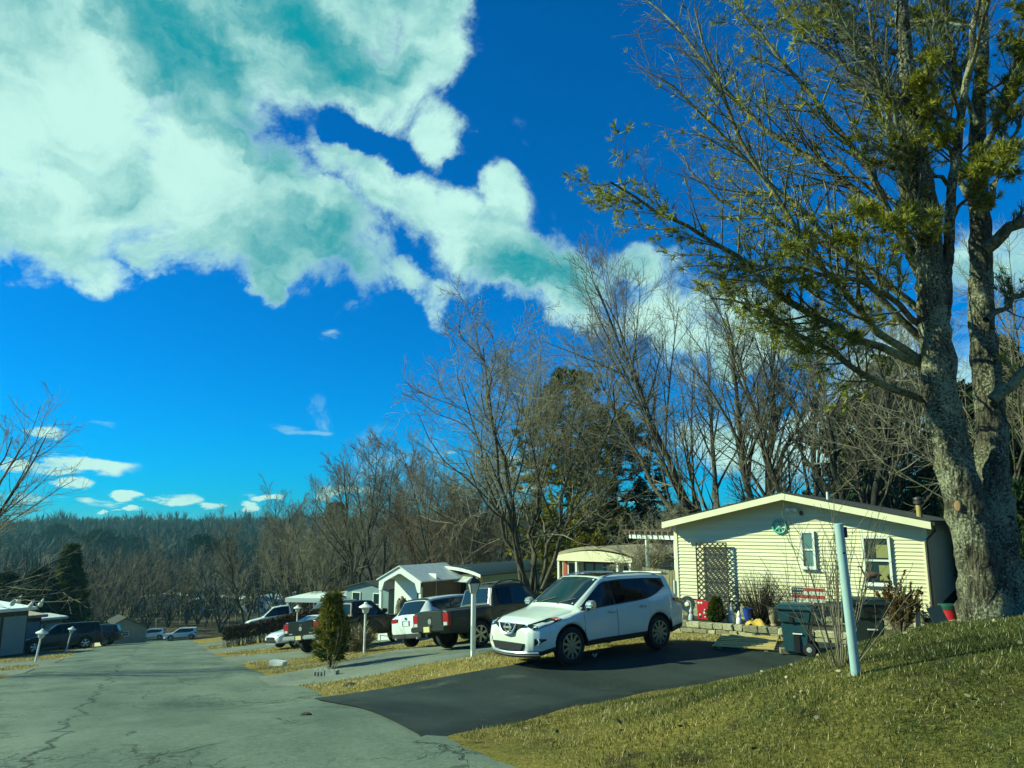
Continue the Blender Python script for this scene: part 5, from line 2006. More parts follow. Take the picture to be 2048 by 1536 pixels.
def bow_roof(parent, w, y0, y1, z, rise, mat_, over=0.15, fasc='white_paint', thick=0.07):
    n = 12
    top = [(-over + (w + 2 * over) * i / n, z + rise * math.sin(math.pi * i / n) ** 0.8) for i in range(n + 1)]
    poly = top + [(x, zz - thick) for x, zz in top[::-1]]
    rf = MB().prism(poly, 'y', y0, y1).build('roof', mat_, parent)
    poly = [(x, zz + 0.02) for x, zz in top] + [(x, zz - 0.14) for x, zz in top[::-1]]
    MB().prism(poly, 'y', y0 - 0.04, y0 - 0.002).build('fascia', fasc, rf)
    return rf


def ribs(parent, x0, x1, z0, z1, y, n, mat_, name='panel', t=0.02):
    """upright siding panels, one object each"""
    w = (x1 - x0) / n
    first = None
    for k in range(n):
        if first is None:
            first = MB().prism([(x0 + 0.006, y), (x0 + w - 0.006, y), (x0 + w - 0.02, y - t), (x0 + 0.02, y - t)], 'z', z0, z1).build(name, mat_, parent)
        else:
            o = first.copy()
            COL.objects.link(o)
            o.parent = parent
            o.location = (w * k, 0, 0)


def porch_home():
    org = P(834, 1200, 42.3)
    g = h1(org[0], org[1])
    org[2] = g - 0.15
    root = empty('mobile_home', org, HROT, 'long mobile home with bowed awning roof behind the white gabled porch', 'house')
    ztop = float(P(948, 1150, 40)[2] - org[2])
    MB().box(0, 4.2, 0, 15, -0.6, ztop).build('wall', 'house_tan', root)
    MB().box(4.202, 4.225, 0.3, 15, 0.9, ztop - 0.02).build('flank_shade', 'house_teal', root)  # teal sheet over the tan wall: this side's shade put into colour
    MB().box(-0.02, 4.24, -0.02, 0.0, -0.5, 0.75).build('skirting', 'porch_white', root)
    bow_roof(root, 4.2, -0.25, 15.2, ztop + 0.02, 0.36, 'bin_dark', 0.25)
    ribs(root, 0.05, 4.15, 0.8, ztop - 0.35, -0.005, 14, 'house_tan')
    window(root, 2.0, 3.5, 1.15, ztop - 0.32, y=-0.03, panes=2, mid=False, fw=0.09)
    window(root, 3.62, 4.1, 1.5, ztop - 0.4, y=-0.03, mid=True)
    # awning valance of slanting strips over the front
    for k in range(12):
        x = 0.02 + k * 0.35
        MB().cbox((x + 0.16, -0.42, ztop - 0.22), (0.32, 0.85, 0.02), rx=R(14)).build('awning_strip', 'roof_metal', root)
    # porch
    po, _ = home_frame(757, 1230, 39.3)
    po[2] = org[2]
    pr = empty('gabled_porch', po, HROT, 'white porch with a ribbed gable front and low railing wall', 'porch')
    pw, pd = 2.75, 1.15
    zt = float(P(757, 1158, 39.3)[2] - po[2])
    zp = float(P(798, 1133, 38.5)[2] - po[2])
    n = 15
    for k in range(n):          # ribbed gable boards, cut to the slope and the arch below
        xa, xb = pw * k / n + 0.004, pw * (k + 1) / n - 0.004
        f = lambda x: zt + (zp - zt) * (1 - abs(x - pw / 2) / (pw / 2))
        lo = lambda x: (zt - 0.55) if (x < 0.22 or x > pw - 0.22) else zt - 0.28 + (zp - zt) * 0.95 * (1 - abs(x - pw / 2) / (pw / 2))
        poly = [(xa, lo(xa)), (xb, lo(xb)), (xb, f(xb)), (xa, f(xa))]
        MB().prism(poly, 'y', -0.05, 0.0).build('gable_board', 'porch_white', pr)
    for x in (0.0, pw - 0.14):
        MB().box(x, x + 0.14, 0.002, 0.12, -0.3, zt - 0.3).build('post', 'porch_white', pr)
    for k in range(14):
        xa = 0.15 + k * (pw - 0.3) / 14
        MB().box(xa + 0.004, xa + (pw - 0.3) / 14 - 0.004, 0.02, 0.06, 0.70, 1.55).build('rail_board', 'porch_white', pr)
    MB().box(-0.03, pw + 0.03, -0.02, 0.14, 0.58, 0.70).build('floor_edge', 'white_paint', pr)
    MB().box(0.0, pw, 0.03, 0.10, -0.5, 0.58).build('skirting', 'porch_white', pr)
    MB().box(0.03, pw - 0.03, 0.1, pd, 0.5, 0.6).build('floor', 'wood_old', pr)
    MB().box(0.0, pw, pd, pd + 0.06, -0.4, zt + 0.3).build('back_wall', 'porch_white', pr)
    window(pr, pw * 0.55, pw * 0.55 + 0.62, 1.5, zt - 0.15, y=pd - 0.004, mid=True)
    MB().box(pw - 0.06, pw, 0.12, 3.2, -0.4, zt - 0.02).build('side_wall', 'house_brown', pr)
    for sd in (-1, 1):
        xe = pw / 2 + sd * (pw / 2 + 0.12)
        ze = zt - (zp - zt) * 0.12 / (pw / 2)
        MB().prism([(pw / 2, zp), (xe, ze), (xe, ze + 0.05), (pw / 2, zp + 0.05)], 'y', -0.12, 3.6).build('roof', 'roof_metal', pr)
    # tall cut stump in front
    b = P(796, 1236, 36.5)
    b[2] = h1(b[0], b[1])
    rg = np.random.default_rng(2)
    st = empty('tree_stump', b, 0, 'tall broken-topped tree stump in front of the white porch', 'stump')
    T = path([(0, 0, -0.2), (0.02, 0, 0.6), (0.10, 0, 1.2), (0.16, 0.03, 1.85)], 20)
    rr = np.interp(np.linspace(0, 1, 20), [0, 0.15, 0.5, 0.8, 1], [0.36, 0.27, 0.24, 0.27, 0.23])
    V, F = tubes(T[None], rr[None], 14)
    V += rg.normal(0, 0.015, V.shape)
    F = np.concatenate([F])
    top = len(V)
    mesh_np('trunk', V, F, 'bark_pine', st, smooth=True)
    for k in range(4):
        a = k * 1.7
        MB().tube([(0.16 + 0.1 * math.cos(a), 0.1 * math.sin(a), 1.7), (0.16 + 0.14 * math.cos(a), 0.14 * math.sin(a), 1.95 + 0.08 * (k % 2))], [0.11, 0.05], 6).build('snag', 'cut_wood', st)


def sun_room_home():
    org = P(1115, 1190, 38.1)
    org[2] = h1(org[0], org[1]) - 0.1
    root = empty('mobile_home', org, HROT, 'tan mobile home with a glazed sunroom and bowed rusty roof beyond the crossover', 'house')
    w = 3.95
    zt = float(P(1190, 1118, 37)[2] - org[2])
    MB().box(0, w, 0.5, 16, -0.7, zt + 0.1).build('wall', 'house_tan', root)
    bow_roof(root, w, 0.3, 16, zt + 0.15, 0.42, 'roof_rust', 0.3, fasc='roof_rust')
    # cream awning skirt
    n = 10
    top = [(-0.1 + (w + 0.2) * i / n, zt + 0.10 + 0.28 * math.sin(math.pi * i / n)) for i in range(n + 1)]
    for i in range(n):
        (xa, za), (xb, zb) = top[i], top[i + 1]
        MB().prism([(xa, zt - 0.12), (xb - 0.006, zt - 0.12), (xb - 0.006, zb), (xa, za)], 'y', -0.03, 0.0).build('awning_panel', 'trim_cream', root)
    MB().box(-0.1, w + 0.1, 0.002, 0.5, zt + 0.0, zt + 0.06).build('awning_top', 'roof_rust', root)
    for x in (0.0, 1.0, w - 0.75, w - 0.1):
        MB().box(x, x + 0.1, 0.01, 0.12, -0.6, zt - 0.125).build('post', 'white_paint', root)
    a0, a1 = 1.25, 2.95
    wn_ = window(root, a0, a1, 0.35, zt - 0.14, y=0.48, panes=3, mid=False, mat_frame='brown_metal', pane='pane_lite', fw=0.10)
    zr = 0.35 + (zt - 0.5) * 0.42
    MB().box(a0, a1, 0.33, 0.42, zr, zr + 0.05).build('rail', 'red_trim', wn_)
    window(root, 0.35, 0.95, 0.2, zt - 0.2, y=0.48, mat_frame='white_paint', pane='pane', name='door')
    MB().box(0.12, 0.32, 0.40, 0.49, 0.1, zt - 0.2).build('shutter', 'red_trim', root)
    MB().box(a0, a1, 0.42, 0.49, -0.5, 0.31).build('panel', 'porch_white', root)
    window(root, w - 0.62, w - 0.12, 0.9, zt - 0.25, y=0.48, pane='pane')
    MB().box(w + 0.002, w + 0.02, 0.6, 15.9, zt - 0.5, zt - 0.44).build('trim_band', 'white_paint', root)
    # pergola and plank fence beside the yellow house
    A, B = P(1258, 1073, 27.3), P(1352, 1066, 24.6)
    base = np.array([A[0], A[1], h1(A[0], A[1])])
    an = math.atan2(B[1] - A[1], B[0] - A[0])
    L_ = float(np.linalg.norm((B - A)[:2]))
    pg = empty('pergola', base, an, 'weathered red-brown pergola roof against the corner of the yellow house', 'pergola')
    zt = float(A[2] - base[2])
    for k in range(2):
        MB().box(0, L_, k * 1.3, k * 1.3 + 0.06, zt - 0.06, zt + 0.09).build('beam', 'white_paint' if k == 0 else 'wood_old', pg)
    for k in range(9):
        x = 0.1 + k * (L_ - 0.2) / 8
        MB().box(x - 0.025, x + 0.025, -0.25, 1.6, zt + 0.092, zt + 0.19).build('rafter', 'wood_old', pg)
    for k in range(4):
        MB().box(-0.1, L_, -0.2 + k * 0.5, -0.12 + k * 0.5, zt + 0.192, zt + 0.235).build('slat', 'rust', pg)
    for x in (0.95, L_ - 0.25):
        MB().box(x, x + 0.1, 0.062, 0.16, -0.2, zt - 0.0).build('post', 'white_paint', pg)
    A, B = P(1286, 1180, 26.2), P(1352, 1182, 24.2)
    base = np.array([A[0], A[1], h1(A[0], A[1])])
    an = math.atan2(B[1] - A[1], B[0] - A[0])
    L_ = float(np.linalg.norm((B - A)[:2]))
    zt = float(P(1320, 1138, 25.2)[2] - base[2])
    fe = empty('plank_fence', base, an, 'grey vertical plank fence joining the yellow house corner', 'fence')
    n = 11
    for k in range(n):
        w_ = L_ / n
        MB().box(k * w_ + 0.012, (k + 1) * w_ - 0.012, 0, 0.022, -0.1, zt + 0.01 * math.sin(k * 9)).build('plank', 'fence_wood', fe)
    for z in (0.4, zt - 0.3):
        MB().box(0, L_, 0.024, 0.07, z, z + 0.09).build('rail', 'fence_wood', fe)


def gable_home(name, px, py, d, w, ln, hgt, rise, label, wall='porch_white', roof='roof_metal', rot=HROT, cat='house', win=2, group=None, ground=True, flat=False):
    org = P(px, py, d)
    org[2] = h1(org[0], org[1]) - 0.1 if ground else org[2]
    root = empty(name, org, rot, label, cat, group)
    MB().prism([(0, -0.5), (w, -0.5), (w, hgt), (w / 2, hgt + rise - 0.03), (0, hgt)], 'y', 0, ln).build('wall', wall, root)
    for sd in (-1, 1):
        xe = w / 2 + sd * (w / 2 + 0.25)
        ze = hgt - rise * 0.25 / (w / 2)
        MB().prism([(w / 2, hgt + rise), (xe, ze), (xe, ze + 0.08), (w / 2, hgt + rise + 0.08)], 'y', -0.25, ln + 0.25).build('roof', roof, root)
    for k in range(win):
        x = w * (k + 0.5) / win
        window(root, x - 0.4, x + 0.4, 1.0, hgt - 0.3, y=-0.004, panes=1, mid=True)
    for k in range(3):
        yy = ln * (k + 0.5) / 3
        f = MB().box(w + 0.002, w + 0.05, yy - 0.55, yy + 0.55, 1.0, hgt - 0.3).build('window', 'white_paint', root)
        MB().box(w + 0.051, w + 0.06, yy - 0.47, yy + 0.47, 1.08, hgt - 0.38).build('pane', 'pane', f)
    return root


def far_homes():
    # white carport and brown home behind the hedge
    org = P(572, 1228, 64)
    org[2] = h1(org[0], org[1])
    zt = float(P(572, 1204, 64)[2] - org[2])
    ct = empty('carport', org, R(-8), 'white flat carport with square posts behind the hedge', 'carport')
    MB().box(-0.1, 2.9, -0.1, 6, zt, zt + 0.34).build('roof', 'porch_white', ct)
    for x in (0.0, 2.68):
        for y in (0.0, 5.6):
            MB().box(x, x + 0.14, y, y + 0.14, -0.2, zt - 0.002).build('post', 'porch_white', ct)
    c2 = org + np.array([0.5, 4.5, 0.0])
    ch = empty('patio_chair', (c2[0] + 0.3, org[1] + 0.6, org[2]), R(20), 'pale chair standing under the white carport', 'chair')
    MB().box(-0.3, 0.3, -0.3, 0.3, 0.5, 0.58).build('seat', 'white_paint', ch)
    MB().box(-0.3, 0.3, 0.26, 0.32, 0.585, 1.25).build('backrest', 'white_paint', ch)
    for sx in (-0.27, 0.22):
        for sy in (-0.28, 0.22):
            MB().box(sx, sx + 0.05, sy, sy + 0.05, 0, 0.498).build('leg', 'white_paint', ch)
    gable_home('mobile_home', 636, 1230, 66, 4.2, 12, 2.5, 0.35, 'brown mobile home with grey roof next to the carport', wall='house_brown', roof='roof_metal', rot=R(-30))
    gable_home('mobile_home', 692, 1215, 58, 4.0, 12, 2.9, 0.45, 'grey-green home with white framed windows behind the dark tree stems', wall='house_teal', roof='shingle', rot=R(-30))
    # left edge: flat white-roofed home, its neighbour and the far porch
    for (pa, da, w, ln, hz, roofm, lab, rt) in ((50, 47.5, 4.2, 12, 2.6, 'porch_white', 'grey-panelled home with a flat white roof at the left picture edge', R(52)),
                                                (77, 56.0, 3.4, 10, 2.4, 'roof_rust', 'teal home just right of the flat white roof', R(52)),
                                                (120, 66.0, 4.2, 8, 2.4, 'roof_metal', 'low home with tan window behind the black suv hood', R(52))):
        org = P(pa, 1290, da) - w * np.array([math.cos(rt), math.sin(rt), 0])
        org[2] = h1(org[0], org[1])
        root = empty('mobile_home', org, rt, lab, 'house')
        MB().box(0, w, 0, ln, -0.4, hz).build('wall', 'dark_paint' if pa < 100 else 'house_brown', root)
        MB().box(-0.15, w + 0.3, -0.4, ln, hz + 0.004, hz + 0.20).build('roof', roofm, root, bevel=0.05)
        n = 3
        for k in range(n):
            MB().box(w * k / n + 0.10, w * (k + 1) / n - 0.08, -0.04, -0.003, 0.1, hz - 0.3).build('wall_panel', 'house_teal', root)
        for k in range(5):
            yy = ln * k / 5
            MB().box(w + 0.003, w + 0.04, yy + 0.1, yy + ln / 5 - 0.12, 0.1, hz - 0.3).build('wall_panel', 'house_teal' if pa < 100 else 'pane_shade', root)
    sh = gable_home('garden_shed', 203, 1280, 80, 4.2, 3.4, 1.75, 1.05, 'grey garden shed with dark shingle roof behind the round shrub', wall='house_tan', roof='shingle', rot=R(38), cat='shed', win=1)
    # homes down in the valley
    G = 'white homes in the valley'
    rows = [(424, 1207, 178, 5, 7, 4.2, 1.4, 'tall white gabled house in the valley, furthest up the slope', R(10)),
            (372, 1236, 150, 12, 5, 2.5, 0.6, 'long white low home in the valley, middle of the row', R(4)),
            (478, 1232, 150, 9, 5, 2.6, 0.6, 'white low home in the valley beside the slender bare trees', R(-8)),
            (384, 1207, 190, 4, 5, 3.0, 0.8, 'small blue-grey house in the valley left of the tall white one', R(-10)),
            (270, 1247, 160, 11, 5, 2.5, 0.5, 'long pale home in the valley above the hatchback', R(6)),
            (560, 1205, 160, 10, 6, 2.6, 0.7, 'white home in the valley glimpsed behind the stout bare tree', R(-12)),
            (330, 1222, 185, 8, 5, 2.5, 0.6, 'pale home in the valley above the boxy pale suv', R(8))]
    for px, py, d, w, ln, hg, rs, lab, rt in rows:
        gable_home('valley_home', px, py, d, w, ln, hg, rs, lab, wall='house_teal' if 'blue' in lab else 'porch_white', roof='porch_white' if w > 7 else 'roof_metal', rot=rt, win=3, group=G)


yellow_house()
porch_home()
sun_room_home()
far_homes()

# ------------------------------------------------------------------ vehicles
def interp(tab, x):
    xs = [p[0] for p in tab]
    zs = [p[1] for p in tab]
    return float(np.interp(x, xs, zs))


class Car:
    """a lofted vehicle body; x forward, y to the left, z up, tyres on z = 0"""
    def __init__(s, root, sp):
        s.root = root
        s.sp = sp
        s.L, s.W = sp['L'], sp['W'] / 2
        s.ax = sp['axles']
        s.r = sp['r']
        s.ra = s.r + sp.get('arch_gap', 0.065)

    def top(s, x):
        return interp(s.sp['top'], x)

    def belt(s, x):
        return min(interp(s.sp['belt'], x), s.top(x) - 0.02)

    def hw(s, x):
        return interp(s.sp['plan'], x) * s.W

    def tw(s, x):
        return interp(s.sp['roofw'], x) * s.W

    def low(s, x):
        z = interp(s.sp['low'], x)
        for a in s.ax:
            d = abs(x - a)
            if d < s.ra:
                z = max(z, s.r + math.sqrt(s.ra ** 2 - d * d))
        return z

    def ring(s, x):
        zl, zb, zt, w, wt = s.low(x), s.belt(x), s.top(x), s.hw(x), s.tw(x)
        zl = min(zl, zb - 0.03)
        wt = min(wt, w * 0.95)
        cr = s.sp.get('crown', 0.05)
        h = zb - zl
        zr = zt - cr - 0.02
        zr = max(zr, zb + 0.008)
        flare = 0.0
        for a in s.ax:
            d = abs(x - a)
            if d < s.ra + 0.10:
                flare = max(flare, 0.022 * (1 - max(0, d - s.ra + 0.03) / 0.13))
        return [(0.0, zl), (w * 0.955 + flare, zl), (w * 0.985 + flare, zl + 0.15 * h), (w * 1.0 + flare * 0.6, zl + 0.30 * h), (w * 0.998, zl + 0.55 * h), (w * 0.985, zl + 0.80 * h),
                (w * 0.965, zb - 0.02), (w * 0.935, zb),
                (0.55 * w * 0.925 + 0.45 * wt + 0.012, zb + 0.48 * (zr - zb)), (wt, zr), (wt * 0.95, zr + (zt - zr) * 0.45), (wt * 0.80, zr + (zt - zr) * 0.75), (wt * 0.42, zt - 0.004), (0.0, zt)]

    def warp(s, p):
        x, y, z = p
        nz, nk = s.sp.get('nose', (0.55, 0.0))
        xf = s.L / 2
        f = max(0.0, min(1.0, (x - (xf - 0.7)) / 0.7))
        x2 = x - f * nk * max(0.0, z - nz)
        x2 -= f * s.sp.get('chin', 0.25) * max(0.0, 0.42 - z)
        return (x2, y, z)

    def sy(s, x, z):
        rg = s.ring(x)[1:10]
        return float(np.interp(z, [q[1] for q in rg], [q[0] for q in rg]))

    def stations(s):
        e = s.L / 2
        xs = list(np.arange(-e, e, 0.055)) + [e, e - 0.02, -e + 0.02]
        for a in s.ax:
            xs += [a - s.ra, a - s.ra + 0.002, a + s.ra, a + s.ra - 0.002]
        for tab in ('top', 'plan', 'belt'):
            xs += [p[0] for p in s.sp[tab] if -e <= p[0] <= e]
        xs = sorted(set(round(float(q), 4) for q in xs))
        return xs

    def body(s, paint, clad='plastic_dark', cladding=True):
        xs = s.stations()
        V, F, MI = [], [], []
        rows = []
        for x in xs:
            rg = s.ring(x)
            full = [(x, y, z) for y, z in rg] + [(x, -y, z) for y, z in rg[::-1][1:-1]]
            rows.append((len(V), len(full)))
            V += [s.warp(p) for p in full]
        n = rows[0][1]
        half = 14
        for i in range(len(xs) - 1):
            a0, b0 = rows[i][0], rows[i + 1][0]
            xm = (xs[i] + xs[i + 1]) / 2
            for j in range(n):
                k = (j + 1) % n
                F.append((a0 + j, b0 + j, b0 + k, a0 + k))
                jj = j if j < half - 1 else n - 1 - j
                mi = 0
                if jj == 0:
                    mi = 1
                elif jj in (1,) and cladding and s.low(xm) < s.sp['sill'] + 0.25:
                    mi = 1
                MI.append(mi)
        F.append(tuple(range(n))[::-1])
        F.append(tuple(rows[-1][0] + j for j in range(n)))
        MI += [0, 0]
        me = bpy.data.meshes.new('body')
        me.from_pydata(V, [], F)
        me.materials.append(M[paint])
        me.materials.append(M[clad])
        me.polygons.foreach_set('material_index', MI)
        bm = bmesh.new()
        bm.from_mesh(me)
        bmesh.ops.remove_doubles(bm, verts=bm.verts, dist=0.0008)
        bmesh.ops.recalc_face_normals(bm, faces=bm.faces)
        for f in bm.faces:
            f.smooth = True
        for e in bm.edges:
            if len(e.link_faces) == 2 and e.calc_face_angle(0) > 0.62:
                e.smooth = False
        bm.to_mesh(me)
        bm.free()
        return link('body', me, s.root)

    def side(s, name, mat_, x0, x1, zlo, zhi, off, side, nx=14, nz=5, parent=None):
        """patch lying on the flank; zlo/zhi are tables over x"""
        mb = MB()
        pts = []
        for j in range(nz):
            for i in range(nx):
                x = x0 + (x1 - x0) * i / (nx - 1)
                a, b = interp(zlo, x), interp(zhi, x)
                z = a + (b - a) * j / (nz - 1)
                y = s.sy(x, z) + off
                p = s.warp((x, y, z))
                pts.append((p[0] + (off if x > s.L / 2 - 0.35 else 0), side * p[1], p[2]))
        mb.grid(pts, nx, nz)
        return mb.build(name, mat_, parent or s.root, smooth=0.6)

    def topsheet(s, name, mat_, x0, x1, k0, k1, off, nx=10, ny=9, parent=None):
        """patch lying on the upper surface (windscreen, sunroof); k: share of the half width"""
        mb = MB()
        pts = []
        for i in range(nx):
            u = i / (nx - 1)
            x = x0 + (x1 - x0) * u
            kk = k0 + (k1 - k0) * u
            rg = s.ring(x)[9:]
            ys = [q[0] for q in rg][::-1]
            zs = [q[1] for q in rg][::-1]
            dz = (s.top(x + 0.03) - s.top(x - 0.03)) / 0.06
            nn = math.hypot(1, dz)
            for j in range(ny):
                y = (2 * j / (ny - 1) - 1) * kk * s.tw(x)
                z = float(np.interp(abs(y), ys, zs))
                p = s.warp((x, y, z))
                pts.append((p[0] - off * dz / nn, p[1], p[2] + off / nn))
        mb.grid(pts, ny, nx)
        return mb.build(name, mat_, parent or s.root, smooth=0.6)

    def wheel(s, x, side, rim_mat='rim_alloy', spokes=5, rim_r=None, wd=0.225):
        r = s.r
        rr = rim_r or r * 0.66
        y0 = s.W - wd - 0.02
        h = bpy.data.objects.new('wheel', None)
        COL.objects.link(h)
        h.parent = s.root
        h.location = (x, side * (y0 + wd), r)
        # tyre
        prof = [(rr * 0.97, -wd), (r * 0.90, -wd), (r * 0.985, -wd * 0.86), (r, -wd * 0.5), (r * 0.985, -wd * 0.13), (r * 0.92, 0.0), (rr * 1.06, -0.004), (rr * 0.99, -0.022)]
        MB().lathe([(a, side * b) for a, b in prof], 28, axis='y', cap=False).build('tyre', 'tyre', h, smooth=0.5)
        mb = MB()
        mb.lathe([(rr, side * -0.03), (rr, side * -0.008), (rr * 0.93, side * -0.006), (rr * 0.90, side * -0.03), (rr * 0.90, side * -0.12)], 28, axis='y', cap=False)
        mb.lathe([(rr * 0.001, side * -0.006), (rr * 0.20, side * -0.008), (rr * 0.24, side * -0.03), (rr * 0.24, side * -0.10)], 14, axis='y', cap=False)
        for k in range(spokes):
            q = 2 * math.pi * k / spokes + 0.3
            c, sn = math.cos(q), math.sin(q)
            w0, w1 = rr * 0.13, rr * (0.17 if spokes <= 6 else 0.09)
            vs = []
            for rad, ww, yo in ((rr * 0.15, w0, -0.012), (rr * 0.95, w1, -0.012), (rr * 0.95, w1, -0.05), (rr * 0.15, w0, -0.05)):
                for sgn in (-1, 1):
                    px, pz = rad * c - sgn * ww * sn, rad * sn + sgn * ww * c
                    vs.append((px, side * yo, pz))
            mb.add(vs, [(0, 1, 3, 2), (2, 3, 5, 4), (4, 5, 7, 6), (6, 7, 1, 0), (0, 2, 4, 6), (1, 7, 5, 3)])
        mb.build('rim', rim_mat, h, smooth=0.5)
        MB().lathe([(0.001, side * -0.11), (rr * 0.9, side * -0.11), (rr * 0.95, side * -0.125)], 20, axis='y', cap=False).build('brake_disc', 'black', h)
        return h

    def wheels(s, **kw):
        for a in s.ax:
            for sd in (-1, 1):
                s.wheel(a, sd, **kw)

    def mirror(s, x, z, mat_, w=0.20, h=0.15):
        for sd in (-1, 1):
            y = s.sy(x, z - 0.05)
            prof = [(-0.075, -h * 0.45), (0.03, -h * 0.5), (0.10, -h * 0.2), (0.10, h * 0.2), (0.03, h * 0.5), (-0.075, h * 0.5)]
            poly = [(x + a, z + b) for a, b in prof]
            MB().prism(poly, 'y', sd * (y + 0.06), sd * (y + 0.06 + w)).build('mirror', mat_, s.root, smooth=0.7, bevel=0.03, seg=2)
            MB().box(x - 0.03, x + 0.05, min(sd * (y - 0.02), sd * (y + 0.09)), max(sd * (y - 0.02), sd * (y + 0.09)), z - h * 0.62, z - h * 0.25).build('mirror_foot', 'plastic_dark', s.root)

    def handle(s, x, z, mat_, sd):
        y = s.sy(x, z)
        MB().box(x - 0.11, x + 0.11, min(sd * (y + 0.004), sd * (y + 0.04)), max(sd * (y + 0.004), sd * (y + 0.04)), z - 0.016, z + 0.02).build('door_handle', mat_, s.root, bevel=0.01, smooth=0.7)

    def door(s, x0, x1, zlo, paint, sd, handle_x, hz, seam='black', hmat=None):
        lo = [(x0 - 1, zlo), (x1 + 1, zlo)]
        lo_i = lambda x: max(interp(lo, x), s.low(x) + 0.03)
        xs = np.linspace(x0, x1, 16)
        zl = [(float(q), lo_i(float(q))) for q in xs]
        zh = [(float(q), s.belt(float(q)) - 0.012) for q in xs]
        s.side('door_seam', seam, x0 - 0.007, x1 + 0.007, [(a, b - 0.008) for a, b in zl], [(a, b + 0.004) for a, b in zh], 0.0022, sd, 16, 8)
        d = s.side('door', paint, x0, x1, zl, zh, 0.0050, sd, 16, 8)
        s.handle(handle_x, hz, hmat or paint, sd)
        return d


def sit(root, x, y, az):
    """put a vehicle on the ground at x,y; nose towards compass angle az (clockwise from +Y)"""
    fx, fy = math.sin(az), math.cos(az)
    lx, ly = -fy, fx
    a = 1.35
    zf, zr = h1(x + fx * a, y + fy * a), h1(x - fx * a, y - fy * a)
    zl, zr2 = h1(x + lx * 0.8, y + ly * 0.8), h1(x - lx * 0.8, y - ly * 0.8)
    X = Vector((fx * 2 * a, fy * 2 * a, zf - zr)).normalized()
    Yv = Vector((lx * 1.6, ly * 1.6, zl - zr2))
    Z = X.cross(Yv).normalized()
    Yv = Z.cross(X)
    mt = Matrix((X, Yv, Z)).transposed().to_4x4()
    mt.translation = Vector((x, y, max((zf + zr) / 2, (zl + zr2) / 2) + 0.056))
    root.matrix_world = mt


PLAN = lambda L: [(-L / 2, 0.80), (-L / 2 + 0.05, 0.90), (-L / 2 + 0.15, 0.955), (-L / 2 + 0.45, 0.985), (-L / 2 + 1.2, 1.0), (L / 2 - 1.3, 1.0), (L / 2 - 0.75, 0.975), (L / 2 - 0.40, 0.925),
                  (L / 2 - 0.2, 0.855), (L / 2 - 0.08, 0.755), (L / 2 - 0.02, 0.66), (L / 2, 0.60)]


def suv_spec(L=4.63, W=1.84, H=1.70, wb=2.706, fo=0.95, r=0.362, sill=0.30, hood=1.04, nose=0.80, belt=(1.02, 1.16), wind=(0.62, -0.12), rear=(-2.05, -2.24), roofdrop=0.10, tail=1.02, roofw=0.70):
    e = L / 2
    fa = e - fo
    top = [(-e, tail - 0.16), (-e + 0.03, tail), (rear[1], tail + 0.06), (rear[0], H - roofdrop), (rear[0] + 0.25, H - roofdrop * 0.55), (rear[0] + 0.8, H - 0.015), (-0.35, H), (wind[1] - 0.02, H - 0.02), (wind[1] + 0.10, H - 0.075),
           (wind[0] + 0.42, hood + 0.115), (wind[0] + 0.55, hood + 0.02), (wind[0] + 0.72, hood - 0.01), (e - 0.62, hood - 0.07), (e - 0.28, nose + 0.10), (e - 0.10, nose + 0.03), (e - 0.03, nose - 0.02), (e, nose - 0.08)]
    return dict(L=L, W=W, r=r, sill=sill, axles=[fa, fa - wb], top=sorted(top), crown=0.055,
                belt=[(-e, belt[1] - 0.30), (-e + 0.06, belt[1] - 0.12), (-e + 0.4, belt[1]), (wind[0] + 0.5, belt[0] - 0.02), (e - 0.5, belt[0] - 0.14), (e - 0.15, nose - 0.02), (e, nose - 0.14)],
                plan=PLAN(L), roofw=[(-e, 0.62), (rear[0], roofw - 0.02), (-0.3, roofw), (wind[1], roofw - 0.02), (wind[0] + 0.5, 0.80), (e - 0.4, 0.74), (e - 0.1, 0.58), (e, 0.45)],
                low=[(-e, 0.46), (-e + 0.15, 0.40), (fa - wb - 0.45, sill), (fa + 0.4, sill - 0.01), (e - 0.2, 0.25), (e, 0.27)], nose=(0.50, 0.16))


def pickup_spec(L=5.5, W=1.95, H=1.88, wb=3.3, fo=0.95, r=0.39, sill=0.42, hood=1.16, bed=1.20, cab=(-0.62, 0.85), nose=0.95, roofw=0.74):
    e = L / 2
    fa = e - fo
    cr, cf = cab        # rear of cab roof, front of roof
    top = [(-e, bed - 0.03), (-e + 0.02, bed), (cr - 0.30, bed + 0.005), (cr - 0.24, bed + 0.02), (cr - 0.06, H - 0.09), (cr + 0.10, H - 0.02), (0.1, H), (cf - 0.1, H - 0.035), (cf, H - 0.075),
           (cf + 0.68, hood + 0.09), (cf + 0.78, hood + 0.01), (e - 0.5, hood - 0.06), (e - 0.16, nose + 0.06), (e - 0.04, nose), (e, nose - 0.06)]
    return dict(L=L, W=W, r=r, sill=sill, axles=[fa, fa - wb], top=sorted(top), crown=0.045,
                belt=[(-e, bed - 0.09), (-e + 0.1, bed - 0.05), (cr, bed - 0.03), (cf + 0.7, hood - 0.03), (e - 0.4, hood - 0.13), (e, nose - 0.12)],
                plan=[(-e, 0.93), (-e + 0.04, 0.965), (-e + 0.2, 0.985), (-e + 1, 1.0), (e - 1.1, 1.0), (e - 0.5, 0.965), (e - 0.2, 0.90), (e - 0.06, 0.78), (e, 0.68)],
                roofw=[(-e, 0.90), (cr - 0.30, 0.90), (cr - 0.05, roofw), (cf, roofw - 0.01), (cf + 0.75, 0.82), (e - 0.3, 0.74), (e, 0.55)],
                low=[(-e, 0.60), (-e + 0.2, 0.56), (fa - wb - 0.5, sill + 0.05), (fa - wb + 0.5, sill), (fa + 0.5, sill - 0.04), (e, 0.36)], nose=(0.6, 0.10), arch_gap=0.08)


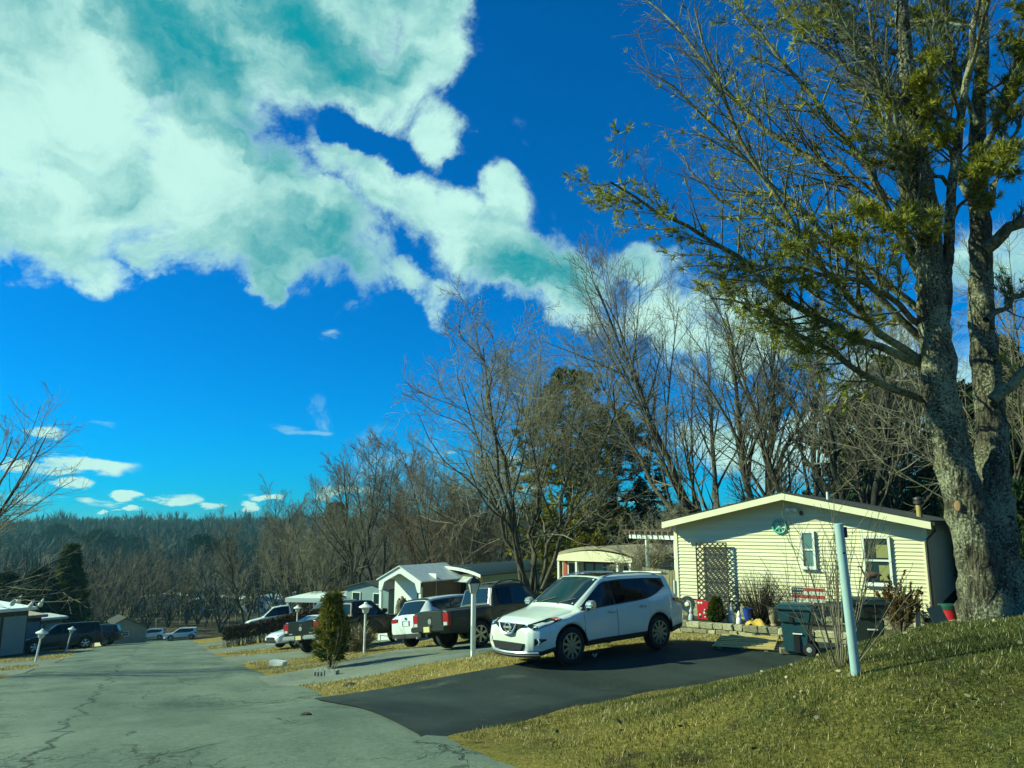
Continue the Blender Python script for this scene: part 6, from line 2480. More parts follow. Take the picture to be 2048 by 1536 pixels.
def side_glass(c, x0, x1, splits, glass, kick=None, drop=0.10, lo_off=0.025, mats=None):
    """dark frame and the panes of one flank; splits are the pillar positions"""
    def lo(x):
        z = c.belt(x) + lo_off
        if kick and x < kick[0]:
            u = min(1.0, max(0.0, kick[0] - x) / (kick[0] - x0))
            z += kick[1] * u ** 2.2
        return z

    def hi(x):
        rg = c.ring(x)
        return max(lo(x) + 0.012, rg[9][1] - drop * 0.55)
    for sd in (-1, 1):
        xs = np.linspace(x0, x1, 30)
        c.side('window_frame', 'black', x0 - 0.03, x1 + 0.05, [(float(q), lo(float(q)) - 0.018) for q in xs], [(float(q), hi(float(q)) + 0.018) for q in xs], 0.003, sd, 30, 5)
        ed = [x0] + list(splits) + [x1]
        for k in range(len(ed) - 1):
            a, b = ed[k] + 0.022, ed[k + 1] - 0.022
            xs = np.linspace(a, b, 14)
            gm = (mats or {}).get(k, glass)
            c.side('side_window', gm, a, b, [(float(q), lo(float(q)) + 0.008) for q in xs], [(float(q), hi(float(q)) - 0.008) for q in xs], 0.007, sd, 14, 5)


def tail_corner(c, x0, x1, z0, z1, m_='lamp_red', name='taillight', off=0.012):
    for sd in (-1, 1):
        c.side(name, m_, x0, x1, [(x0, z0), (x1, z0 + 0.02)], [(x0, z1), (x1, z1 - 0.02)], off, sd, 8, 5)


def rear_plate(c, x, z, m_='plate', w=0.31, h=0.155, y=0.0):
    MB().box(x - 0.012, x, y - w / 2, y + w / 2, z - h / 2, z + h / 2).build('licence_plate', m_, c.root, bevel=0.004)


def make_rogue(label, cat):
    root = empty('parked_suv', (0, 0, 0), 0, label, cat)
    sp = suv_spec(L=4.63, W=1.84, H=1.685, wind=(0.60, 0.22), hood=1.06, nose=0.84, belt=(1.03, 1.14), rear=(-1.93, -2.22), tail=1.06, roofdrop=0.09, r=0.368, sill=0.33, roofw=0.72)
    sp['chin'] = 0.5
    c = Car(root, sp)
    c.body('paint_white')
    e = c.L / 2
    side_glass(c, -1.72, 0.98, [-0.92, 0.02], 'glass_tint', kick=(-0.75, 0.20), mats={2: 'glass'})
    c.topsheet('windshield', 'glass', 0.25, 1.06, 0.93, 0.90, 0.006)
    c.topsheet('sunroof', 'glass_tint', -1.15, 0.12, 0.72, 0.72, 0.006)
    # wipers
    for y0 in (-0.42, 0.18):
        MB().tube([(1.08, y0, c.top(1.08) + 0.012), (0.92, y0 + 0.42, c.top(0.92) + 0.02)], 0.009, 5).build('wiper', 'black', root)
    for sd in (-1, 1):
        c.door(0.03, 1.00, 0.44, 'paint_white', sd, 0.20, 0.94, hmat='chrome')
        c.door(-1.02, 0.01, 0.44, 'paint_white', sd, -0.80, 0.975, hmat='chrome')
        # headlight: swept back housing, lens, amber corner
        lo = [(1.60, 0.90), (e - 0.08, 0.745)]
        hi = [(1.60, 0.935), (1.85, 0.935), (e - 0.08, 0.835)]
        hl = c.side('headlight', 'glass', 1.60, e - 0.075, lo, hi, 0.010, sd, 16, 5)
        c.side('lens', 'lamp_glass', 1.80, e - 0.16, [(1.8, 0.875), (e - 0.16, 0.775)], [(1.8, 0.915), (e - 0.16, 0.83)], 0.016, sd, 10, 4, parent=hl)
        c.side('amber_corner', 'lamp_amber', 1.63, 1.77, [(1.63, 0.905), (1.77, 0.892)], [(1.63, 0.93), (1.77, 0.928)], 0.016, sd, 5, 3, parent=hl)
        # fog light recess with chrome ring
        fl = c.side('fog_light', 'black', e - 0.33, e - 0.10, [(e - 0.33, 0.54), (e - 0.10, 0.45)], [(e - 0.33, 0.56), (e - 0.10, 0.58)], 0.012, sd, 7, 4)
        y = c.sy(e - 0.17, 0.515)
        MB().lathe([(0.062, 0), (0.062, 0.03), (0.045, 0.034), (0.043, 0.012), (0.0005, 0.012)], 18, c=(e - 0.175, sd * (y - 0.012), 0.515), axis='x', cap=False).build('ring', 'chrome', fl, smooth=0.6)
        # roof rail
        pts = []
        for x in np.linspace(-1.65, 0.12, 11):
            q = c.ring(float(x))[10]
            up = 0.055 * max(0.0, math.sin(math.pi * (x + 1.65) / 1.77)) ** 0.35
            pts.append((x, sd * (q[0] - 0.015), q[1] + up))
        MB().tube(pts, 0.016, 6).build('roof_rail', 'chrome', root, smooth=0.8)
        tail_corner_one(c, sd)
    # grille: black mesh and the bright V with its round badge
    mb = MB()
    mb.prism([(-0.46, 0.835), (0.46, 0.835), (0.34, 0.75), (0.20, 0.66), (-0.20, 0.66), (-0.34, 0.75)], 'x', e - 0.10, e - 0.032)
    mb.build('grille', 'black', root)
    mb = MB()
    for sd in (-1, 1):
        pts = [(e - 0.026, sd * 0.27, 0.845), (e - 0.010, sd * 0.225, 0.745), (e + 0.002, sd * 0.15, 0.655), (e + 0.006, 0.0, 0.635)]
        mb.tube(pts, [0.022, 0.027, 0.027, 0.025], 6)
    mb.build('grille_chrome', 'chrome', root, smooth=0.8)
    mb = MB()
    prof = [(0.10, 0), (0.10, 0.02), (0.078, 0.026), (0.076, 0.008)]
    mb.lathe(prof, 24, c=(e - 0.030, 0, 0.765), axis='x', cap=False)
    mb.box(e - 0.016, e - 0.002, -0.13, 0.13, 0.745, 0.785)
    mb.build('badge', 'chrome', root, smooth=0.6)
    MB().prism([(-0.50, 0.475), (0.50, 0.475), (0.40, 0.33), (-0.40, 0.33)], 'x', e - 0.12, e + 0.006).build('lower_intake', 'black', root)
    for k in range(3):
        MB().box(e - 0.01, e + 0.010, -0.44 + 0.02 * (2 - k), 0.44 - 0.02 * (2 - k), 0.362 + k * 0.035, 0.370 + k * 0.035).build('intake_slat', 'plastic_dark', root)
    # plate recess blank and the bright skid strip
    mb = MB()
    ys = np.linspace(-0.74, 0.74, 15)
    pts = []
    for y in ys:
        k = abs(y) / 0.74
        pts.append((e + 0.012 - 0.20 * k ** 3.0, y, 0.285 + 0.02 * k))
    mb.tube(pts, 0.027, 6)
    mb.build('skid_strip', 'chrome', root, smooth=0.8)
    pts2 = [(p[0] - 0.035, p[1], p[2] - 0.05) for p in pts]
    MB().tube(pts2, 0.045, 6).build('lower_lip', 'plastic_dark', root, smooth=0.8)
    c.mirror(0.86, 1.13, 'chrome', w=0.20, h=0.17)
    c.wheels(rim_mat='rim_dark', spokes=10, rim_r=0.255)
    c.topsheet('rear_window', 'glass_tint', -2.19, -1.98, 0.90, 0.92, 0.008, nx=5)
    MB().prism([(-2.13, 1.60), (-1.86, 1.655), (-1.86, 1.62), (-2.10, 1.565)], 'y', -0.60, 0.60).build('spoiler', 'paint_white', root, bevel=0.008)
    return root


def tail_corner_one(c, sd):
    e = c.L / 2
    c.side('taillight', 'lamp_red', -e + 0.03, -e + 0.46, [(-e + 0.03, 0.90), (-e + 0.46, 1.02)], [(-e + 0.03, 1.06), (-e + 0.46, 1.075)], 0.014, sd, 10, 4)


def make_escape(label, cat):
    root = empty('parked_suv', (0, 0, 0), 0, label, cat)
    sp = suv_spec(L=4.52, W=1.84, H=1.66, wind=(0.62, 0.25), rear=(-1.75, -2.18), tail=1.03, belt=(1.0, 1.12), r=0.35, roofdrop=0.08)
    c = Car(root, sp)
    c.body('paint_white2')
    e = c.L / 2
    side_glass(c, -1.65, 1.0, [-0.85, 0.03], 'glass', kick=(-0.9, 0.18))
    c.topsheet('windshield', 'glass', 0.28, 1.08, 0.93, 0.90, 0.006)
    c.topsheet('rear_window', 'glass', -2.16, -1.80, 0.92, 0.90, 0.008, nx=6)
    c.topsheet('roof_spoiler', 'black', -1.78, -1.68, 0.95, 0.95, 0.02, nx=3)
    for sd in (-1, 1):
        c.side('taillight', 'lamp_red', -e + 0.015, -e + 0.40, [(-e, 0.86), (-e + 0.4, 0.98)], [(-e, 1.0), (-e + 0.4, 1.03)], 0.012, sd, 10, 4)
        c.door(0.03, 1.0, 0.42, 'paint_white2', sd, 0.18, 0.92)
        c.door(-1.0, 0.0, 0.42, 'paint_white2', sd, -0.8, 0.94)
        MB().box(-e - 0.012, -e + 0.05, min(sd * 0.42, sd * 0.74), max(sd * 0.42, sd * 0.74), 0.86, 0.985).build('taillight', 'lamp_red', root, bevel=0.01)
    MB().box(-e - 0.01, -e + 0.12, -0.75, 0.75, 0.33, 0.50).build('bumper_skirt', 'plastic_dark', root, bevel=0.02)
    MB().box(-e - 0.004, -e + 0.05, -0.20, 0.20, 0.74, 0.90).build('plate_recess', 'black', root)
    rear_plate(c, -e - 0.006, 0.81, 'plate_white')
    for sd in (-1, 1):
        MB().lathe([(0.035, 0), (0.035, 0.1)], 10, c=(-e - 0.03, sd * 0.55, 0.34), axis='x').build('exhaust', 'chrome', root)
    MB().lathe([(0.045, 0), (0.045, 0.01)], 12, c=(-e - 0.012, 0, 0.985), axis='x').build('badge', 'flag_blue', root)
    c.wheels(spokes=5)
    c.mirror(0.86, 1.10, 'paint_white2')
    return root


def make_pickup(label, cat, paint, sp, quad=True, rack=False, tail=0.26, bright_bumper=True, decal=None):
    root = empty('pickup_truck', (0, 0, 0), 0, label, cat)
    c = Car(root, sp)
    c.body(paint)
    e = c.L / 2
    cr = [p[0] for p in sp['top']]
    cab_r, cab_f = sp['cab']
    H_ = max(p[1] for p in sp['top'])
    bed = [p[1] for p in sp['top'] if p[0] < -e + 0.03][-1]
    x1 = cab_f + 0.55
    side_glass(c, cab_r + 0.02, x1, [cab_f - 0.72] if quad else [cab_f - 0.3], 'glass_tint', mats={1: 'glass'})
    c.topsheet('windshield', 'glass', cab_f + 0.04, cab_f + 0.70, 0.93, 0.90, 0.006)
    c.topsheet('rear_window', 'glass', cab_r - 0.215, cab_r - 0.075, 0.86, 0.86, 0.010, nx=5)
    mb = MB()
    c.topsheet('bed_cover', 'plastic_dark', -e + 0.06, cab_r - 0.36, 0.90, 0.90, 0.012, nx=6)
    for sd in (-1, 1):
        c.door(cab_f - 0.62, cab_f + 0.62, sp['sill'] + 0.1, paint, sd, cab_f - 0.45, bed - 0.20)
        if quad:
            c.door(cab_r + 0.05, cab_f - 0.65, sp['sill'] + 0.1, paint, sd, cab_r + 0.18, bed - 0.20)
        yw = c.hw(-e + 0.05)
        MB().box(-e - 0.012, -e + 0.10, min(sd * (yw - tail), sd * (yw + 0.012)), max(sd * (yw - tail), sd * (yw + 0.012)), bed - 0.45, bed - 0.09).build('taillight', 'lamp_red', root, bevel=0.012)
        MB().box(-e - 0.016, -e + 0.02, min(sd * (yw - tail + 0.04), sd * (yw - 0.05)), max(sd * (yw - tail + 0.04), sd * (yw - 0.05)), bed - 0.43, bed - 0.34).build('reverse_lamp', 'lamp_glass', root)
        lo = [(e - 0.5, sp['nosez'] - 0.20), (e, sp['nosez'] - 0.24)]
        hi = [(e - 0.5, sp['nosez'] - 0.03), (e, sp['nosez'] - 0.05)]
        c.side('headlight', 'lamp_glass', e - 0.42, e - 0.03, lo, hi, 0.01, sd, 8, 4)
    yw = c.hw(-e + 0.05) - tail - 0.03
    MB().box(-e - 0.010, -e + 0.03, -yw - 0.02, yw + 0.02, bed - 0.62, bed - 0.02).build('tailgate_gap', 'black', root)
    tg = MB().box(-e - 0.022, -e + 0.02, -yw, yw, bed - 0.60, bed - 0.004).build('tailgate', paint, root, bevel=0.014, smooth=0.7)
    MB().box(-e - 0.030, -e - 0.005, -0.10, 0.10, bed - 0.21, bed - 0.13).build('handle', 'black', tg, bevel=0.01)
    MB().box(-e - 0.14, -e + 0.12, -c.W * 0.94, c.W * 0.94, 0.58, 0.74).build('rear_bumper', 'chrome' if bright_bumper else paint, root, bevel=0.03, smooth=0.7, seg=2)
    MB().box(-e - 0.148, -e - 0.06, -0.22, 0.22, 0.56, 0.75).build('plate_recess', 'black', root)
    rear_plate(c, -e - 0.150, 0.655, 'plate')
    MB().box(-e - 0.17, -e + 0.3, -0.05, 0.05, 0.44, 0.54).build('tow_hitch', 'black', root)
    MB().box(e - 0.10, e + 0.012, -0.60, 0.60, sp['nosez'] - 0.26, sp['nosez'] - 0.05).build('grille', 'chrome', root, bevel=0.02)
    MB().box(e - 0.12, e + 0.05, -c.W * 0.86, c.W * 0.86, 0.46, 0.64).build('front_bumper', 'chrome' if bright_bumper else paint, root, bevel=0.04, smooth=0.7)
    MB().lathe([(0.085, 0), (0.085, 0.012), (0.06, 0.016)], 16, c=(-e - 0.036, 0.0, bed - 0.30), axis='x').build('badge', 'chrome', tg)
    MB().box(-e - 0.026, -e - 0.01, yw - 0.22, yw - 0.05, bed - 0.50, bed - 0.46).build('lettering', 'chrome', tg)
    MB().box(-e - 0.026, -e - 0.01, -yw + 0.05, -yw + 0.20, bed - 0.50, bed - 0.46).build('lettering', 'chrome', tg)
    if rack:
        for sd in (-1, 1):
            pts = []
            for x in np.linspace(cab_r + 0.1, cab_f - 0.05, 8):
                q = c.ring(float(x))[10]
                pts.append((x, sd * q[0], q[1] + 0.10 * max(0.0, math.sin(math.pi * (x - cab_r - 0.1) / (cab_f - 0.15 - cab_r))) ** 0.3))
            MB().tube(pts, 0.022, 6).build('roof_rail', 'plastic_dark', root)
        for x in (cab_r + 0.3, cab_f - 0.3):
            q = c.ring(x)[10]
            MB().tube([(x, -q[0], q[1] + 0.09), (x, q[0], q[1] + 0.09)], 0.018, 6).build('crossbar', 'plastic_dark', root)
    if decal:
        mb = MB()
        x, z = cab_r - 0.175, bed + 0.34
        for y0 in (0.05, 0.12):
            for a, b_, c_, d_ in ((0, 0.06, 0, 0.008), (0, 0.06, 0.052, 0.06), (0, 0.008, 0, 0.06), (0.052, 0.06, 0, 0.06)):
                mb.box(x - 0.012, x - 0.004, y0 + a, y0 + b_, z + c_, z + d_)
        d = mb.build('sticker', 'flag_white', root)
        for sd in (-1, 1):
            pts = [(cab_r - 0.245, sd * 0.70, bed + 0.03), (cab_r - 0.09, sd * 0.60, H_ - 0.14)]
            MB().tube(pts, 0.009, 5).build('window_surround', 'chrome', root)
        MB().tube([(cab_r - 0.255, -0.70, bed + 0.03), (cab_r - 0.255, 0.70, bed + 0.03)], 0.010, 5).build('window_surround', 'chrome', root)
    c.wheels(spokes=6)
    c.mirror(cab_f + 0.38, hood_z(sp) + 0.13, 'black', w=0.22, h=0.2)
    return root


def hood_z(sp):
    return interp(sp['top'], sp['cab'][1] + 0.8)


def simple_suv(name, label, cat, paint, sp, glass='glass', rims='rim_alloy', rack=False, group=None):
    root = empty(name, (0, 0, 0), 0, label, cat, group)
    c = Car(root, sp)
    c.body(paint)
    e = c.L / 2
    xw = sp['wind']
    side_glass(c, -e + 0.55, xw[0] + 0.40, [-0.9, 0.05], glass, kick=(-0.95, 0.08))
    c.topsheet('windshield', 'glass', xw[1] + 0.04, xw[0] + 0.46, 0.93, 0.90, 0.006)
    c.topsheet('rear_window', 'glass', sp['rear'][1] + 0.02, sp['rear'][0] - 0.04, 0.9, 0.9, 0.008, nx=5)
    for sd in (-1, 1):
        nz = sp['nosez']
        c.side('headlight', 'lamp_glass', e - 0.62, e - 0.08, [(e - 0.62, nz + 0.02), (e, nz - 0.10)], [(e - 0.62, nz + 0.09), (e, nz - 0.01)], 0.012, sd, 9, 4)
        c.side('taillight', 'lamp_red', -e + 0.02, -e + 0.30, [(-e, 0.82), (-e + 0.3, 0.88)], [(-e, 1.0), (-e + 0.3, 1.02)], 0.014, sd, 7, 4)
        c.door(0.05, xw[0] + 0.38, 0.42, paint, sd, 0.2, 0.9)
        c.door(-1.02, 0.02, 0.42, paint, sd, -0.8, 0.92)
        if rack:
            pts = [(x, sd * (c.ring(float(x))[10][0] - 0.02), c.ring(float(x))[10][1] + 0.06) for x in np.linspace(-1.6, 0.1, 8)]
            MB().tube(pts, 0.02, 6).build('roof_rail', 'chrome', root)
    if rack:
        for x in (-1.2, -0.3):
            q = c.ring(x)[10]
            MB().tube([(x, -q[0], q[1] + 0.08), (x, q[0], q[1] + 0.08)], 0.02, 6).build('crossbar', 'black', root)
    MB().box(e - 0.10, e + 0.004, -0.42, 0.42, nz - 0.24, nz - 0.10).build('grille', 'black', root, bevel=0.01)
    MB().box(e - 0.10, e + 0.010, -0.55, 0.55, 0.32, 0.46).build('lower_intake', 'black', root, bevel=0.01)
    MB().box(-e - 0.004, -e + 0.05, -0.2, 0.2, 0.72, 0.88).build('plate_recess', 'black', root)
    rear_plate(c, -e - 0.006, 0.80, 'plate_white')
    c.wheels(rim_mat=rims, spokes=5)
    c.mirror(xw[0] + 0.26, 1.10, paint)
    return root


def spec_suv(**k):
    sp = suv_spec(**k)
    sp['wind'] = k.get('wind', (0.62, -0.12))
    sp['rear'] = k.get('rear', (-2.05, -2.24))
    sp['nosez'] = k.get('nose', 0.80)
    return sp


def spec_pick(**k):
    sp = pickup_spec(**k)
    sp['cab'] = k.get('cab', (-0.62, 0.85))
    sp['nosez'] = k.get('nose', 0.95)
    return sp


def vehicles():
    # the white crossover on the dark drive
    v = make_rogue('white crossover with chrome V grille on the dark driveway, nose to the road', 'suv')
    rear, front = P(1315, 1300, 17.6)[:2], P(1140, 1335, 15.9)[:2]
    az = math.atan2(*(front - rear))
    f = (front - rear) / np.linalg.norm(front - rear)
    n_in = np.array([f[1], -f[0]])          # near-side wheels touch at these spots: step in to the centre line
    mid = (front + rear) / 2 + n_in * 0.78
    sit(v, mid[0], mid[1], az)

    v = make_pickup('dark grey four-door pickup with roof rack backed toward the road beside lamp post', 'pickup', 'paint_grey',
                    spec_pick(L=5.34, W=1.87, H=1.80, wb=3.32, fo=0.86, r=0.375, bed=1.17, hood=1.12, cab=(-0.72, 0.62), nose=0.92), rack=True, bright_bumper=False, decal=True)
    az = R(49)
    p = P(877, 1300, 23.3)[:2] + np.array([math.sin(az), math.cos(az)]) * 2.45
    sit(v, p[0], p[1], az)

    v = make_escape('white crossover seen from behind, between the two dark pickups', 'suv')
    az = R(42)
    p = P(822, 1290, 26.6)[:2] + np.array([math.sin(az), math.cos(az)]) * 2.1
    sit(v, p[0], p[1], az)

    v = make_pickup('black full-size pickup with pale tailgate edge parked behind the potted evergreen', 'pickup', 'paint_dkgreen',
                    spec_pick(L=5.7, W=2.02, H=1.94, wb=3.55, fo=0.93, r=0.41, bed=1.30, hood=1.25, cab=(-0.55, 0.75), nose=1.05, sill=0.48), bright_bumper=True)
    az = R(31)
    p = P(609, 1295, 31.8)[:2] + np.array([math.sin(az), math.cos(az)]) * 2.7
    sit(v, p[0], p[1], az)

    v = simple_suv('parked_car', 'white car mostly hidden beyond the black pickup, windshield showing', 'car', 'paint_white2',
                   spec_suv(L=4.5, W=1.8, H=1.48, hood=0.92, nose=0.70, belt=(0.90, 0.98), wind=(0.55, -0.1), rear=(-1.5, -2.0), tail=0.98, r=0.32, sill=0.26))
    p = P(622, 1262, 41)[:2]
    sit(v, p[0], p[1], R(225))

    v = make_pickup('white extended-cab pickup standing behind the clipped brown hedge', 'pickup', 'paint_white2',
                    spec_pick(L=5.4, W=1.9, H=1.78, wb=3.2, r=0.37, bed=1.10, hood=1.08, cab=(-0.45, 0.75), nose=0.90), quad=False)
    p = P(566, 1250, 60)[:2]
    sit(v, p[0], p[1], R(-112))

    v = simple_suv('parked_suv', 'white boxy suv with roof rack in front of the white carport', 'suv', 'paint_white2',
                   spec_suv(L=4.5, W=1.85, H=1.82, hood=1.12, nose=0.92, belt=(1.10, 1.14), wind=(0.50, 0.16), rear=(-2.12, -2.2), tail=1.08, r=0.37, roofw=0.80, roofdrop=0.03), rack=True)
    p = P(655, 1245, 53)[:2]
    sit(v, p[0], p[1], R(215))

    v = simple_suv('parked_suv', 'black large suv with a roof box line parked beside the leaning lamp posts', 'suv', 'paint_black',
                   spec_suv(L=5.1, W=1.95, H=1.86, wb=3.04, fo=0.92, hood=1.14, nose=0.92, belt=(1.12, 1.18), wind=(0.75, 0.30), rear=(-2.28, -2.46), tail=1.14, r=0.39, sill=0.34, roofdrop=0.06), glass='glass_tint')
    v['label'] = 'black large suv parked side-on behind the leaning lamp posts'
    p = P(121, 1285, 55)[:2]
    sit(v, p[0], p[1], R(-128))
    v = simple_suv('parked_suv', 'dark suv showing its rear beside the round shrub, beyond the black suv', 'suv', 'paint_black',
                   spec_suv(L=4.7, W=1.88, H=1.72, hood=1.06, nose=0.85, belt=(1.06, 1.10), wind=(0.62, 0.1), rear=(-2.05, -2.25), tail=1.06, r=0.36))
    p = P(180, 1277, 64)[:2]
    sit(v, p[0], p[1], R(-105))

    v = simple_suv('parked_car', 'pale hatchback at the foot of the road, the one nearer the lamp posts', 'car', 'paint_white2',
                   spec_suv(L=4.4, W=1.78, H=1.55, hood=0.98, nose=0.74, belt=(0.94, 1.02), wind=(0.75, 0.05), rear=(-1.85, -2.1), tail=1.0, r=0.33, sill=0.27))
    p = P(298, 1279, 113)[:2]
    sit(v, p[0], p[1], R(-108))
    v = simple_suv('parked_suv', 'pale boxy suv at the foot of the road, nose to the hatchback', 'suv', 'paint_white2',
                   spec_suv(L=4.4, W=1.8, H=1.66, hood=1.06, nose=0.88, belt=(1.02, 1.08), wind=(0.55, 0.2), rear=(-2.08, -2.18), tail=1.04, r=0.36, roofw=0.76, roofdrop=0.04))
    p = P(361, 1279, 112)[:2]
    sit(v, p[0], p[1], R(-108))


vehicles()

# ------------------------------------------------------------------ lamps, posts, bins and garden things
def mushroom_lamp(px, py_base, d, py_top, label, lean=0.0, group='white post lamps along the road'):
    b = P(px, py_base, d)
    b[2] = h1(b[0], b[1])
    hgt = float(P(px, py_top, d)[2] - b[2])
    root = empty('post_lamp', b, 0, label, 'lamp', group)
    root.rotation_euler = (0, lean, 0)
    MB().lathe([(0.05, -0.15), (0.05, 0.0), (0.042, 0.02), (0.038, hgt - 0.42)], 10).build('post', 'white_paint', root, smooth=0.5)
    g = MB().lathe([(0.05, hgt - 0.42), (0.11, hgt - 0.38), (0.15, hgt - 0.20), (0.15, hgt - 0.17)], 10).build('lamp_glass', 'lamp_glass', root, smooth=0.5)
    MB().lathe([(0.25, hgt - 0.19), (0.25, hgt - 0.165), (0.12, hgt - 0.09), (0.07, hgt - 0.07), (0.06, hgt - 0.02), (0.02, hgt)], 10).build('lamp_shade', 'white_paint', root, smooth=0.5)
    return root


def lantern_lamp():
    d = 19.3
    b = P(946, 1314, d)
    b[2] = h1(b[0], b[1])
    root = empty('post_lamp', b, R(20), 'square white post with black-capped lantern in front of the grey pickup', 'lamp')
    zt = float(P(946, 1153, d)[2] - b[2])
    MB().box(-0.05, 0.05, -0.05, 0.05, -0.1, zt - 0.40).build('post', 'white_paint', root, bevel=0.008)
    MB().box(-0.055, -0.051, -0.04, 0.04, 0.15, 0.75).build('number_strip', 'post_grey', root)
    mb = MB()
    z0 = zt - 0.40
    mb.add([(-0.07, -0.07, z0), (0.07, -0.07, z0), (0.07, 0.07, z0), (-0.07, 0.07, z0), (-0.12, -0.12, z0 + 0.24), (0.12, -0.12, z0 + 0.24), (0.12, 0.12, z0 + 0.24), (-0.12, 0.12, z0 + 0.24)],
           [(3, 2, 1, 0), (4, 5, 6, 7), (0, 1, 5, 4), (1, 2, 6, 5), (2, 3, 7, 6), (3, 0, 4, 7)])
    mb.build('lamp_glass', 'lamp_glass', root)
    mb = MB()
    for sx in (-1, 1):
        for sy in (-1, 1):
            mb2 = MB().tube([(sx * 0.073, sy * 0.073, z0 - 0.01), (sx * 0.124, sy * 0.124, z0 + 0.245)], 0.010, 5)
            mb2.build('frame_bar', 'black', root)
    z1 = z0 + 0.242
    MB().add([(-0.155, -0.155, z1), (0.155, -0.155, z1), (0.155, 0.155, z1), (-0.155, 0.155, z1), (-0.05, -0.05, z1 + 0.13), (0.05, -0.05, z1 + 0.13), (0.05, 0.05, z1 + 0.13), (-0.05, 0.05, z1 + 0.13)],
             [(3, 2, 1, 0), (4, 5, 6, 7), (0, 1, 5, 4), (1, 2, 6, 5), (2, 3, 7, 6), (3, 0, 4, 7)]).build('lamp_cap', 'black', root)
    MB().lathe([(0.03, 0), (0.035, 0.03), (0.001, 0.06)], 8, c=(0, 0, z1 + 0.13)).build('finial', 'black', root)


def wheelie_bin(px, py, d, rz, label, scale=1.0, mats=('bin_green', 'bin_dark')):
    b = P(px, py, d)
    b[2] = h1(b[0], b[1]) + 0.05
    root = empty('wheelie_bin', b, rz, label, 'bin', 'wheeled bins beside the drive')
    root.scale = (scale,) * 3

    def frus(z0, z1, a0, a1, c0, c1, x0=0.0, x1=0.0):
        return [(x0 - a0, -c0, z0), (x0 + a0, -c0, z0), (x0 + a0, c0, z0), (x0 - a0, c0, z0), (x1 - a1, -c1, z1), (x1 + a1, -c1, z1), (x1 + a1, c1, z1), (x1 - a1, c1, z1)]
    FS = [(3, 2, 1, 0), (4, 5, 6, 7), (0, 1, 5, 4), (1, 2, 6, 5), (2, 3, 7, 6), (3, 0, 4, 7)]
    MB().add(frus(0.04, 0.64, 0.24, 0.29, 0.25, 0.29), FS).build('body', mats[0], root, bevel=0.03, smooth=0.7, seg=2)
    MB().add(frus(0.65, 0.92, 0.30, 0.36, 0.30, 0.33), FS).build('collar', mats[0], root, bevel=0.03, smooth=0.7, seg=2)
    ld = MB().add(frus(0.925, 1.0, 0.39, 0.385, 0.355, 0.35), FS).build('lid', mats[0], root, bevel=0.025, smooth=0.7, seg=2)
    MB().add(frus(1.0, 1.045, 0.34, 0.30, 0.31, 0.27), FS).build('lid_dome', mats[0], ld, bevel=0.02, smooth=0.7)
    MB().box(-0.40, 0.40, -0.362, -0.353, 0.935, 0.947).build('lid_rib', 'bin_dark', ld)
    # grab recesses on the front, with the pale catch bar
    MB().box(-0.10, 0.14, -0.340, -0.29, 0.80, 0.865).build('grab_recess', 'black', root)
    MB().box(-0.10, -0.03, -0.330, -0.28, 0.66, 0.80).build('grab_recess', 'black', root)
    MB().box(-0.04, 0.08, -0.296, -0.24, 0.06, 0.48).build('grab_recess', 'black', root)
    MB().box(-0.05, 0.14, -0.310, -0.288, 0.43, 0.455).build('catch_bar', 'white_paint', root)
    MB().tube([(0.36, -0.26, 0.93), (0.47, -0.26, 0.95), (0.47, 0.26, 0.95), (0.36, 0.26, 0.93)], 0.018, 6).build('handle', mats[1], root)
    for y in (-0.30, 0.25):
        w_ = MB().lathe([(0.05, 0), (0.125, 0.0), (0.13, 0.02), (0.125, 0.06), (0.05, 0.06)], 16, c=(0.26, y, 0.13), axis='y').build('wheel', 'tyre', root, smooth=0.6)
        MB().lathe([(0.055, -0.006), (0.001, -0.012)], 12, c=(0.26, y, 0.13), axis='y', cap=False).build('hub', 'grey_cast', w_)
    return root


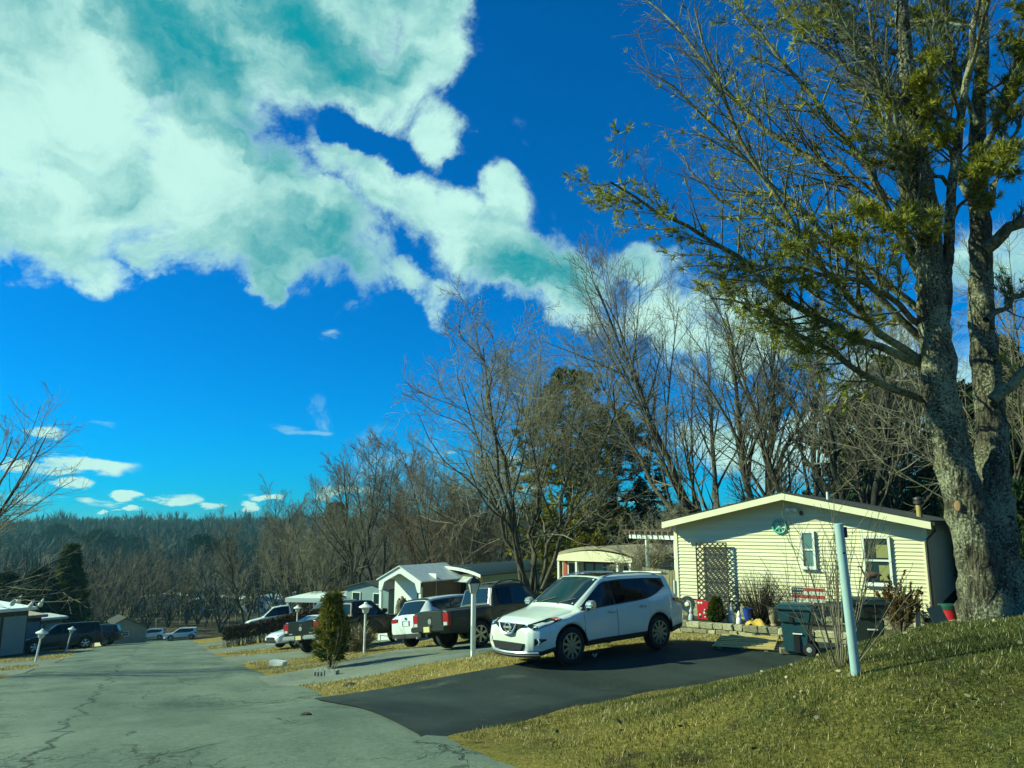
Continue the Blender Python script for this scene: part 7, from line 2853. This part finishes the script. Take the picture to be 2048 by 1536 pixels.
def small_things():
    # leaning grey post on the mound
    d = 7.0
    b = ground_px(1712, 1349)
    d = b[1]
    top = P(1677, 1047, d - 0.05)
    root = empty('leaning_post', b, 0, 'leaning pale grey round post standing in the grass of the mound', 'post')
    v = top - b
    n_ = v / np.linalg.norm(v)
    MB().tube([-0.15 * n_, v * 0.5, v - 0.004 * n_, v], [0.044, 0.043, 0.042, 0.039], 20).build('post', 'post_grey', root, smooth=0.6)
    q = v * 0.94
    MB().cbox((q[0] + 0.046, q[1] - 0.0, q[2]), (0.035, 0.05, 0.10)).build('bracket', 'black', root)
    q = v * 0.80
    MB().lathe([(0.011, 0), (0.011, -0.012), (0.001, -0.014)], 10, c=(q[0], q[1] - 0.039, q[2]), axis='y').build('bolt', 'black', root)

    lantern_lamp()
    mushroom_lamp(728, 1309, 28.8, 1204, 'white lamp post with cone shade standing by the yucca clump', 0.0)
    mushroom_lamp(593, 1262, 47, 1210, 'white lamp with cone shade rising in front of the hedge', 0.0)
    mushroom_lamp(71, 1320, 34.5, 1257, 'white post lamp nearest the left picture edge', 0.12)
    mushroom_lamp(131, 1303, 51, 1252, 'white post lamp leaning most, in front of the black suv rear door', 0.19)
    mushroom_lamp(174, 1294, 65, 1253, 'white post lamp near the tail of the black suv', 0.10)
    b = gbase(201, 70)
    MB().lathe([(0.05, -0.1), (0.05, 1.15), (0.02, 1.2)], 8).build('marker_post', 'white_paint', None, smooth=0.5)
    o = bpy.data.objects['marker_post']
    o.location = tuple(b)
    tag(o, 'short white marker post in front of the round green shrub', 'post')

    wheelie_bin(1597, 1304, 16.9, R(-28), 'teal wheeled bin beside the timber pallet, in the sun', 1.0)
    wheelie_bin(1738, 1300, 16.2, R(-14), 'dark wheeled bin behind the leaning grey post', 1.0, ('bin_dark', 'black'))
    # timber pallet
    b = ground_px(1487, 1305)
    pl = empty('timber_pallet', b + np.array([0, 0, 0.05]), R(-22), 'yellow timber pallet lying flat at the edge of the dark drive', 'pallet')
    for k in range(3):
        MB().box(-0.55 + k * 0.50, -0.47 + k * 0.50, -0.1, 1.72, 0.0, 0.05).build('stringer', 'wood_old', pl)
    for k in range(7):
        MB().box(-0.66, 0.66, -0.12 + k * 0.29, 0.02 + k * 0.29, 0.052, 0.078).build('slat', 'wood_new', pl)
    b = ground_px(1586, 1313)
    o = MB().box(-0.26, 0.26, -0.10, 0.10, 0, 0.11).build('timber_block', 'wood_old', None, bevel=0.006)
    o.location = tuple(b + np.array([0, 0, 0.053]))
    o.rotation_euler = (0, 0, R(-12))
    tag(o, 'short dark timber block in front of the teal bin', 'timber')
    b = ground_px(1722, 1303)
    # trellis
    x0, z1 = on_wall(1391, 1084, -0.16)
    x1, z0 = on_wall(1459, 1203, -0.16)
    z0 -= 0.15
    tr = empty('lattice_trellis', house_pt(x0, -0.16, z0), HROT, 'tall diagonal lattice trellis standing against the yellow wall', 'trellis')
    w_, h_ = x1 - x0, z1 - z0
    for a, b_, c, dd in ((0, w_, 0, 0.03), (0, w_, h_ - 0.03, h_), (0, 0.03, 0.03, h_ - 0.03), (w_ - 0.03, w_, 0.03, h_ - 0.03)):
        MB().box(a, b_, -0.03, 0.01, c, dd).build('frame_bar', 'lattice', tr)
    pitch = 0.155
    for sgn in (-1, 1):
        k = -int(h_ / pitch) - 1
        while k * pitch < w_ + h_:
            # line x = k*pitch + sgn*z  clipped to the frame
            xs = k * pitch + (0 if sgn > 0 else h_)
            pts = []
            za, zb = 0.03, h_ - 0.03
            if sgn > 0:
                c0 = k * pitch
                za, zb = max(za, 0.02 - c0), min(zb, w_ - 0.02 - c0)
                pa, pb = (c0 + za, za), (c0 + zb, zb)
            else:
                c0 = k * pitch + h_
                za, zb = max(za, c0 - w_ + 0.02), min(zb, c0 - 0.02)
                pa, pb = (c0 - za, za), (c0 - zb, zb)
            if zb - za > 0.08:
                L_ = math.hypot(pb[0] - pa[0], pb[1] - pa[1])
                MB().cbox(((pa[0] + pb[0]) / 2, -0.005 if sgn > 0 else -0.014, (pa[1] + pb[1]) / 2), (L_, 0.008, 0.038), ry=-math.atan2(pb[1] - pa[1], pb[0] - pa[0])).build('slat', 'lattice', tr)
            k += 1
    # wreath with a peace sign
    cx, cz = on_wall(1559, 1053, -0.04)
    wr = empty('peace_wreath', house_pt(cx, -0.045, cz), HROT, 'green peace-sign wreath hanging on the gable wall', 'wreath')
    MB().tube([(0.185 * math.cos(a), 0, 0.185 * math.sin(a)) for a in np.linspace(0, 2 * math.pi, 25)], 0.032, 7).build('ring', 'wreath', wr, smooth=0.8)
    for a in (90, 270, 225, 315):
        MB().tube([(0, 0, 0), (0.17 * math.cos(R(a)), 0, 0.17 * math.sin(R(a)))], 0.026, 6).build('spoke', 'wreath', wr)
    # painted flag board
    x0, z1 = on_wall(1583, 1174, -0.35)
    x1, z0 = on_wall(1652, 1206, -0.35)
    fl = empty('flag_board', house_pt(x0, -0.35, z0), HROT, 'weathered flag board with red and white stripes above the teal bin', 'sign')
    w_, h_ = x1 - x0, z1 - z0
    for k in range(4):
        za, zb = h_ * k / 4, h_ * (k + 1) / 4 - 0.006
        xa = w_ * 0.36 if k >= 2 else 0
        MB().box(xa, w_, -0.02, 0, za, zb).build('stripe', 'flag_white' if k % 2 == 0 else 'flag_red', fl)
    ca = MB().box(0, w_ * 0.355, -0.021, 0, h_ * 0.5, h_).build('canton', 'flag_blue', fl)
    for i in range(5):
        for j in range(2):
            c = (0.05 + i * w_ * 0.068, h_ * (0.62 + 0.24 * j))
            star = []
            for q in range(10):
                r_ = 0.024 if q % 2 == 0 else 0.010
                star.append((c[0] + r_ * math.sin(q * math.pi / 5), c[1] + r_ * math.cos(q * math.pi / 5)))
            MB().prism(star, 'y', -0.026, -0.0212).build('star', 'flag_white', ca)
    for x in (0.08, w_ - 0.12):
        MB().box(x, x + 0.04, 0.002, 0.035, -0.75, h_ - 0.02).build('stake', 'wood_old', fl)

    def at(px, ly, dz=0.0):
        x, _ = on_wall(px, 1235, ly)
        return house_pt(x, ly, -0.49 + dz)
    # hose reel
    r_ = empty('hose_reel', at(1377, -0.85), HROT, 'dark coiled hose reel at the left end of the stone bed', 'hose reel')
    for rr in (0.13, 0.17, 0.20):
        MB().tube([(rr * math.cos(a), -0.03, 0.42 + rr * math.sin(a)) for a in np.linspace(0, 2 * math.pi, 21)], 0.022, 6).build('hose_coil', 'flag_blue', r_, smooth=0.8)
    MB().lathe([(0.06, 0), (0.06, -0.08), (0.001, -0.09)], 12, c=(0, 0, 0.42), axis='y').build('hub', 'white_paint', r_)
    MB().box(-0.03, 0.03, 0.02, 0.06, 0.0, 0.42).build('stand', 'brown_metal', r_)
    # red lawn ornament
    r_ = empty('red_ornament', at(1407, -0.95), HROT, 'red lawn ornament panel with white spots beside the dwarf evergreen', 'ornament')
    MB().add([(-0.16, 0, 0.02), (0.12, 0, 0.02), (0.17, 0, 0.52), (-0.19, 0, 0.56), (-0.16, 0.05, 0.02), (0.12, 0.05, 0.02), (0.17, 0.05, 0.52), (-0.19, 0.05, 0.56)], [(3, 2, 1, 0), (4, 5, 6, 7), (0, 1, 5, 4), (1, 2, 6, 5), (2, 3, 7, 6), (3, 0, 4, 7)]).build('panel', 'red_plastic', r_, bevel=0.01)
    rg = np.random.default_rng(6)
    for k in range(9):
        c = (rg.uniform(-0.12, 0.10), rg.uniform(0.08, 0.48))
        MB().lathe([(rg.uniform(0.018, 0.038), 0), (0.001, -0.012)], 9, c=(c[0], -0.002, c[1]), axis='y', cap=False).build('spot', 'white_paint' if k % 3 else 'black', r_)
    MB().tube([(-0.13, 0.025, 0.03), (-0.13, 0.025, -0.05)], 0.012, 5).build('stake', 'black', r_)

    def figure(px, ly, h, m_, label, prof, cat):
        o = MB().lathe([(a * h, b_ * h) for a, b_ in prof], 14).build('garden_statue' if cat == 'statue' else 'garden_pot', m_, None, smooth=0.7)
        o.location = tuple(at(px, ly))
        tag(o, label, cat)
        return o
    gnome = [(0.24, -0.05), (0.25, 0.0), (0.24, 0.2), (0.20, 0.38), (0.13, 0.48), (0.17, 0.55), (0.18, 0.66), (0.14, 0.76), (0.05, 0.95), (0.01, 1.0)]
    urn = [(0.20, -0.04), (0.20, 0.05), (0.14, 0.12), (0.24, 0.4), (0.30, 0.75), (0.33, 0.95), (0.35, 1.0), (0.29, 1.0), (0.25, 0.8), (0.01, 0.78)]
    figure(1383, -1.0, 0.36, 'grey_cast', 'pale blue-grey garden statue under the hose reel', gnome, 'statue')
    figure(1446, -0.95, 0.46, 'terracotta', 'tan garden statue just right of the dwarf evergreen', gnome, 'statue')
    figure(1463, -0.85, 0.50, 'grey_cast', 'grey garden statue under the trellis corner', gnome, 'statue')
    figure(1478, -1.0, 0.34, 'white_paint', 'small white lantern ornament left of the blue pot', gnome, 'statue')
    figure(1496, -1.02, 0.42, 'blue_plastic', 'glossy blue garden pot in the stone bed', urn, 'pot')
    figure(1547, -0.95, 0.48, 'terracotta', 'tall tan urn between the twiggy shrub and the teal bin', urn, 'pot')
    # crumpled yellow sheet
    rg = np.random.default_rng(12)
    n = 14
    pts = []
    for j in range(n):
        for i in range(n):
            u, v_ = i / (n - 1) - 0.5, j / (n - 1) - 0.5
            pts.append((u * 0.55, v_ * 0.34, max(0.005, 0.15 * (1 - 3.2 * u * u - 3 * v_ * v_) + 0.035 * math.sin(9 * u + 5 * v_) + rg.normal(0, 0.012))))
    o = MB().grid(pts, n, n).build('yellow_sheet', 'yellow_cloth', None, smooth=1.0)
    o.location = tuple(at(1513, -1.18, 0.0))
    o.rotation_euler = (0, 0, HROT)
    tag(o, 'crumpled yellow sheet lying on the edge of the stone bed', 'sheet')
    # right end of the house
    o = MB().box(-0.05, 0.05, -0.04, 0.04, 0, 0.92).build('weathered_stake', 'grey_cast', None, bevel=0.01)
    o.location = tuple(at(1834, -0.75, -0.05))
    o.rotation_euler = (0, R(3), HROT)
    tag(o, 'peeling blue-white stake left of the downspout', 'stake')
    x, z = on_wall(1843, 1186, -0.7)
    r_ = empty('ball_stake', house_pt(x, -0.7, -0.49), HROT, 'dark red ball on a thin stake in front of the downspout', 'ornament')
    MB().tube([(0, 0, -0.1), (0, 0, z + 0.49)], 0.006, 5).build('stake', 'black', r_)
    MB().lathe([(0.001, -0.05), (0.035, -0.035), (0.05, 0), (0.035, 0.035), (0.001, 0.05)], 12, c=(0, 0, z + 0.49), cap=False).build('ball', 'rust', r_, smooth=1.0)
    p = P(1899, 1243, 16.5)
    p[2] = h1(p[0], p[1])
    zt = float(P(1899, 1208, 16.5)[2] - p[2])
    r_ = empty('red_barrel', p, 0, 'red plastic tub with green lid between the house flank and the twin pine', 'barrel')
    MB().lathe([(0.15, -0.1), (0.155, 0.0), (0.17, zt * 0.5), (0.178, zt * 0.52), (0.178, zt * 0.55), (0.172, zt * 0.57), (0.18, zt - 0.1)], 20).build('body', 'red_plastic', r_, smooth=0.6)
    MB().lathe([(0.19, zt - 0.105), (0.195, zt - 0.02), (0.18, zt), (0.001, zt + 0.01)], 20, cap=False).build('lid', 'green_plastic', r_, smooth=0.6)
    p = P(1884, 1246, 16.0)
    p[2] = h1(p[0], p[1])
    o = MB().cbox((0, 0, 0.25), (0.30, 0.025, 0.75), rx=R(-14), ry=R(-16)).build('leaning_board', 'flag_blue', None)
    o.location = tuple(p)
    tag(o, 'dark blue board leaning beside the red tub', 'board')
    # rusty heron ornament in front of the larger window
    d = 17.2
    bx = P(1742, 1150, d)
    g = np.array([bx[0], bx[1], h1(bx[0], bx[1])])
    r_ = empty('metal_bird', g, R(-20), 'rusty metal bird with curved neck in front of the larger window', 'ornament')
    z = float(bx[2] - g[2])
    prof = [(0.001, -0.16), (0.05, -0.11), (0.075, -0.02), (0.06, 0.08), (0.02, 0.17), (0.001, 0.20)]
    MB().lathe(prof, 12, c=(0.03, 0, z), axis='x', cap=False).build('body', 'rust', r_, smooth=1.0)
    MB().tube([(-0.10, 0, z + 0.02), (-0.16, 0, z + 0.06), (-0.18, 0, z + 0.14), (-0.22, 0, z + 0.19), (-0.27, 0, z + 0.16)], [0.03, 0.022, 0.018, 0.018, 0.006], 7).build('neck', 'rust', r_, smooth=0.9)
    for y in (-0.03, 0.03):
        MB().tube([(0.03, y, z - 0.05), (0.03, y, -0.1)], 0.008, 5).build('leg', 'rust', r_)
    # concrete block planter and white block on the verges
    b = ground_px(652, 1356)
    r_ = empty('concrete_block', b, R(-14), 'two hollow concrete blocks set by the small evergreen', 'block')
    for x0 in (-0.30, 0.02):
        mb = MB()
        mb.box(x0, x0 + 0.29, -0.10, -0.065, 0, 0.20).box(x0, x0 + 0.29, 0.065, 0.10, 0, 0.20)
        for k in range(3):
            xx = x0 + k * 0.1275
            mb.box(xx, xx + 0.035, -0.065, 0.065, 0, 0.20)
        o = mb.build('block', 'concrete', r_)
    for k in range(3):
        MB().box(-0.275 + k * 0.085, -0.235 + k * 0.085, -0.104, -0.1005, 0.05, 0.15).build('slot', 'mortar', r_)
    b = ground_px(556, 1331)
    o = MB().box(-0.28, 0.28, -0.15, 0.15, -0.03, 0.16).build('white_block', 'white_paint', None, bevel=0.03)
    o.location = tuple(b)
    o.rotation_euler = (0, R(5), R(-15))
    tag(o, 'white painted block lying on the grass strip by the road edge', 'block')
    # yellow sign by the dark pickup, litter on the dark drive, stone in the grass
    b = P(781, 1290, 35)
    b[2] = h1(b[0], b[1])
    r_ = empty('yellow_marker', b, R(15), 'small yellow marker between the black pickup and white crossover', 'marker')
    z = float(P(781, 1268, 35)[2] - b[2])
    MB().box(-0.11, 0.11, -0.01, 0.01, z - 0.14, z + 0.14).build('panel', 'yellow_cloth', r_)
    MB().tube([(0, 0.012, -0.1), (0, 0.012, z)], 0.015, 5).build('stake', 'brown_metal', r_)
    b = ground_px(1192, 1322)
    rg = np.random.default_rng(31)
    p = [np.array([0, 0, 0.07])]
    for k in range(14):
        p.append(p[-1] + np.array([rg.normal(0.02, 0.05), rg.normal(0, 0.03), 0]))
        p[-1][2] = 0.06 + abs(rg.normal(0, 0.05))
    o = MB().tube(p, 0.007, 5).build('wire_litter', 'white_paint', None)
    o.location = tuple(b)
    tag(o, 'crumpled pale wire lying on the dark drive beside the front wheel', 'litter')
    b = ground_px(612, 1436)
    o = MB().lathe([(0.001, -0.02), (0.10, 0.0), (0.09, 0.03), (0.04, 0.05), (0.001, 0.055)], 9).build('dark_clod', 'soil', None)
    o.location = tuple(b + np.array([0, 0, 0.036]))
    o.scale = (0.8, 0.4, 0.7)
    tag(o, 'dark clod lying on the pale road', 'clod')
    b = ground_px(700, 1372)
    o = MB().lathe([(0.001, -0.02), (0.16, 0.0), (0.14, 0.04), (0.06, 0.07), (0.001, 0.075)], 10).build('dark_clod', 'soil', None)
    o.location = tuple(b)
    tag(o, 'dark clod of earth in the golden verge grass', 'clod')
    # pale gourds hung from the left bare tree
    for k, (px, py) in enumerate(((26, 1205), (38, 1200), (62, 1210), (82, 1207))):
        q = P(px, py, 24.5)
        r_ = empty('hanging_gourd', q, 0, ['white hanging gourd furthest left under the left bare tree', 'white hanging gourd second from the left under the bare tree', 'white hanging gourd third from the left under the bare tree', 'white hanging gourd furthest right under the bare tree'][k], 'gourd', 'gourds hung from the left tree')
        MB().lathe([(0.001, -0.12), (0.06, -0.09), (0.075, -0.03), (0.04, 0.06), (0.025, 0.13), (0.01, 0.18)], 12, cap=False).build('body', 'white_paint', r_, smooth=1.0)
        MB().tube([(0, 0, 0.17), (0.05, 0, 0.6), (-0.3, 0, 1.3)], 0.006, 4).build('cord', 'black', r_)
        r_.rotation_euler = (0, R(25), 0)


small_things()
plants()
grass()
